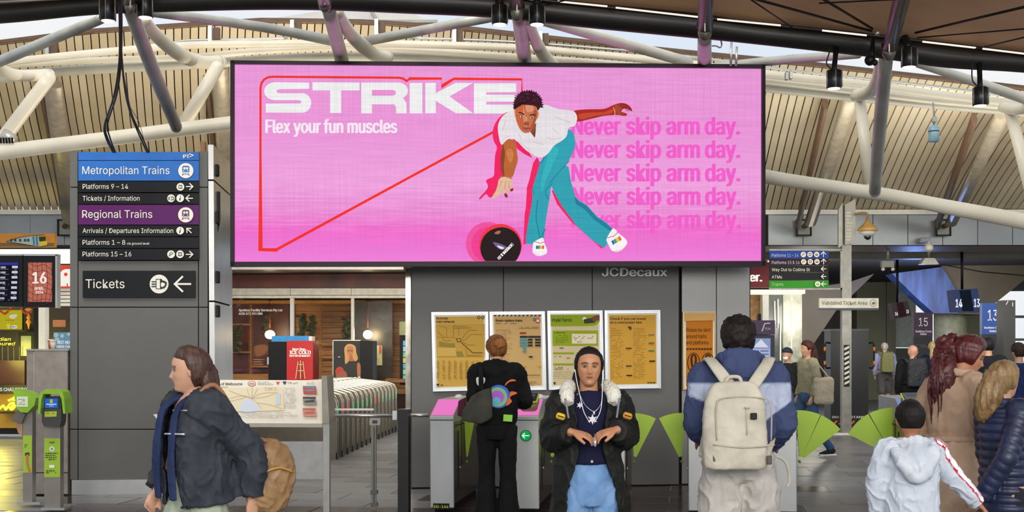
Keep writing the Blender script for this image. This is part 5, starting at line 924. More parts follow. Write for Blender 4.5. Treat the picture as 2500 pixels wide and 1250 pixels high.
b = MB(); c = P(2118, 560, 23.1); s_ = 23.1 / FPX; b.lathe([(3 * s_, 26 * s_), (6 * s_, 18 * s_), (22 * s_, 4 * s_), (26 * s_, -2 * s_), (20 * s_, -6 * s_)], c, M('#b08a50', rough=.4), n=20); wpart('hood', b, t); b = MB(); b.lathe([(20 * s_, -5 * s_), (19 * s_, -11 * s_), (12 * s_, -16 * s_)], c, M('#b9b7b0', rough=.3), n=20); wpart('ring', b, t); b = MB(); b.ball(c + Vector((0, 0, -17 * s_)), 9 * s_, M('#0b0b0c', rough=.08, coat=1)); wpart('lens_dome', b, t)
t = thing('white_dome_camera', 'small white dome camera hanging below the fascia panels', 'camera', P(2268, 600, 25)); c = P(2268, 605, 25.0 - .3); b = MB(); b.lathe([(4 * s_, 18 * s_), (7 * s_, 8 * s_), (11 * s_, 6 * s_), (11 * s_, -4 * s_), (7 * s_, -8 * s_)], c, M('#cfccc4', rough=.35), n=16); wpart('housing', b, t); b = MB(); b.ball(c + Vector((0, 0, -8 * s_)), 6 * s_, M('#8a8880', rough=.1)); wpart('lens_dome', b, t); b = MB(); b.box(c + Vector((-.08, .22, .16)), (.2, .5, .08), m_pole, bev=.01); wpart('bracket', b, t)
HD = Fr(2200, 640, 25.6, 0)
t = HD.thing('twin_floodlight', 'twin spot emergency lamp under the dark hall ceiling', 'lamp'); b = MB(); b.tube([HD.L(2168, 638, .06), HD.L(2168, 596, .06)], .03, m_pole, n=8); b.build('stem', t); b = MB(); HD.rect(b, 2153, 637, 2183, 652, 0, .12, M('#8f8c80', rough=.4)); b.build('box', t)
for x in (2156, 2180): b = MB(); b.ball(HD.L(x, 657, .02), .04, M('#d8d4c4', rough=.2)); b.build('spot', t)
t = HD.thing('wedge_lamp', 'white wedge shaped lamp hanging below the white dome camera', 'lamp'); b = MB(); HD.prism(b, [(2258, 630), (2282, 630), (2293, 645), (2249, 645)], 0, .2, M('#cdc9bc', rough=.4)); b.build('housing', t); b = MB(); b.tube([HD.L(2268, 630, .1), HD.L(2268, 594, .1)], .02, m_pole, n=8); b.build('stem', t)
o = cable([P(2293, 645, 25.6), P(2400, 664, 24.5), P(2540, 676, 23)], .012, 'thin dark cable sagging right from the wedge shaped lamp', None); o.name = 'sagging_cable'
t = thing('barrier_cabinet', 'tall black cabinet with handles and orange hazard chevrons behind the sign pole', 'cabinet', (0, 0, 0)); BX = Fr(2075, 1062, 24.4, 0, True); t.location = BX.o
b = MB(); BX.rect(b, 2028, 808, 2120, 1060, 0, .5, M('#0e0f12', rough=.35)); b.build('body', t); b = MB(); BX.rect(b, 2026, 803, 2122, 808, -.02, .54, M('#2a2a2c', rough=.3)); b.build('top', t)
for x, s_ in ((2026, -1), (2122, 1)):
    b = MB(); b.tube([BX.L(x, 838, .1)] + [BX.L(x + s_ * a, y, .1) for a, y in ((8, 836), (12, 842), (12, 892), (8, 899))] + [BX.L(x, 898, .1)], .018, m_black, n=8); h_ = b.build('handle', t)
    for y in (852, 886): b = MB(); b.tube([BX.L(x + s_ * 12, y - 5, .1), BX.L(x + s_ * 12, y + 5, .1)], .024, M('#d8822a', rough=.4), n=8); b.build('grip', h_)
p = Print(BX, -.002, .002); p.text('DO NOT STAND', 2032, 2112, 1021, 5.4, '#cfcabc', .03)
for k in range(6):
    for j in range(2): p.poly([(2032 + k * 14, 1036 + j * 14), (2040 + k * 14, 1027 + j * 14), (2046 + k * 14, 1027 + j * 14), (2038 + k * 14, 1036 + j * 14)], '#d9602a')
p.build('lettering', t)
# ticket machine
VM = Fr(1825, 1130, 16.6, radians(4), True); t = VM.thing('ticket_machine', 'purple topped ticket machine in front of the backpack man', 'ticket machine')
b = MB(); VM.rect(b, 1760, 818, 1891, 1146, 0, .5, M('#2c2a38', rough=.4)); b.build('body', t); b = MB(); VM.rect(b, 1757, 782, 1892, 817, -.03, .55, M('#4c2a52', rough=.4)); b.build('header', t)
for x in (1779, 1855): b = MB(); VM.rect(b, x - 3, 766, x + 3, 783, .2, .08, m_black); b.build('stub', t)
p = Print(VM, -.032, .002); p.line([(1860, 809), (1867, 790), (1880, 789)], 2.6, WT); p.text('V/Line', 1867, 1881, 805, 6, WT); p.build('lettering', t)
p = Print(VM, -.003, .002, lambda c: E(c, .85)); p.rect(1830, 826, 1881, 886, '#8fa3d0'); p.poly([(1838, 848), (1858, 828), (1876, 848)], '#e3e6f2'); p.rect(1832, 852, 1879, 884, '#b3c3e4')
for y in (855, 863, 871, 878): p.rect(1835, y, 1852, y + 5, '#6a74b8'); p.rect(1856, y, 1876, y + 4, '#7c80a8')
p.build('screen', t)
# shops right of the wall
RS = Fr(1900, 1000, 29, 0, True); t = struct(thing('wall_shops', None, None, RS.o, 0)); WHI = E('#fff6e4', 1.1)
b = MB(); RS.rect(b, 1800, 707, 1966, 717, -.3, .5, WHI); b.build('light_band', t); b = MB(); RS.rect(b, 1876, 600, 1888, 640, .0, .1, WHI); RS.rect(b, 1876, 603, 1942, 607, .0, .1, WHI); b.build('corner_light', t)
b = MB(); RS.rect(b, 1800, 717, 1862, 1010, .6, .1, M(['#b07a44', '#d9a868'], rough=.4)); b.build('timber_wall', t); b = MB(); RS.rect(b, 1862, 717, 1877, 1010, .1, .3, m_white); b.build('pier', t)
b = MB(); RS.rect(b, 1877, 717, 1912, 1010, .2, .1, M('#5a6058', rough=.15, coat=.5)); b.build('glass', t); b = MB(); RS.rect(b, 1912, 717, 1958, 1010, .15, .2, M(['#b9bba6', '#d8dac8'], rough=.2, coat=.5)); b.build('lit_glass', t)
for x, y0, y1 in ((1899, 730, 800), (1905, 790, 880), (1932, 720, 850), (1891, 735, 790)): b = MB(); RS.rect(b, x, y0, x + 2, y1, .12, .04, E('#fffbe8', 1.1)); b.build('tube_light', t)
b = MB(); RS.rect(b, 1800, 640, 1884, 702, -.1, .2, M('#7c1420', rough=.4)); b.build('red_fascia', t); p = Print(RS, -.103, .004, lambda c: E(c, 1.1)); p.text('er.', 1829, 1861, 687, 21, '#fff2ee', .045); o = p.build('lettering', t)
pointl('shop_window_glow', RS.world((.6, -1, 2.4)), 45, (1, .92, .78), .4)
BW = Fr(2200, 900, 40, 0, True); t = struct(thing('wall_far', None, None, BW.o, 0)); m_con = M(['#463e31', '#5a5040'], rough=.5, var=.1, scale=.6); m_ol = M(['#6b6a50', '#7f7e64'], rough=.45, var=.06, scale=.4)
for q_, mt, dy in (([(1958, 700), (2092, 700), (2092, 985), (1958, 985)], M('#3a2f24', rough=.6), 0), ([(2092, 680), (2163, 680), (2163, 985), (2092, 985)], m_ol, -.3), ([(2165, 680), (2187, 680), (2187, 985), (2165, 985)], m_ol, -.3), ([(2187, 850), (2275, 850), (2275, 985), (2187, 985)], M('#4a4a3c', rough=.4), 0), ([(2187, 680), (2236, 680), (2236, 848), (2187, 848)], M('#aeb5a4', rough=.3), .1),
                     ([(2275, 900), (2600, 900), (2600, 990), (2275, 990)], M('#6a6a60', rough=.4), .4), ([(2340, 765), (2399, 765), (2399, 985), (2340, 985)], m_ol, -.5), ([(2290, 800), (2296, 800), (2296, 900), (2290, 900)], m_pole, 0), ([(2275, 846), (2340, 846), (2340, 852), (2275, 852)], m_pole, 0), ([(2450, 770), (2600, 770), (2600, 776), (2450, 776)], m_pole, 0), ([(2450, 826), (2600, 826), (2600, 832), (2450, 832)], m_pole, 0)):
    b = MB(); BW.prism(b, q_, dy, .3, mt); b.build('wall_piece', t)
WB = Fr(2300, 800, 32, 0); t = WB.thing('concrete_wedge', 'huge slanting brown concrete beam, its left face lit blue', 'beam')
b = MB(); WB.prism(b, [(1950, 706), (2070, 690), (2135, 668), (2040, 760), (1985, 842), (1960, 880)], .6, .5, m_con); b.build('left_beam', t)
b = MB(); WB.prism(b, [(2178, 668), (2300, 652), (2330, 700), (2340, 765), (2280, 765), (2230, 720)], .0, .6, M(['#2a3a6c', '#41619c'], rough=.4, var=.25, scale=1.6, stretch=(3, 1, .6))); b.build('blue_face', t)  # blue light on the concrete is painted into this face's colour
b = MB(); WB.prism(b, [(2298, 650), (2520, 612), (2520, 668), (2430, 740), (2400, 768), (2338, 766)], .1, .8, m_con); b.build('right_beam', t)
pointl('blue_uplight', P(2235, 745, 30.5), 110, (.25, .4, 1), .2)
b = MB(); b.lathe([(.42, 0), (.42, 3.2)], (P(2320, 860, 33).x, 33, 0), M(['#7a7a64', '#8a8970'], rough=.4), n=28); o = b.build('round_column'); tag(o, 'round olive concrete column beneath the blue lit beam', 'column')
def totem(px0, px1, y0, ym, d, col, num, lab, base, extra=0):
    F = Fr(px0, y0, d, 0); t = F.thing('platform_totem', lab, 'sign'); zb = -F.o.z; g = F.L(px0, HY + EYE / d * FPX + 0)
    b = MB(); F.rect(b, px0, y0, px1, ym, 0, .12, M(col, rough=.35)); b.build('sign_head', t); a, c = F.L(px0, ym), F.L(px1, ym); b = MB(); b.box(((a.x + c.x) / 2, .06, (a.z + zb) / 2), (c.x - a.x, .1, a.z - zb), M('#1c1b1e', rough=.4)); b.build('lower_panel', t)
    p = Print(F, -.003, .002); w = px1 - px0; p.text(num, px0 + w * .26, px0 + w * .74, y0 + (ym - y0) * .56, (ym - y0) * .34, '#e6e6ee', .005); p.text('Southern Cross', px0 + w * .08, px1 - w * .06, y0 + (ym - y0) * .82, 5, '#e6e6ee', .03); p.text('Station', px0 + w * .33, px1 - w * .33, y0 + (ym - y0) * .93, 5, '#e6e6ee', .03)
    if extra: [p.circ(px1 - 9, y, 3.4, '#b08a3a', 12) for y in (858, 867, 882)]; p.scribble(px0 + 6, ym + 28, px1 - 20, ym + 34, 1, 2, '#8a8a8a')
    else: p.scribble(px0 + 4, ym + 18, px1 - 4, ym + 30, 3, 1.4, '#6a6a6a')
    p.build('lettering', t)
totem(2231, 2277, 763, 822, 27, '#3c1636', '15', 'purple platform 15 totem sign', 1030); totem(2398, 2449, 740, 816, 22, '#1c4a9a', '13', 'blue platform 13 totem sign above the coat woman', 1070, 1)
def hang(q_, d, lab, col, mid, n1, n2, sz):
    F = Fr(q_[0][0], q_[0][1], d, 0); t = F.thing('hanging_platform_display', lab, 'display'); b = MB(); F.prism(b, q_, 0, .3, M(col, rough=.4)); b.build('case', t)
    (x0, y0), (x1, y1), (x2, y2), (x3, y3) = q_; p = Print(F, -.003, .003, lambda c: E(c, 1)); L_ = lambda u, v: ((x0 * (1 - u) + x1 * u) * (1 - v) + (x3 * (1 - u) + x2 * u) * v, (y0 * (1 - u) + y1 * u) * (1 - v) + (y3 * (1 - u) + y2 * u) * v)
    p.poly([L_(.3, .04), L_(.72, .04), L_(.72, .96), L_(.3, .96)], mid); a = L_(.06, .78); p.text(n1, a[0], a[0] + sz, a[1], sz * 1.15, '#e8ecf6', .03); a = L_(.74, .78); p.text(n2, a[0], a[0] + sz * .85, a[1], sz * 1.15, '#e8ecf6', .03); p.build('lettering', t)
    b = MB(); u_ = F.L((x0 + x1) / 2, (y0 + y1) / 2); b.tube([u_ + Vector((0, .15, 0)), Vector((u_.x, .15, 3.86 - F.o.z))], .03, m_black, n=8); b.build('hanger', t); return t
hang([(2323, 708), (2387, 704), (2396, 762), (2330, 762)], 26.5, 'blue hanging display numbered 14 and 13', '#16306c', '#0c1420', '14', '13', 17); hang([(2176, 740), (2216, 735), (2225, 770), (2184, 779)], 28.5, 'small tilted purple display numbered 16 and 15', '#321a22', '#2a1418', '16', '15', 7)
b = MB(); PL = Fr(2463, 1090, 20.5, 0, True); PL.rect(b, 2450, 733, 2479, 1090, 0, .3, M('#2e2e2c', rough=.35, metal=.3)); t = PL.thing('dark_pillar', 'dark square pillar at the right edge beside the platform 13 totem', 'pillar'); b.build('shaft', t); p = Print(PL, -.003, .003); p.line([(2456, 744), (2461, 735)], 2, '#c0c0c0'); p.line([(2472, 738), (2472, 748)], 2, '#c0c0c0'); p.build('mark', t)
t = thing('info_stand', 'small orange and red leaflet stand left of the walking woman', 'stand', P(1907, 940, 22)); IS = Fr(1907, 940, 22, 0); t.location = IS.o; b = MB(); IS.rect(b, 1896, 906, 1918, 936, 0, .04, M('#b9a890', rough=.4)); b.build('panel', t); p = Print(IS, -.003, .003); p.rect(1898, 908, 1916, 934, '#b96a40'); p.build('leaflet', t); b = MB(); b.box((0, .05, -(IS.o.z) / 2), (.06, .06, IS.o.z), m_pole); b.build('stem', t)
# ---------------------------------------------------------------- spotlights, hanging lamp, cables
def spot(px, y0, y1, lab, hang_=None, r=19):
    d = 10.2; s_ = d / FPX; t = thing('spotlight', lab, 'spotlight', P(px, (y0 + y1) / 2, d), group='black can spotlights on the roof beam'); c = P(px, y1, d); h = (y1 - y0) * s_
    b = MB(); b.lathe([(r * s_ * .9, 0), (r * s_, .004), (r * s_, h), (r * s_ * .85, h + .006)], c, M('#191a1c', rough=.35, metal=.3), n=24); wpart('housing', b, t)
    b = MB(); b.lathe([(.01, -.004), (r * s_ * .8, -.004), (r * s_ * .86, 0)], c, E('#fff3da', 2.0), n=24); wpart('lens', b, t); b = MB()
    for k in (-1, 1): b.tube([c + Vector((k * r * s_, -.02, .01)), c + Vector((k * r * s_, -.02, h))], .006, m_pole, n=5)
    b.tube([c + Vector((0, -r * s_, 0)), c + Vector((0, -r * s_, h))], .005, m_pole, n=5); wpart('fin', b, t)
    b = MB(); e = P(hang_[0], hang_[1], d + .25) if hang_ else c + Vector((0, .1, h + .12)); b.tube([c + Vector((0, 0, h)), e], .022 if hang_ else .035, m_black, n=8); wpart('bracket', b, t)
    if hang_: b = MB(); b.tube([Vector(v) for v in crv([tuple(c + Vector((0, 0, h))), tuple(c + Vector((-.06, 0, h + .06))), tuple(P(hang_[0] - 18, hang_[1] + 14, d)), tuple(P(hang_[0] - 16, hang_[1] - 4, d))], 5)], .006, m_black, n=5); wpart('flex', b, t)
spot(264, -8, 51, 'black can spotlight left of the hanging cables', None, 19); spot(355, -20, 43, 'black can spotlight just right of the left mast end'); spot(1220, 14, 60, 'black can spotlight left of the top centre mast tip'); spot(1311, 16, 60, 'black can spotlight right of the top centre mast tip')
spot(2036, 173, 216, 'black can spotlight hanging low right of the billboard corner', (2042, 116), 18); spot(2219, 120, 164, 'black can spotlight right of the big roof joint'); spot(2393, 215, 258, 'black can spotlight hanging at far upper right', (2391, 152), 18)
t = thing('beam_camera', 'small dark round camera under the roof beam left of the big joint', 'camera', P(2126, 145, 10.2)); b = MB(); b.ball(P(2124, 147, 10.1), .045, m_black); b.ball(P(2136, 153, 10.05), .025, m_black); wpart('body', b, t); b = MB(); b.tube([P(2128, 145, 10.15), P(2131, 92, 10.25)], .02, m_black, n=8); wpart('stem', b, t); b = MB(); b.ball(P(2142, 81, 10.1), .022, m_alu); wpart('bright_bolt', b, t)
t = thing('blue_lamp', 'pale blue cylinder lamp hanging from the right side of the truss', 'lamp', P(2280, 326, 14.5)); s_ = 14.5 / FPX; c = P(2280, 347, 14.5); b = MB(); b.lathe([(10 * s_, 0), (12.5 * s_, 2 * s_), (12.5 * s_, 36 * s_), (9 * s_, 41 * s_)], c, M(['#7fa6b4', '#9cc0cc'], rough=.35), n=22); wpart('housing', b, t); b = MB(); b.lathe([(13 * s_, 25 * s_), (13 * s_, 27 * s_)], c, m_black, n=22); wpart('band', b, t); b = MB(); b.tube([P(2280, 307, 14.5), P(2281, 285, 14.5), P(2278, 252, 15)], .012, m_pole, n=6); b.box(P(2281, 292, 14.5), (.06, .04, .07), m_alu, bev=.01); wpart('hanger', b, t)
t = thing('black_cable_bundle', 'bundle of black cables falling from the beam and splitting above the column', 'cables', P(293, 0, 10.3))
for k, keys in enumerate(([(292, -20, 10), (294, 60, 10.6), (293, 150, 11.3), (283, 220, 12), (258, 300, 13), (262, 335, 13.4), (280, 372, 13.9)], [(295, -20, 10), (297, 60, 10.6), (295, 150, 11.3), (285, 230, 12), (263, 300, 13), (268, 335, 13.4), (282, 372, 13.9)], [(290, -20, 10), (292, 60, 10.6), (291, 150, 11.3), (278, 235, 12), (255, 305, 13), (260, 340, 13.4), (276, 372, 13.9)], [(294, -20, 10), (296, 60, 10.6), (297, 150, 11.3), (308, 220, 12), (322, 280, 13), (345, 330, 13.5), (363, 372, 13.9)], [(293, 60, 10.6), (298, 150, 11.3), (306, 225, 12), (318, 275, 13), (340, 330, 13.5), (359, 372, 13.9)])):
    b = MB(); b.tube([P(*q_) for q_ in crv(keys, 5)], .009, M('#181412', rough=.5), n=6); wpart('cable', b, t)
b = MB(); b.tube([P(*q_) for q_ in crv([(318, 262, 12.8), (340, 300, 13.1), (352, 345, 13.6)], 5)], .003, m_black, n=5); wpart('thin_wire', b, t)
t = thing('tape_wrap', 'grey and black tape wrapped round the left truss diagonal', 'tape', P(20, 340, 15.4)); b = MB(); b.tube([P(14, 346, 15.72), P(28, 326, 15.75)], .1, M('#b9b6ac', rough=.3, metal=.5), n=14); wpart('band', b, t)
for k in range(5): b = MB(); b.box(P(2 + k * 7, 343, 15.5), (.02, .02, .07), m_black, rx=.3); wpart('dark_mark', b, t)
for x, lb in ((1784, 'left thin rod standing above the right part of the billboard'), (1797, 'right thin rod standing above the right part of the billboard')): b = MB(); b.tube([P(x + 2, 98 if x < 1790 else 114, 14), P(x, 160, 14)], .014, m_alu, n=8); o = b.build('thin_rod'); tag(o, lb, 'rod')
o = cable([P(*q_) for q_ in crv([(1738, 112, 12.4), (1748, 112, 12.4), (1758, 116, 12.4), (1762, 108, 12.4), (1758, 92, 12.3)], 5)], .008, 'short looped grey cable beside the fourth strut', None, m_pole); o.name = 'looped_cable'
b = MB()
for x, y, lb in ((1925, 144, 'left shiny pipe clamp on the grey diagonal right of the billboard'), (1935, 143, 'right shiny pipe clamp on the grey diagonal right of the billboard'), (1920, 186, 'left shiny pipe clamp on the upper truss chord right of the billboard'), (1930, 184, 'right shiny pipe clamp on the upper truss chord right of the billboard')): b = MB(); b.box(P(x, y, 14), (.03, .06, .09), m_alu, bev=.005); tag(b.build('pipe_clamp'), lb, 'clamp', 'pipe clamps')
# ================================================================ PEOPLE
def fuse(mb, voxel, sm=3, fold=0., ffreq=(9, 9, 5), name='m', mat=None):
    """one continuous skin over everything collected in mb"""
    me = mb.mesh('raw'); o = bpy.data.objects.new('tmp', me); COL.objects.link(o)
    r = o.modifiers.new('r', 'REMESH'); r.mode = 'VOXEL'; r.voxel_size = voxel
    if sm: s = o.modifiers.new('s', 'SMOOTH'); s.iterations = sm; s.factor = .5
    dg = bpy.context.evaluated_depsgraph_get(); out = bpy.data.meshes.new_from_object(o.evaluated_get(dg)); bpy.data.objects.remove(o); bpy.data.meshes.remove(me)
    out.name = name; out.materials.clear()
    if fold:
        f = Vector(ffreq); seed = Vector((random.random() * 50, random.random() * 50, 0)); nn = [v.normal.copy() for v in out.vertices]
        for v, n in zip(out.vertices, nn):
            p = Vector((v.co.x * f.x, v.co.y * f.y, v.co.z * f.z)) + seed; w = noise.noise(p) ; q = 1 - abs(noise.noise(p * 1.9 + Vector((3, w * 1.5, 7)))) * 2
            v.co += n * fold * (w * .9 + (q ** 3 if q > 0 else 0) * .7 - .3)
    if mat: out.materials.append(mat)
    out.polygons.foreach_set('use_smooth', [True] * len(out.polygons)); out.update(); return out
hW = [(-1, 0), (-.96, .026), (-.86, .035), (-.6, .053), (-.3, .068), (0, .0745), (.3, .0765), (.6, .068), (.85, .043), (.95, .024), (1, 0)]
hF = [(-1, 0), (-.96, .052), (-.88, .070), (-.7, .078), (-.45, .080), (-.2, .083), (0, .083), (.2, .088), (.45, .087), (.7, .072), (.9, .042), (1, 0)]
hB = [(-1, 0), (-.9, .03), (-.6, .058), (-.3, .082), (0, .096), (.3, .103), (.6, .09), (.85, .056), (1, 0)]
def g(x, w): return exp(-(x / w) ** 2)
def hpt(zn, b_, feat=True):
    W_, F_, B_ = interp(hW, zn), interp(hF, zn), interp(hB, zn); s, c = sin(b_), cos(b_); z = zn * .118
    x = W_ * (abs(s) ** .92) * (1 if s > 0 else -1); y = -F_ * abs(c) ** .9 if c > 0 else B_ * abs(c) ** .9
    if feat and c > .2:
        ax = abs(x); ny = 0
        t = (.012 - z) / .046
        if 0 < t < 1: ny += (.003 + .019 * t ** 1.2) * g(x, .0085 + .005 * t)
        elif 1 <= t < 1.35: ny += .022 * (1.35 - t) / .35 * g(x, .0135)
        ny += -.008 * g(ax - .031, .015) * g(z - .004, .011) + .0035 * g(z - .026, .008) * g(ax - .026, .02) + .004 * g(ax - .044, .016) * g(z + .022, .02)
        ny += .0065 * g(x, .021) * g(z + .060, .010) - .003 * g(x, .02) * g(z + .060, .002) - .003 * g(x, .02) * g(z + .078, .006) + .006 * g(x, .02) * g(z + .1, .014)
        y -= ny * 1.3
    return Vector((x, y, z))
def zs(i, n): return -cos(pi * i / n)
def head_mesh(b, T_, feat=True, nl=44, nb=60):
    vs = [T_ @ hpt(zs(i, nl) * .9999, 2 * pi * j / nb, feat) for i in range(nl + 1) for j in range(nb)]
    b.add(vs, [(i * nb + j, i * nb + (j + 1) % nb, (i + 1) * nb + (j + 1) % nb, (i + 1) * nb + j) for i in range(nl) for j in range(nb)] + [list(range(nb))[::-1], [nl * nb + j for j in range(nb)]], None, True)
    for s_ in (-1, 1): b.ball(T_ @ Vector((s_ * .078, .012, -.004)), .03, sc=(.35, .62, 1), n=12, R=T_.to_3x3())
def hair_cap(T_, th, hairline=.068, face=62, nape=-.06, side=-.02, rough_=.004, mat=None, nl=40, nb=64, freq=60):
    """hair following the skull; grows from nothing at the hairline"""
    vs = []; keep = []; b = MB()
    for i in range(nl + 1):
        for j in range(nb):
            zn = zs(i, nl) * .9999; a = 2 * pi * j / nb; p = hpt(zn, a, False); deg = abs((math.degrees(a) + 180) % 360 - 180); z = p.z
            lim = hairline - .02 * (deg / face) ** 2 if deg < face else (side + (hairline - .02 - side) * max(0, 1 - (deg - face) / 18) if deg < 100 else interp([(100, side), (120, nape), (180, nape)], deg))
            dlt = z - lim; t = th * min(1, max(0, dlt / .034)) ** .7 if dlt > 0 else dlt * .55; n = Vector((p.x / .07, p.y / .09, p.z / .11)).normalized()
            w = noise.noise(p * freq) * rough_ * min(1, max(0, dlt / .02)); vs.append(T_ @ (p + n * (t + w))); keep.append(dlt > -.02)
    fs = []
    for i in range(nl):
        for j in range(nb):
            q = (i * nb + j, i * nb + (j + 1) % nb, (i + 1) * nb + (j + 1) % nb, (i + 1) * nb + j)
            if all(keep[k] for k in q): fs.append(q)
    b.add(vs, fs + [[nl * nb + j for j in range(nb)]], mat, True); return b
def hand(b, wr, d, nrm, k=1., curl=.5, thumb=1, spread=.1):
    d = Vector(d).normalized(); nrm = Vector(nrm); nrm = (nrm - d * nrm.dot(d)).normalized(); w = d.cross(nrm) * thumb; wr = Vector(wr)
    b.tube([wr - d * .02 * k, wr + d * .012 * k, wr + d * .05 * k, wr + d * .09 * k], [.022 * k, .027 * k, .039 * k, .036 * k], n=12, side=w, ry=[.019 * k, .019 * k, .017 * k, .013 * k])
    for i, L_ in enumerate((.070, .079, .073, .058)):
        o = wr + d * .084 * k + w * (.029 - i * .0195) * k; a = 0; p = [o - d * .02 * k, o]; dd = (d + w * spread * (1.5 - i) * .5).normalized()
        for s_, f in ((.45, .8), (.32, 1.1), (.23, .7)): a += curl * f; p.append(p[-1] + (dd * cos(a) + nrm * sin(a)) * L_ * s_ * k)
        b.tube(p, [.0086 * k, .0086 * k, .008 * k, .0072 * k, .0058 * k], n=8)
    o = wr + d * .03 * k + w * .028 * k; dd = (d * .75 + w * .62 + nrm * .25).normalized(); d2 = (d * .9 + w * .1 + nrm * .45).normalized()
    b.tube([o - dd * .012 * k, o + dd * .03 * k, o + dd * .03 * k + d2 * .028 * k, o + dd * .03 * k + d2 * .05 * k], [.013 * k, .0115 * k, .0105 * k, .008 * k], n=8)
def sec(b, s, k=1., n=22, L_=None, sub=4):
    """torso like loft: sections (z, rx, ry, y offset, x offset)"""
    s = [tuple(q) + (0,) * (5 - len(q)) for q in s]; s = crv(s, sub); pts = [Vector((q[4], q[3], q[0])) * k for q in s]
    if L_: pts = [L_(p) for p in pts]
    b.tube(pts, [q[1] * k for q in s], n=n, side=(1, 0, 0), ry=[q[2] * k for q in s])
def limb(b, pts, rs, n=14, side=None, ry=None, sub=4):
    q = crv([tuple(p) + (r,) + ((ry[i],) if ry else ()) for i, (p, r) in enumerate(zip(pts, rs))], sub)
    b.tube([v[:3] for v in q], [v[3] for v in q], n=n, side=side, ry=[v[4] for v in q] if ry else None)
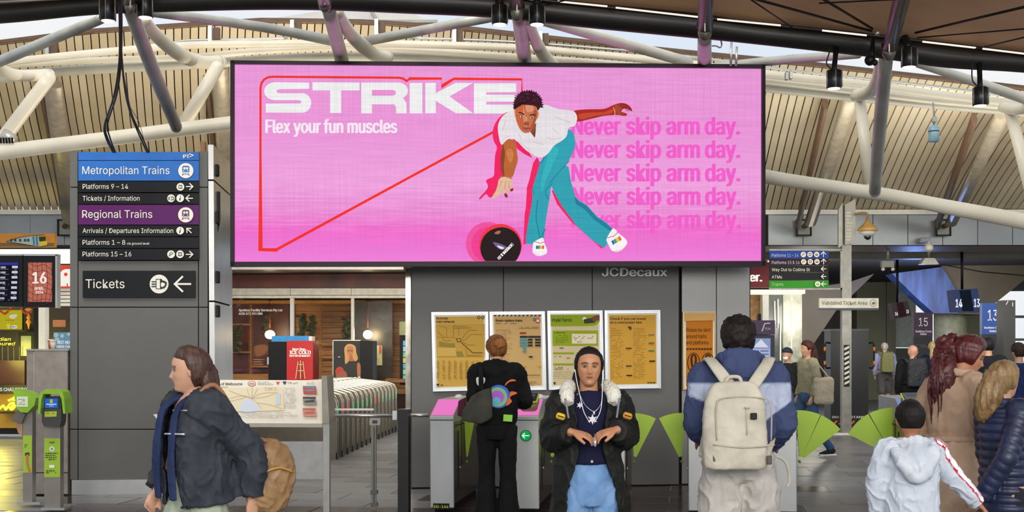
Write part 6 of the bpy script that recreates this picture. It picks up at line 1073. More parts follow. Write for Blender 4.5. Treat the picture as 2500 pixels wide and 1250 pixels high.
class Person:
    def __init__(s, label, px, d, yaw, H, skin='#a86f50', female=False, lean=0., head=(0, 0, 0), hk=1., arms=None, legs=None, voxel=.012, face=False, hands=(.5, .5), handdir=None, group=None, headoff=(0, 0, 0), sh=None):
        s.k = k = H / 1.70; s.T = t = thing('person', label, 'person', (ray(px, 860).x * d, d, 0), yaw, group); s.face = face; s.vox = voxel
        s.lean = Matrix.Translation((0, 0, .95 * k)) @ Matrix.Rotation(-lean if 0 else lean, 4, 'X') @ Matrix.Translation((0, 0, -.95 * k))
        s.U = lambda p: s.lean @ Vector(p)
        sh = sh or (.165 if female else .185); s.sh = sh
        hc = s.lean @ (Vector((0, -.012, 1.582)) * k + Vector(headoff) * k); R = Matrix.Rotation(head[0], 4, 'Z') @ Matrix.Rotation(head[1], 4, 'X') @ Matrix.Rotation(head[2], 4, 'Y'); s.hk = hk
        s.H = Matrix.Translation(hc) @ R @ Matrix.Scale(k * hk, 4); s.hc = hc
        A = arms or {}; s.A = {}
        for n_, sg in (('L', -1), ('R', 1)):                 # L: image left when facing the camera
            e, w = A.get(n_, ((sg * (sh + .06), .03, 1.12), (sg * (sh + .05), -.06, .88)))
            s.A[n_] = (s.U(Vector((sg * sh, 0, 1.395)) * k), Vector(e) * k, Vector(w) * k)
        G_ = legs or {}; s.G = {}
        for n_, sg in (('L', -1), ('R', 1)):
            kn, an = G_.get(n_, ((sg * .095, -.015, .48), (sg * .095, .02, .075))); s.G[n_] = (Vector((sg * .088, 0, .9)) * k, Vector(kn) * k, Vector(an) * k)
        b = MB(); k_ = k
        sec(b, [(.80, .10, .09), (.86, .155, .11), (.95, .16, .115), (1.08, .118, .088), (1.2, .135, .1), (1.32, .15, .105), (1.39, .14, .08), (1.43, .075, .06, .01)], k, L_=s.U)
        nb_ = s.U(Vector((0, .012, 1.40)) * k); b.tube([nb_, nb_.lerp(hc, .45) + Vector((0, .006 * k, 0)), hc + (s.H.to_3x3() @ Vector((0, .022, -.03)))], [.060 * k, .052 * k, .052 * k], n=16)
        head_mesh(b, s.H, True, *((44, 60) if face else (24, 32)))
        for i, n_ in enumerate(('L', 'R')):
            a, e, w = s.A[n_]; sg = -1 if n_ == 'L' else 1
            limb(b, [s.U(Vector((sg * sh * .55, 0, 1.37)) * k), a, a.lerp(e, .5), e, e.lerp(w, .35), w], [.05 * k, .052 * k, .043 * k, .037 * k, .037 * k, .024 * k])
            hd = (handdir or {}).get(n_); dv = (w - e).normalized(); dd, nn = hd if hd else (dv, Vector((-sg, 0, 0)) if abs(dv.z) > .6 else Vector((0, 0, -1)))
            hand(b, w, dd, nn, k * .98, hands[i], thumb=sg * (-1 if (hd and len(hd) > 2) else 1))
            h_, kn, an = s.G[n_]; limb(b, [h_ + Vector((0, 0, .0)), h_.lerp(kn, .4), kn, kn.lerp(an, .35), an], [.09 * k, .078 * k, .053 * k, .054 * k, .036 * k])
            b.tube([an + Vector((0, .02, -.02)) * k, an + Vector((0, -.05, -.045)) * k, an + Vector((0, -.13, -.052)) * k], [.034 * k, .036 * k, .028 * k], n=10)
        me = fuse(b, voxel, 2 if voxel < .007 else 1, name='body', mat=M(skin, rough=.5, var=.05, scale=14, vcol=face, bump=.04, bscale=120)); s.body = link('body', me, t)
        if face:
            sk = lin(skin); at = me.attributes.new('tint', 'FLOAT_COLOR', 'POINT'); inv = s.H.inverted(); lip = lin(face[0]); br = lin(face[1]); cols = []
            for v in me.vertices:
                q = inv @ v.co; c = sk
                if q.y < -.03 and abs(q.x) < .06 and abs(q.z) < .12:
                    ax = abs(q.x); L_ = max(0, 1 - (ax / .0235) ** 2 - ((q.z + .060) / .0095) ** 2); B_ = 1 if abs(q.z - (.027 - max(0, ax - .034) * .35 - max(0, .026 - ax) * .2)) < .0050 and .012 < ax < .052 else 0; E_ = max(0, 1 - ((ax - .031) / .019) ** 2 - ((q.z - .005) / .011) ** 2)
                    if L_ > 0: c = tuple(a + (b_ - a) * min(1, L_ * 2.2) for a, b_ in zip(c, lip))
                    if B_: c = tuple(a * .15 + b_ * .85 for a, b_ in zip(c, br))
                    if E_ > 0: c = tuple(a + (b_ * .6 + a * .15 - a) * min(.8, E_ * 1.2) for a, b_ in zip(c, br))
                    if abs(q.z + .060) < .0016 and ax < .02: c = tuple(x * .45 for x in lip)
                cols += [*c, 1]
            at.data.foreach_set('color', cols)
            for sg in (-1, 1):
                b = MB(); R3 = s.H.to_3x3().normalized(); b.ball(s.H @ Vector((sg * .031, -.0600, .005)), .0150 * k * hk, M('#b3a59b', rough=.3, var=0), sc=(1.05, .8, .55), R=R3, n=16); b.ball(s.H @ Vector((sg * .031, -.0690, .005)), .0076 * k * hk, M('#1d0f0a', rough=.15, var=0), sc=(1, .5, 1), R=R3, n=12); b.build('eye', t)
    def add(s, name, mb, voxel=None, mat=None, fold=0., sm=2, ff=(9, 9, 5), parent=None):
        return link(name, fuse(mb, voxel or s.vox * 1.2, sm, fold, ff, name, mat), parent or s.T)
    def top(s, mat, tor, sl=(.075, .068, .062, .058, .048), name='top', hood=None, fold=.012, voxel=None, cut=None, shsl=.5, cuffmat=None, ff=(9, 9, 6), build=True):
        b = MB(); k = s.k; sec(b, tor, k, L_=s.U)
        for n_ in ('L', 'R'):
            a, e, w = s.A[n_]; sg = -1 if n_ == 'L' else 1; r = [q * k for q in sl]; w2 = w - (w - e).normalized() * .012 * k
            limb(b, [s.U(Vector((sg * s.sh * shsl, 0, 1.355)) * k), a + Vector((0, 0, -.012)) * k, a.lerp(e, .5), e, e.lerp(w2, .5), w2], [r[0] * 1.05, r[0], r[1], r[2], r[3], r[4]], n=18)
        if hood: hood(b)
        o = s.add(name, b, voxel, mat, fold, ff=ff) if build else b; return o
    def pants(s, mat, rs=(.10, .085, .07, .065, .06), name='trousers', hip=(.168, .125), fold=.01, topz=1.02, voxel=None, end=None, ff=(10, 10, 5)):
        b = MB(); k = s.k; sec(b, [(.79, .13, .11), (.86, hip[0], hip[1]), (.95, hip[0], hip[1]), (topz, hip[0] * .8, hip[1] * .82)], k)
        for n_ in ('L', 'R'):
            h_, kn, an = s.G[n_]; z = an if end is None else kn.lerp(an, end); r = [q * k for q in rs]
            limb(b, [h_, h_.lerp(kn, .45), kn, kn.lerp(z, .5), z + Vector((0, 0, .01))], r, n=18)
        return s.add(name, b, voxel, mat, fold, ff=ff)
    def shoes(s, mat, sole='#d8d4cc'):
        k = s.k
        for n_ in ('L', 'R'):
            an = s.G[n_][2]; b = MB(); limb(b, [an + Vector((0, .055, -.035)) * k, an + Vector((0, .02, -.02)) * k, an + Vector((0, -.06, -.035)) * k, an + Vector((0, -.14, -.05)) * k, an + Vector((0, -.19, -.056)) * k], [.03 * k, .045 * k, .047 * k, .046 * k, .025 * k], side=(1, 0, 0), ry=[.03 * k, .05 * k, .038 * k, .026 * k, .016 * k])
            o = s.add('shoe', b, .012, mat); b = MB(); b.box(an + Vector((0, -.065, -.072)) * k, (.085 * k, .27 * k, .022 * k), bev=.008); b.build('sole', o, M(sole, rough=.6))
    def hair(s, mat, th=.02, **kw):
        b = hair_cap(s.H, th, **kw); return b.build('hair', s.T, mat)
    def strands(s, pts, rs, n, spread, mat, r=.006, name='hair_strands', parent=None):
        b = MB()
        for i in range(n):
            a = random.random() * 6.283; q = random.random() ** .5; off = Vector((cos(a) * q, sin(a) * q, 0)); b.tube([Vector(p) + off * w * spread + Vector((random.gauss(0, .003), random.gauss(0, .003), 0)) for p, w in crv([(Vector(p_).x, Vector(p_).y, Vector(p_).z, w_) for p_, w_ in zip(pts, rs)], 3) and [((v[0], v[1], v[2]), v[3]) for v in crv([(Vector(p_).x, Vector(p_).y, Vector(p_).z, w_) for p_, w_ in zip(pts, rs)], 3)]], [r] * ((len(pts) - 1) * 3) + [r * .3], n=5)
        o = b.build(name, parent or s.T, mat); o['kind'] = 'stuff'; return o
    def item(s, name, label, cat, group=None):               # something worn or carried: a thing of its own at the person's place
        return thing(name, label, cat, s.T.location.copy(), s.T.rotation_euler.z, group)
def fab(c, bump=.25, bs=160, rough=.85, var=.08, **k): return M(c, rough=rough, bump=bump, bscale=bs, var=var, spec=.2, **k)
def hairm(c, rough=.6): return M(c, rough=rough, spec=.25, var=.3, scale=30, bump=.7, bscale=60, stretch=(1, 1, .15))
def hoodf(P_, w=.115, h=1.47, back=.10, open_=True):
    k = P_.k
    def f(b):
        n = 20; pts = []
        for i in range(n + 1): a = 2 * pi * i / n; pts.append(P_.U(Vector((sin(a) * w, .035 - cos(a) * .075, h - .035 * cos(a) * 1 + .0)) * k))
        b.tube(pts, .03 * k, n=10); b.ball(P_.U(Vector((0, back, h - .045)) * k), .115 * k, sc=(1.05, .62, .78), n=16); sec(b, [(1.38, .13, .09), (1.44, .105, .085, .02), (1.48, .088, .078, .02)], k, L_=P_.U)
    return f
def pack(P_, label, mat, w, h, dp, z0, y0, strapmat=None, straps=True, x0=0., name='backpack', fold=.008, flapmat=None):
    k = 1; t = P_.item(name, label, 'backpack'); b = MB(); zc = z0 + h / 2
    q = [(z0, w * .42, dp * .40), (z0 + .02, w * .49, dp * .48), (z0 + h * .35, w * .5, dp * .5), (z0 + h * .75, w * .47, dp * .42), (z0 + h * .95, w * .36, dp * .3), (z0 + h, w * .26, dp * .2)]
    s_ = crv([a for a in q], 4); vs = []; n = 28
    for z, rx, ry in s_:
        for j in range(n): a = 2 * pi * j / n; c, si = cos(a), sin(a); e = .45; vs.append((x0 + rx * (abs(c) ** e) * (1 if c > 0 else -1), y0 + dp / 2 + ry * (abs(si) ** e) * (1 if si > 0 else -1), z))
    m_ = len(s_); b.add(vs, [(i * n + j, i * n + (j + 1) % n, (i + 1) * n + (j + 1) % n, (i + 1) * n + j) for i in range(m_ - 1) for j in range(n)] + [list(range(n))[::-1], [(m_ - 1) * n + j for j in range(n)]], None, True)
    link('body', fuse(b, .009, 3, fold, (7, 7, 7), 'body', mat), t)
    b = MB(); b.tube(crv([(x0 - w * .12, y0 + dp * .35, z0 + h * .97), (x0 - w * .08, y0 + dp * .4, z0 + h * 1.05), (x0 + w * .08, y0 + dp * .4, z0 + h * 1.05), (x0 + w * .12, y0 + dp * .35, z0 + h * .97)], 4), .011, n=8); b.build('grab_handle', t, mat)
    if straps:
        for s2 in (-1, 1):
            K = P_.k; b = MB(); pts = crv([tuple(P_.U(Vector((s2 * .06, .19, 1.33)) * K)), tuple(P_.U(Vector((s2 * .13, .145, 1.43)) * K)), tuple(P_.U(Vector((s2 * .165, .03, 1.475)) * K)), tuple(P_.U(Vector((s2 * .165, -.10, 1.41)) * K)), tuple(P_.U(Vector((s2 * .13, -.155, 1.2)) * K)), tuple(P_.U(Vector((s2 * .17, -.02, 1.06)) * K)), (x0 + s2 * w * .45, y0 + .03, z0 + .06)], 6)
            b.tube(pts, .036, n=10, side=(1, 0, 0), ry=.012); b.build('shoulder_strap', t, strapmat or mat)
    return t
# ---------------------------------------------------------------- woman facing the camera
w1 = Person('woman facing us in a black coat with white fleece collar and earphones', 1437, 6.8, radians(3), 1.625, '#b07a56', True, head=(radians(-3), radians(-2), radians(1)), voxel=.0045, hk=.95, face=('#8e4c40', '#20120e'), hands=(.42, .45), sh=.16,
            arms={'L': ((-.218, .02, 1.165), (-.125, -.215, 1.225)), 'R': ((.22, .02, 1.17), (.13, -.215, 1.235))}, handdir={'L': ((.9, -.2, -.22), (.1, .3, -1)), 'R': ((-.9, -.2, -.2), (-.1, .3, -1))})
k = w1.k; m_coat = fab(['#0f0f0e', '#1b1b18'], rough=.6, bump=.3, bs=50, scale=6)
w1.hair(hairm('#120c0a'), th=.014, hairline=.083, face=58, nape=-.1, side=-.045, rough_=.002)
b = MB(); c = w1.hc; limb(b, [c + Vector((-.045, .06, .03)), c + Vector((-.06, .055, -.07)), c + Vector((-.075, .05, -.15)), c + Vector((-.1, .05, -.26))], [.026, .028, .03, .02]); limb(b, [c + Vector((.045, .06, .03)), c + Vector((.055, .055, -.07)), c + Vector((.06, .05, -.15)), c + Vector((.08, .05, -.22))], [.026, .028, .028, .02]); limb(b, [c + Vector((0, .08, .02)), c + Vector((0, .08, -.1)), c + Vector((0, .07, -.2))], [.06, .07, .05])
w1.add('back_hair', b, .009, hairm('#120c0a'), .006, ff=(40, 40, 6))
w1.top(fab('#141530', bs=220), [(1.03, .16, .128), (1.06, .158, .126), (1.12, .148, .12), (1.2, .148, .125, -.004), (1.3, .158, .128, -.004), (1.38, .142, .104), (1.425, .088, .08, .004), (1.445, .07, .066, .006)], sl=(.072, .05, .045, .042, .034), name='sweater', fold=.005, voxel=.008)
for x, z, s_ in ((.004, 1.29, .03), (-.065, 1.37, .02)):
    b = MB(); o = w1.U(Vector((x, 0, z)) * k); y = -.137 * k if z < 1.3 else -.118 * k; q = []
    for i in range(12): a = pi / 2 + pi * i / 6; r = s_ * (1 if i % 2 == 0 else .42); q.append((o.x + r * cos(a), o.z + r * sin(a)))
    b.prism(q, y - .002, y + .012); b.build('star_print', w1.T, M('#cfc8d8' , rough=.7))
def open_coat(P_, tor, sl, wz, mat, name='coat', voxel=.0085, fold=.012, th=.012, hood=None):
    """a jacket that hangs open at the front: the fused garment without its front gap"""
    mb = P_.top(mat, tor, sl, hood=hood, build=False); me = fuse(mb, voxel, 3, fold, (8, 8, 6), name, mat); import bmesh
    bm = bmesh.new(); bm.from_mesh(me); kk = P_.k
    cut = [v for v in bm.verts if (v.co.y < -.02 * kk and interp(wz, v.co.z / kk)[0] < v.co.x / kk < interp(wz, v.co.z / kk)[1])] if 0 else [v for v in bm.verts if v.co.y < -.02 * kk and -interp(wz[0], v.co.z / kk) < v.co.x / kk < interp(wz[1], v.co.z / kk) and abs(v.co.y) < interp(wz[2], v.co.z / kk) * kk]
    bmesh.ops.delete(bm, geom=cut, context='VERTS'); lo = min(v.co.z for v in bm.verts); bmesh.ops.delete(bm, geom=[v for v in bm.verts if v.co.z < lo + .012], context='VERTS')
    for _ in range(14):
        nw = [(v, [e.other_vert(v).co for e in v.link_edges if e.is_boundary]) for v in bm.verts if v.is_boundary]
        for v, c in [(v, sum(q, Vector()) / len(q)) for v, q in nw if q]: v.co = v.co.lerp(c, .5)
    bm.to_mesh(me); bm.free()
    o = link(name, me, P_.T); m_ = o.modifiers.new('thick', 'SOLIDIFY'); m_.thickness = th; m_.offset = -1; return o
open_coat(w1, [(.74, .235, .165, .01), (.86, .222, .16, .005), (1.0, .205, .15), (1.12, .195, .15), (1.25, .2, .16), (1.35, .19, .14), (1.42, .12, .1, .01)], (.085, .082, .078, .074, .062),
          ([(.7, .155), (.9, .135), (1.03, .09), (1.1, .07), (1.3, .085), (1.42, .1)], [(.7, .165), (.9, .14), (1.03, .085), (1.1, .06), (1.3, .075), (1.42, .1)], [(.7, .5), (1.06, .5), (1.1, .175), (1.42, .175)]), m_coat, 'coat', .0082, .013)
m_fl = M(['#cfcabc', '#e0dccf'], rough=.95, bump=.9, bscale=90, var=.06)
for sg in (-1, 1):
    b = MB(); limb(b, [w1.U(Vector(p) * k) for p in ((sg * .045, .085, 1.47), (sg * .095, .055, 1.475), (sg * .125, -.01, 1.455), (sg * .135, -.065, 1.42), (sg * .125, -.105, 1.375))], [.028 * k, .038 * k, .045 * k, .044 * k, .03 * k], side=(1, 0, 0)); w1.add('fleece_collar', b, .008, m_fl, .006, ff=(50, 50, 50))
    b = MB(); b.box(Vector((sg * .145, -.178, 1.355)) * k, (.012, .01, .11), bev=.003, ry=sg * .15); b.build('zip', w1.T, M('#77787c', rough=.3, metal=.7)); b = MB(); b.box(Vector((sg * .17 + (.03 if sg > 0 else -.01), -.17, 1.31)) * k, (.05, .02, .035), bev=.008, ry=.3); b.build('badge', w1.T, M('#c8a012' if sg < 0 else '#c07d18', rough=.5)); b = MB(); b.box(Vector((sg * .17 + (.03 if sg > 0 else -.01), -.181, 1.31)) * k, (.035, .006, .006), ry=.3); b.build('badge_bar', w1.T, m_black)
m_jean = fab(['#527aa8', '#7a9cc4'], bs=260, scale=7); w1.pants(m_jean, (.098, .09, .078, .08, .085), 'jeans', (.165, .125), .008, 1.11, .0085); w1.shoes(fab('#e4e2dc'))
b = MB(); b.box(Vector((0, -.132, 1.05)) * k, (.016, .008, .016), bev=.004); b.build('jean_button', w1.T, m_alu)
m_wht = M('#e6e6e4', rough=.35, var=0)
for sg in (-1, 1):
    e_ = w1.H @ Vector((sg * .083, -.01, -.018)); b = MB(); b.ball(e_, .0075, sc=(1, 1, 1.3)); b.tube([Vector(v) for v in crv([tuple(e_), tuple(e_ + Vector((sg * -.004, -.02, -.05))), tuple(w1.U(Vector((sg * .06, -.128, 1.40)) * k)), tuple(w1.U(Vector((sg * .045, -.15, 1.33)) * k)), tuple(w1.U(Vector((sg * .012, -.150, 1.27)) * k))], 5)], .0021, n=6)
    ear = b.build('earphone', w1.T, m_wht)
b = MB(); b.tube([Vector(v) for v in crv([tuple(w1.U(Vector(p) * k)) for p in ((-.06, -.09, 1.425), (-.035, -.128, 1.37), (.012, -.141, 1.335), (.05, -.128, 1.37), (.068, -.09, 1.42))], 5)], .0018, n=6); b.ball(w1.U(Vector((.012, -.146, 1.325)) * k), .008, sc=(.8, .5, 1.2)); b.build('necklace', w1.T, M('#c9cad0', rough=.2, metal=.8))
t = w1.item('small_keyring', 'small silver trinket held between the hands of the facing woman', 'keyring'); b = MB(); b.ball(Vector((.0, -.29, 1.165)) * k, .012, sc=(.7, .5, 1.6)); b.tube([Vector((.0, -.26, 1.215)) * k, Vector((.0, -.29, 1.17)) * k], .003); b.build('charm', t, M('#b9bac2', rough=.2, metal=.8))
# ---------------------------------------------------------------- man with the cream backpack
w2 = Person('man seen from behind in blue and white hoodie with cream backpack', 1803, 7.2, radians(174), 1.79, '#9a6a50', False, head=(radians(-6), 0, 0), voxel=.009, sh=.19, legs={'L': ((-.12, -.09, .5), (-.13, .02, .075)), 'R': ((.12, .02, .48), (.11, .12, .09))},
            arms={'L': ((-.245, -.0, 1.12), (-.2, -.19, 1.0)), 'R': ((.235, .0, 1.13), (.19, -.19, 1.02))}); k = w2.k
w2.hair(hairm('#19110d'), th=.026, hairline=.06, face=58, nape=-.075, side=.012, rough_=.012, freq=55)
mn = fab(['#36405f', '#434e72'], bs=200); torso = [(1.0, .175, .135), (1.05, .195, .15), (1.2, .2, .15), (1.33, .205, .145), (1.4, .165, .12), (1.45, .1, .09)]
o = w2.top(mn, torso, (.082, .078, .074, .072, .058), 'hoodie', hoodf(w2, .115, 1.475, .095), .013, .0095)
mn2 = M('#3c4a78', rough=.85, bump=.25, bscale=200, var=.08, spec=.2, vcol=True); o.data.materials.clear(); o.data.materials.append(mn2); at = o.data.attributes.new('tint', 'FLOAT_COLOR', 'POINT'); cols = []; c1, c2 = lin('#3d4768'), lin('#a9b0c4')
for v in o.data.vertices:
    c = v.co / k; q_ = min(c.z - ((1.17 + abs(c.x) * .35) if c.x > 0 else (1.03 + abs(c.x) * .75)), (1.345 - max(0, .13 - abs(c.x)) * .2) - c.z, .285 - abs(c.x), c.y + .02); f_ = min(1, max(0, q_ / .008)); cols += [c1[i] * (1 - f_) + c2[i] * f_ for i in range(3)] + [1]
at.data.foreach_set('color', cols)
b = MB(); sec(b, [(.965, .18, .135), (.985, .19, .142), (1.02, .19, .142)], k); w2.add('hem_band', b, .01, fab('#23232e'), .004)
w2.pants(fab(['#b4aea6', '#c8c2ba'], bs=180), (.125, .125, .118, .112, .09), 'sweatpants', (.195, .15), .02, 1.0, .011, ff=(7, 7, 5)); w2.shoes(fab('#5a3a86'))
mb_ = fab(['#b8b09e', '#c6beac'], rough=.7, bump=.15, bs=90); pk = pack(w2, 'cream backpack worn by the man in the blue hoodie', mb_, .365, .49, .19, .935 , .15, fold=.005, x0=.045); ky = .15 + .19
for nm, q_ in (('front_pocket_seam', [(-.15, ky + .002, 1.1), (-.15, ky, 1.28), (-.11, ky - .02, 1.335), (.11, ky - .02, 1.335), (.15, ky, 1.28), (.15, ky + .002, 1.1)]), ('lower_seam', [(-.17, ky + .002, 1.075), (0, ky + .006, 1.06), (.17, ky + .002, 1.075)])):
    b = MB(); b.tube(crv(q_, 4), .0045, n=6); b.build(nm, pk, M('#a89f8c', rough=.7))
b = MB(); b.box((-.055, ky + .0, 1.235), (.036, .012, .036), bev=.003); b.build('brand_patch' if 0 else 'dark_patch', pk, m_black); b = MB(); b.box((-.02, ky + .008, 1.285), (.03, .012, .012), bev=.004); b.tube([(-.018, ky + .004, 1.28), (-.018, ky + .01, 1.13)], .003); b.build('zip_pull', pk, mb_)
b = MB(); b.tube(crv([(-.19, .2, 1.0), (-.25, .17, .96), (-.27, .16, .86), (-.255, .15, .82)], 4), .009, n=8, ry=.004); b.build('loose_strap', pk, mb_)
for x, z in ((-.14, .99), (.16, 1.0)): b = MB(); b.box((x, ky - .01, z), (.03, .012, .05), bev=.005); b.build('side_buckle', pk, M('#4a463e', rough=.6))
# ---------------------------------------------------------------- girl at the gate
w3 = Person('young woman from behind in black hoodie and black flared trousers at the gate', 1212, 11.15, radians(176), 1.75, '#c9967a', True, head=(radians(20), radians(8), 0), voxel=.011, sh=.17, arms={'L': ((-.25, -.05, 1.13), (-.2, -.3, 1.09)), 'R': ((.2, .04, 1.12), (.15, -.16, 1.05))}); k = w3.k
w3.hair(hairm('#7a4a22'), th=.017, hairline=.07, face=60, nape=-.075, side=-.03, rough_=.003); b = MB(); b.ball(w3.H @ Vector((.0, .10, .035)), .058 * k, sc=(1, .8, .85)); w3.add('hair_bun', b, .009, hairm('#96602c'), .008, ff=(50, 20, 50))
m_bk = fab(['#0d0d0e', '#161617'], bs=160); w3.top(m_bk, [(.92, .172, .135), (.98, .185, .145), (1.12, .185, .145), (1.3, .195, .14), (1.39, .155, .115), (1.44, .09, .085)], (.082, .076, .07, .066, .05), 'hoodie', hoodf(w3, .1, 1.435, .085), .012, .011)
w3.pants(m_bk, (.098, .085, .075, .088, .115), 'trousers', (.165, .13), .006, 1.0, .011); w3.shoes(m_bk)
def decal(P_, name, pts, mat, y, thick=.006): b = MB(); b.prism([(x, z) for x, z in pts], y, y + thick); return b.build(name, P_.T, mat)
# coloured back print: disc and flames (placed on the back, local +y side)
R0 = Matrix.Rotation(pi, 4, 'Z'); yb = -.158 * k
def backprint(P_, name, pts, c, y=.0):
    pts = [(-x, z) for x, z in pts]; b = MB(); b.prism(pts, .158 * k - y, .158 * k + .002 + y); o = b.build(name, P_.T, M(c, rough=.7)); return o
def cir(x, z, r, a0=0, a1=360, n=18): return [(x + r * cos(radians(a0 + (a1 - a0) * i / n)), z + r * sin(radians(a0 + (a1 - a0) * i / n))) for i in range(n + (a1 - a0 < 360))]
backprint(w3, 'print_ring', cir(.03, 1.205, .105), '#3f63c8'); backprint(w3, 'print_disc', cir(.022, 1.20, .088), '#7cc07a', .002); backprint(w3, 'print_disc', cir(.02, 1.20, .06), '#b35ac8', .004); backprint(w3, 'print_disc', cir(.012, 1.165, .035), '#58b8d8', .006)
for q_ in ([(.10, 1.12), (.15, 1.16), (.13, 1.2), (.2, 1.235), (.14, 1.25), (.13, 1.21), (.11, 1.17)], [(.09, 1.30), (.13, 1.335), (.19, 1.345), (.15, 1.36), (.1, 1.33)]): backprint(w3, 'print_flame', crv(q_, 3, True), '#e0642a', .003)
backprint(w3, 'print_patch', [(.07, .985), (.15, .98), (.155, 1.04), (.075, 1.045)], '#8fd048', .006)
backprint(w3, 'white_logo', crv([(-.16, 1.31), (-.17, 1.37), (-.14, 1.375), (-.145, 1.33), (-.125, 1.335), (-.12, 1.375), (-.09, 1.37), (-.095, 1.33), (-.12, 1.305)], 3, True), '#cfccc8', .002)
t = w3.item('grey_sling_bag', 'dark grey pointed sling bag on the left hip of the black hoodie girl', 'bag'); b = MB()
for (x, z, r1) in (): pass
q_ = [(.03, 1.29), (.1, 1.27), (.2, 1.21), (.3, 1.06), (.29, 1.0), (.12, .96), (.02, 1.02)]; b.prism([(x, z) for x, z in q_], .17, .30); link('body', fuse(b, .011, 5, .008, (9, 9, 9), 'body', fab(['#38362f', '#47453d'], bs=120)), t); b = MB(); b.tube(crv([(.12, .2, 1.26), (.13, .12, 1.45), (.12, -.06, 1.44), (.1, -.17, 1.25)], 5), .022, n=8, side=(1, 0, 0), ry=.008); b.build('strap', t, m_bk); b = MB(); b.prism([(.26, 1.2), (.32, 1.17), (.33, 1.04), (.27, 1.02)], .18, .26); b.build('wine_side', t, fab('#4a1c2a'))
# ---------------------------------------------------------------- trench coat woman
w4 = Person('woman with long dark red hair and beige trench coat bending her head', 2322, 7.6, radians(112), 1.70, '#b07a5c', True, lean=radians(7), head=(radians(-38), radians(20), 0), voxel=.008, sh=.165, headoff=(.0, -.05, -.01), arms={'L': ((-.26, -.06, 1.15), (-.15, -.27, 1.12)), 'R': ((.25, .08, 1.13), (.18, -.12, .98))}, face=('#a05a4c', '#1c0c0c')); k = w4.k
mt_ = fab(['#ad8f76', '#ba9c83'], bs=200, rough=.8); b = w4.top(mt_, [(.42, .24, .2), (.6, .225, .19), (.85, .205, .17), (1.02, .178, .15), (1.06, .165, .14), (1.12, .182, .155), (1.3, .195, .165), (1.38, .16, .13), (1.44, .09, .085)], (.088, .082, .076, .072, .06), build=False, name='trench_coat')
w4.add('trench_coat', b, .010, mt_, .011, 3, (8, 8, 4))
b = MB(); sec(b, [(1.035, .172, .148), (1.05, .178, .153), (1.075, .176, .151)], k); w4.add('belt', b, .009, mt_, .003); b = MB(); b.tube(crv([(-.02, .16, 1.06), (.05, .2, 1.0), (.08, .18, .93), (.1, .2, .86)], 4), .02, n=8, side=(1, 0, 0), ry=.007); b.build('belt_tail', w4.T, mt_)
b = MB(); b.tube([w4.U(Vector((sin(a) * .092, .02 - cos(a) * .085, 1.455)) * k) for a in [i * pi / 10 - pi * .85 for i in range(18)]], .024 * k, n=8, ry=.03); w4.add('collar', b, .009, mt_, .004)
hr = hairm(['#2a0b0c', '#571a1a'][0]); hr2 = M(['#2c0b0d', '#5e1d1c'], rough=.4, scale=40, bump=.6, bscale=70, stretch=(1, 1, .12)); w4.hair(hr2, th=.024, hairline=.07, face=50, nape=-.08, side=-.05, rough_=.006)
c = w4.hc; R_ = w4.H; b = MB(); p0, p1 = R_ @ Vector((0, .10, .06)), R_ @ Vector((0, .15, .02)); limb(b, [p0, p1, c + Vector((.0, .2, -.1)), c + Vector((.0, .2, -.22)), c + Vector((.01, .19, -.34)), c + Vector((.03, .2, -.42))], [.045, .062, .075, .07, .05, .015], n=16); w4.add('ponytail', b, .009, hr2, .016, ff=(30, 30, 6)); w4.strands([p1, c + Vector((.0, .2, -.12)), c + Vector((.0, .205, -.26)), c + Vector((.01, .2, -.42))], [.4, 1, 1.05, .8], 60, .085, hr2, .004)
b = MB(); limb(b, [R_ @ Vector((.06, .03, .03)), c + Vector((.09, .1, -.1)), c + Vector((.11, .14, -.2)), c + Vector((.12, .15, -.30))], [.02, .03, .028, .008]); w4.add('side_lock', b, .008, hr2, .008, ff=(40, 40, 8))
b = MB(); e_ = R_ @ Vector((.055, -.01, .085)); b.tube([R_ @ Vector((x, -.045, z)) for x, z in ((-.085, .02), (-.07, .085), (0, .122), (.07, .085), (.085, .02))], .005, n=6); b.build('sunglasses_arm', w4.T, m_black)
w4.pants(fab('#26262c'), (.095, .08, .065, .06, .05), 'trousers', (.16, .12), .004, 1.0, .012); w4.shoes(m_bk)
# ---------------------------------------------------------------- boy in white hoodie
w5 = Person('small boy from behind in a white hooded jacket with red sleeve stripe', 2222, 6.8, radians(176), 1.29, '#a66f4e', False, hk=1.22, voxel=.008, sh=.17, headoff=(0, 0, .012), head=(radians(-6), 0, 0), arms={'L': ((-.33, -.0, 1.15), (-.50, -.03, .97)), 'R': ((.24, -.02, 1.1), (.22, -.1, .88))}, hands=(.7, .5)); k = w5.k
w5.hair(hairm('#17110f'), th=.012, hairline=.06, face=58, nape=-.045, side=-.01, rough_=.003)
mw = fab(['#b6bcc6', '#cfd3d8'], bs=170, rough=.75); w5.top(mw, [(.86, .18, .155), (.95, .2, .165), (1.15, .195, .165), (1.32, .19, .15), (1.4, .15, .12), (1.46, .09, .085)], (.088, .082, .075, .07, .058), 'hooded_jacket', None, .016, .0065)
b = MB(); n = 20; b.tube([w5.U(Vector((sin(a) * .125, .02 + (-cos(a)) * .085, 1.425 - .03 * cos(a))) * k) for a in [2 * pi * i / n for i in range(n + 1)]], .03 * k, n=10)
limb(b, [Vector(p) * k for p in ((-.13, .1, 1.40), (-.1, .17, 1.3), (0, .2, 1.19), (.1, .17, 1.3), (.13, .1, 1.40))], [.04 * k, .05 * k, .05 * k, .05 * k, .04 * k]); b.ball(Vector((0, .13, 1.33)) * k, .13 * k, sc=(1, .5, .8)); w5.add('hood', b, .009, mw, .012)
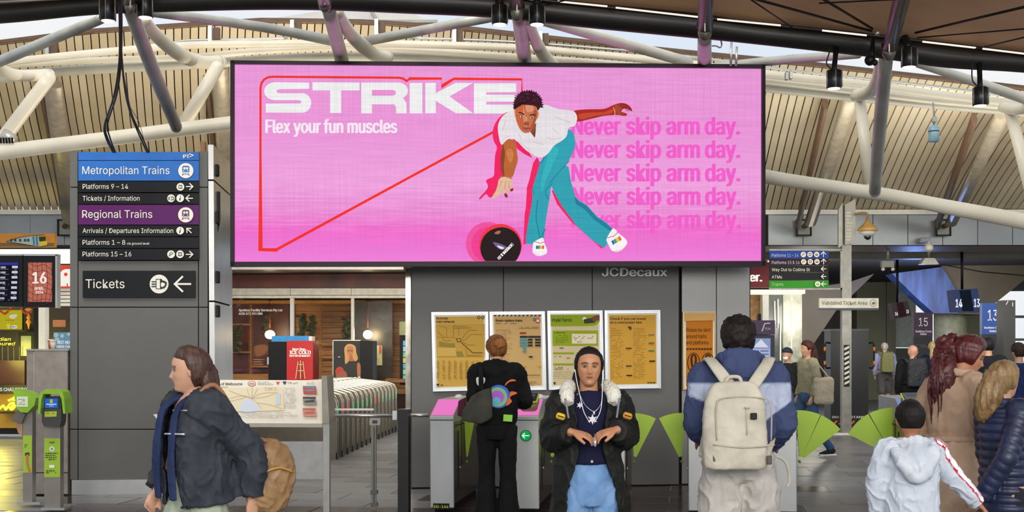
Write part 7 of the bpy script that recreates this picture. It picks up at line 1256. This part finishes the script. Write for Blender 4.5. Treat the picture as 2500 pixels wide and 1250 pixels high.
a, e, wv = w5.A['L']; mred = M('#b3202e', rough=.7); mwh = M('#e8e8ea', rough=.7)
pts = [p + Vector((-.012, .045, .06)) * k for p in (a + Vector((0, 0, -.01)), a.lerp(e, .5), e, e.lerp(wv, .5), wv)]; jk = [o_ for o_ in w5.T.children if o_.name.startswith('hooded_jacket')][0]
jm = M('#c3c8d0', rough=.75, bump=.25, bscale=170, var=.05, spec=.2, vcol=True); jk.data.materials.clear(); jk.data.materials.append(jm); at = jk.data.attributes.new('tint', 'FLOAT_COLOR', 'POINT'); cols = []; cw, cr_, cl_ = lin('#c0c6cf'), lin('#b3202e'), lin('#e6e6ea')
for v in jk.data.vertices:
    d_ = 9
    if v.co.x < -.12:
        for p0, p1 in zip(pts, pts[1:]): ab = p1 - p0; u = max(0, min(1, (v.co - p0).dot(ab) / ab.length_squared)); d_ = min(d_, (v.co - p0 - ab * u).length)
    cols += [*(cl_ if d_ < .020 else cr_ if d_ < .030 else cw), 1]
at.data.foreach_set('color', cols)
w5.pants(fab('#3a3d46'), (.1, .09, .075, .07, .06), 'trousers', (.175, .14), .008, 1.0, .012); w5.shoes(fab('#dadada'))
# ---------------------------------------------------------------- puffer jacket woman at the edge
w6 = Person('blonde woman in navy quilted puffer jacket holding the boy by the hand', 2448, 7.0, radians(112), 1.53, '#bd8c70', True, voxel=.010, sh=.155, hk=.98, arms={'L': ((-.17, .14, 1.1), (-.02, .2, .85)), 'R': ((.17, -.02, 1.1), (.13, -.1, .88))}, hands=(.5, .8)); k = w6.k
mpuf = M(['#141a33', '#1f2748'], rough=.42, var=.06, scale=5, bump=.2, bscale=30)
b = MB(); kk = k; zz = .72; z = .70
prof = []
while z < 1.42:
    base = interp([(.7, .175), (.9, .165), (1.1, .155), (1.3, .165), (1.38, .13), (1.43, .085)], z)
    for t_ in (0, .25, .5, .75): prof.append((z + .055 * t_, base - .010 + .017 * sin(pi * t_) ** .6, (base - .012 + .017 * sin(pi * t_) ** .6) * .84))
    z += .055
pts = [Vector((0, 0, q[0])) * k for q in prof]; b.tube(pts, [q[1] * k for q in prof], n=30, side=(1, 0, 0), ry=[q[2] * k for q in prof])
for n_ in ('L', 'R'):
    a, e, w_ = w6.A[n_]; L1 = []; rr = []; tot = 22
    for i in range(tot * 3 + 1):
        u = i / (tot * 3); p = a.lerp(e, u / .52) if u < .52 else e.lerp(w_, (u - .52) / .48); L1.append(p); rr.append((.069 - .018 * u + .009 * abs(sin(pi * i / 6)) ** .6) * k)
    b.tube([Vector((a.x * .4, a.y, a.z - .03))] + L1, [.08 * k] + rr, n=20); b.ball(a + Vector((-a.x * .12, 0, -.005)), .088 * k)
b.tube([Vector((0, .01, 1.41)) * k, Vector((0, .01, 1.47)) * k], .082 * k, n=18); me = fuse(b, .0075, 1, 0, name='puffer_jacket', mat=mpuf); link('puffer_jacket', me, w6.T)
mbl = M(['#6a4e2e', '#94764a'], rough=.45, scale=40, bump=.5, bscale=60, stretch=(1, 1, .12)); w6.hair(mbl, th=.018, hairline=.07, face=58, nape=-.1, side=-.06, rough_=.004); c = w6.hc
b = MB(); limb(b, [c + Vector((0, .07, .05)), c + Vector((0, .1, -.06)), c + Vector((.02, .12, -.15)), c + Vector((.03, .14, -.24))], [.05, .075, .07, .02], n=14); w6.add('long_hair', b, .010, mbl, .012, ff=(40, 40, 6)); w6.pants(fab('#22242c'), (.09, .078, .064, .06, .05), 'trousers', (.155, .12), .004, 1.0, .012); w6.shoes(m_bk)
# ---------------------------------------------------------------- woman walking left
w7 = Person('woman with brown hair striding left in a dark oversized jacket', 480, 6.45, radians(-48), 1.63, '#c49478', True, lean=radians(3), head=(radians(-30), radians(2), 0), voxel=.0065, sh=.16, hk=1.03, face=('#a8645a', '#4a2c20'), arms={'L': ((-.22, -.02, 1.13), (-.2, -.14, .92)), 'R': ((.22, .2, 1.13), (.2, .22, .88))}, legs={'L': ((-.09, -.17, .5), (-.09, -.2, .09)), 'R': ((.09, .08, .49), (.09, .34, .16))}); k = w7.k
mh7 = M(['#33201a', '#55362a'], rough=.5, scale=40, bump=.6, bscale=60, stretch=(1, 1, .12)); w7.hair(mh7, th=.02, hairline=.075, face=80, nape=-.09, side=-.06, rough_=.004); c = w7.hc
b = MB(); limb(b, [c + Vector((0, .06, .05)), c + Vector((0, .09, -.05)), c + Vector((0, .1, -.14)), c + Vector((0, .09, -.2))], [.06, .075, .065, .03], n=16); limb(b, [c + Vector((-.05, .05, .04)), c + Vector((-.07, .06, -.06)), c + Vector((-.07, .07, -.15))], [.03, .032, .02]); limb(b, [c + Vector((.05, .05, .04)), c + Vector((.07, .06, -.06)), c + Vector((.07, .07, -.15))], [.03, .032, .02]); w7.add('bob_hair', b, .008, mh7, .008, ff=(50, 50, 6))
mj = fab(['#2c3036', '#3c4047'], bs=140, rough=.7); w7.top(fab('#0d0f18'), [(1.02, .138, .11), (1.1, .13, .108), (1.25, .15, .13, -.01), (1.34, .14, .105), (1.38, .11, .09)], (.05, .045, .04, .036, .03), 'crop_top', None, .004, .009)
open_coat(w7, [(.86, .235, .2, .02), (1.0, .225, .19, .01), (1.15, .215, .18), (1.3, .2, .17), (1.38, .17, .13), (1.43, .1, .09)], (.1, .095, .09, .085, .07), ([(.8, .1), (1.1, .075), (1.4, .08)], [(.8, .1), (1.1, .075), (1.4, .08)], [(.8, .5), (1.5, .5)]), mj, 'jacket', .0095, .018)
mjn = fab(['#1f2a4a', '#2a3658'], bs=180)
for sg in (-1, 1): b = MB(); limb(b, [w7.U(Vector(p) * k) for p in ((sg * .09, -.19, .9), (sg * .085, -.19, 1.1), (sg * .085, -.165, 1.28), (sg * .075, -.12, 1.40), (sg * .05, .03, 1.47))], [.04 * k, .04 * k, .036 * k, .032 * k, .028 * k], side=(1, 0, 0), ry=[.014] * 5); w7.add('lapel', b, .009, mjn, .006)
for z, y in ((1.375, -.15), (1.255, -.205)): b = MB(); b.tube([w7.U(Vector((x, y + abs(x) * .3, z)) * k) for x in (.04, .09, .14, .18)], .006, n=6); b.build('silver_trim', w7.T, M('#c9ccd0', rough=.25, metal=.8))
w7.pants(fab(['#8f9a86', '#b4bda6'], bs=200), (.105, .1, .09, .09, .09), 'trousers', (.165, .13), .01, 1.0, .011); w7.shoes(m_bk)
t = w7.item('tan_shoulder_bag', 'slouchy tan leather bag swinging behind the striding woman', 'bag'); b = MB(); b.ball((.16, .36, .97), .175, sc=(.5, .72, 1.02), n=24); b.ball((.16, .33, .87), .155, sc=(.55, .85, .8), n=24); link('body', fuse(b, .01, 4, .02, (8, 8, 6), 'body', M(['#86643f', '#a27f56'], rough=.5, var=.08, bump=.2, bscale=40)), t)
b = MB(); b.tube(crv([(.16, .26, 1.1), (.17, .12, 1.3), (.15, .02, 1.44), (.14, -.06, 1.36), (.17, .1, 1.2), (.16, .38, 1.12)], 5), .014, n=8); b.build('strap', t, M('#8a6040', rough=.5)); b = MB(); b.tube(crv([(.262, .24, .98), (.27, .33, 1.0), (.262, .42, .97)], 4), .006, n=6); b.build('zip', t, M('#d8a050', rough=.3, metal=.5))
# ---------------------------------------------------------------- people in the hall behind
def bgp(label, px, d, yaw, H, top, bot, hairc, th=.015, skin='#b08468', fem=False, tor=None, shorts=False, beanie=None, bald=False, long_=None, walk=0., hood=False, shoe='#2a2a2a', bulk=1.):
    L_ = {'L': ((-.095, -.02 - walk * .15, .49), (-.095, -walk * .25 + .02, .08)), 'R': ((.095, walk * .06, .48), (.095, walk * .3 + .02, .1))}
    p = Person(label, px, d, yaw, H, skin, fem, voxel=.016, legs=L_); z = bulk
    p.top(fab(top), tor or [(.92, .17 * z, .13 * z), (1.05, .175 * z, .135 * z), (1.3, .19 * z, .135 * z), (1.39, .15, .11), (1.44, .085, .08)], (.078 * z, .07 * z, .064 * z, .06, .046), 'jacket', hoodf(p, .1, 1.465, .08) if hood else None, .012, .017)
    if shorts: p.pants(fab(bot), (.11, .11, .1, .1, .1), 'shorts', (.18, .14), .01, 1.0, .016, end=.04)
    else: p.pants(fab(bot), (.1, .085, .068, .062, .06), 'trousers', (.165, .13), .008, 1.0, .016)
    p.shoes(fab(shoe))
    if beanie: p.hair(fab(beanie), th=.022, hairline=.045, face=100, nape=.0, side=.03, rough_=.001, nl=24, nb=30)
    elif not bald: p.hair(hairm(hairc), th=th, hairline=.065, face=58, nape=-.07, side=-.02, rough_=.006, nl=26, nb=36)
    if long_: c = p.hc; b = MB(); limb(b, [c + Vector((0, .06, .05)), c + Vector((0, .09, -.08)), c + Vector((0, .1, -.2)), c + Vector((0, .09, -long_))], [.07, .085, .08, .03]); p.add('long_hair', b, .014, hairm(hairc), .012, ff=(30, 30, 6))
    return p
q1 = bgp('man in black beanie and white face mask behind the backpack man', 1922, 20.8, radians(-40), 1.64, '#1b1c20', '#22222a', '#111111', beanie='#2a3038'); b = MB(); b.ball(q1.H @ Vector((0, -.055, -.05)), .05, sc=(1, .8, .8)); q1.add('face_mask', b, .012, m_wht)
q2 = bgp('auburn haired woman striding past the shop in a khaki top and jeans', 1972, 18.5, radians(-75), 1.74, ['#7c7862', '#938e74'], ['#2f4a6a', '#3f5c7c'], '#3a1810', fem=True, long_=.26, walk=1, th=.02, shoe='#1c1c20')
t = q2.item('beige_tote', 'beige tote bag carried by the striding auburn haired woman', 'bag'); b = MB(); b.box((.26, .12, 1.0), (.1, .34, .42), bev=.04); link('body', fuse(b, .014, 3, .012, (8, 8, 6), 'body', fab('#a29682')), t); b = MB(); b.tube(crv([(.25, .02, 1.2), (.2, .02, 1.42), (.25, .2, 1.2)], 5), .012, n=6); b.build('strap', t, fab('#a29682'))
q3 = bgp('grey haired man in lilac grey hoodie and shorts walking away', 2160, 32.3, radians(180), 1.79, ['#7c7e9a', '#9293ab'], ['#3f3d3c', '#504d4a'], '#a89c8c', shorts=True, hood=False, walk=.5, shoe='#6a6a66', th=.01)
pack(q3, 'yellow and grey backpack on the man in shorts', fab(['#8a8a2c', '#6c6a50'], bs=60, var=.3, scale=12), .34, .52, .2, 1.02, .13)
q4 = bgp('bald man all in black walking away behind the gates', 2229, 20.2, radians(180), 1.68, '#101114', '#15161a', '#000000', bald=True, skin='#b98872', bulk=1.12)
pack(q4, 'small black drawstring backpack on the bald man', fab(['#17181c', '#2e3036'], rough=.5), .34, .46, .14, 1.0, .14)
bgp('blonde haired woman in navy top between bald man and dark haired man', 2279, 24, radians(170), 1.75, '#1c2340', ['#6f8ca8', '#8aa4bc'], '#c8ac7c', fem=True, long_=.34, th=.02); bgp('dark haired man in black jacket turning right beside the coat woman', 2320, 21, radians(120), 1.83, '#1a1b1d', '#1d1e22', '#15100e', skin='#96664a')
bgp('black haired person just behind the head of the coat woman', 2413, 19, radians(160), 1.77, '#14161c', '#1a1a1e', '#0e0c0c'); bgp('person in bright navy jacket behind the pillar at the right edge', 2487, 16, radians(190), 1.68, ['#121d40', '#1a2850'], '#202430', '#2a1c14', bulk=1.1)
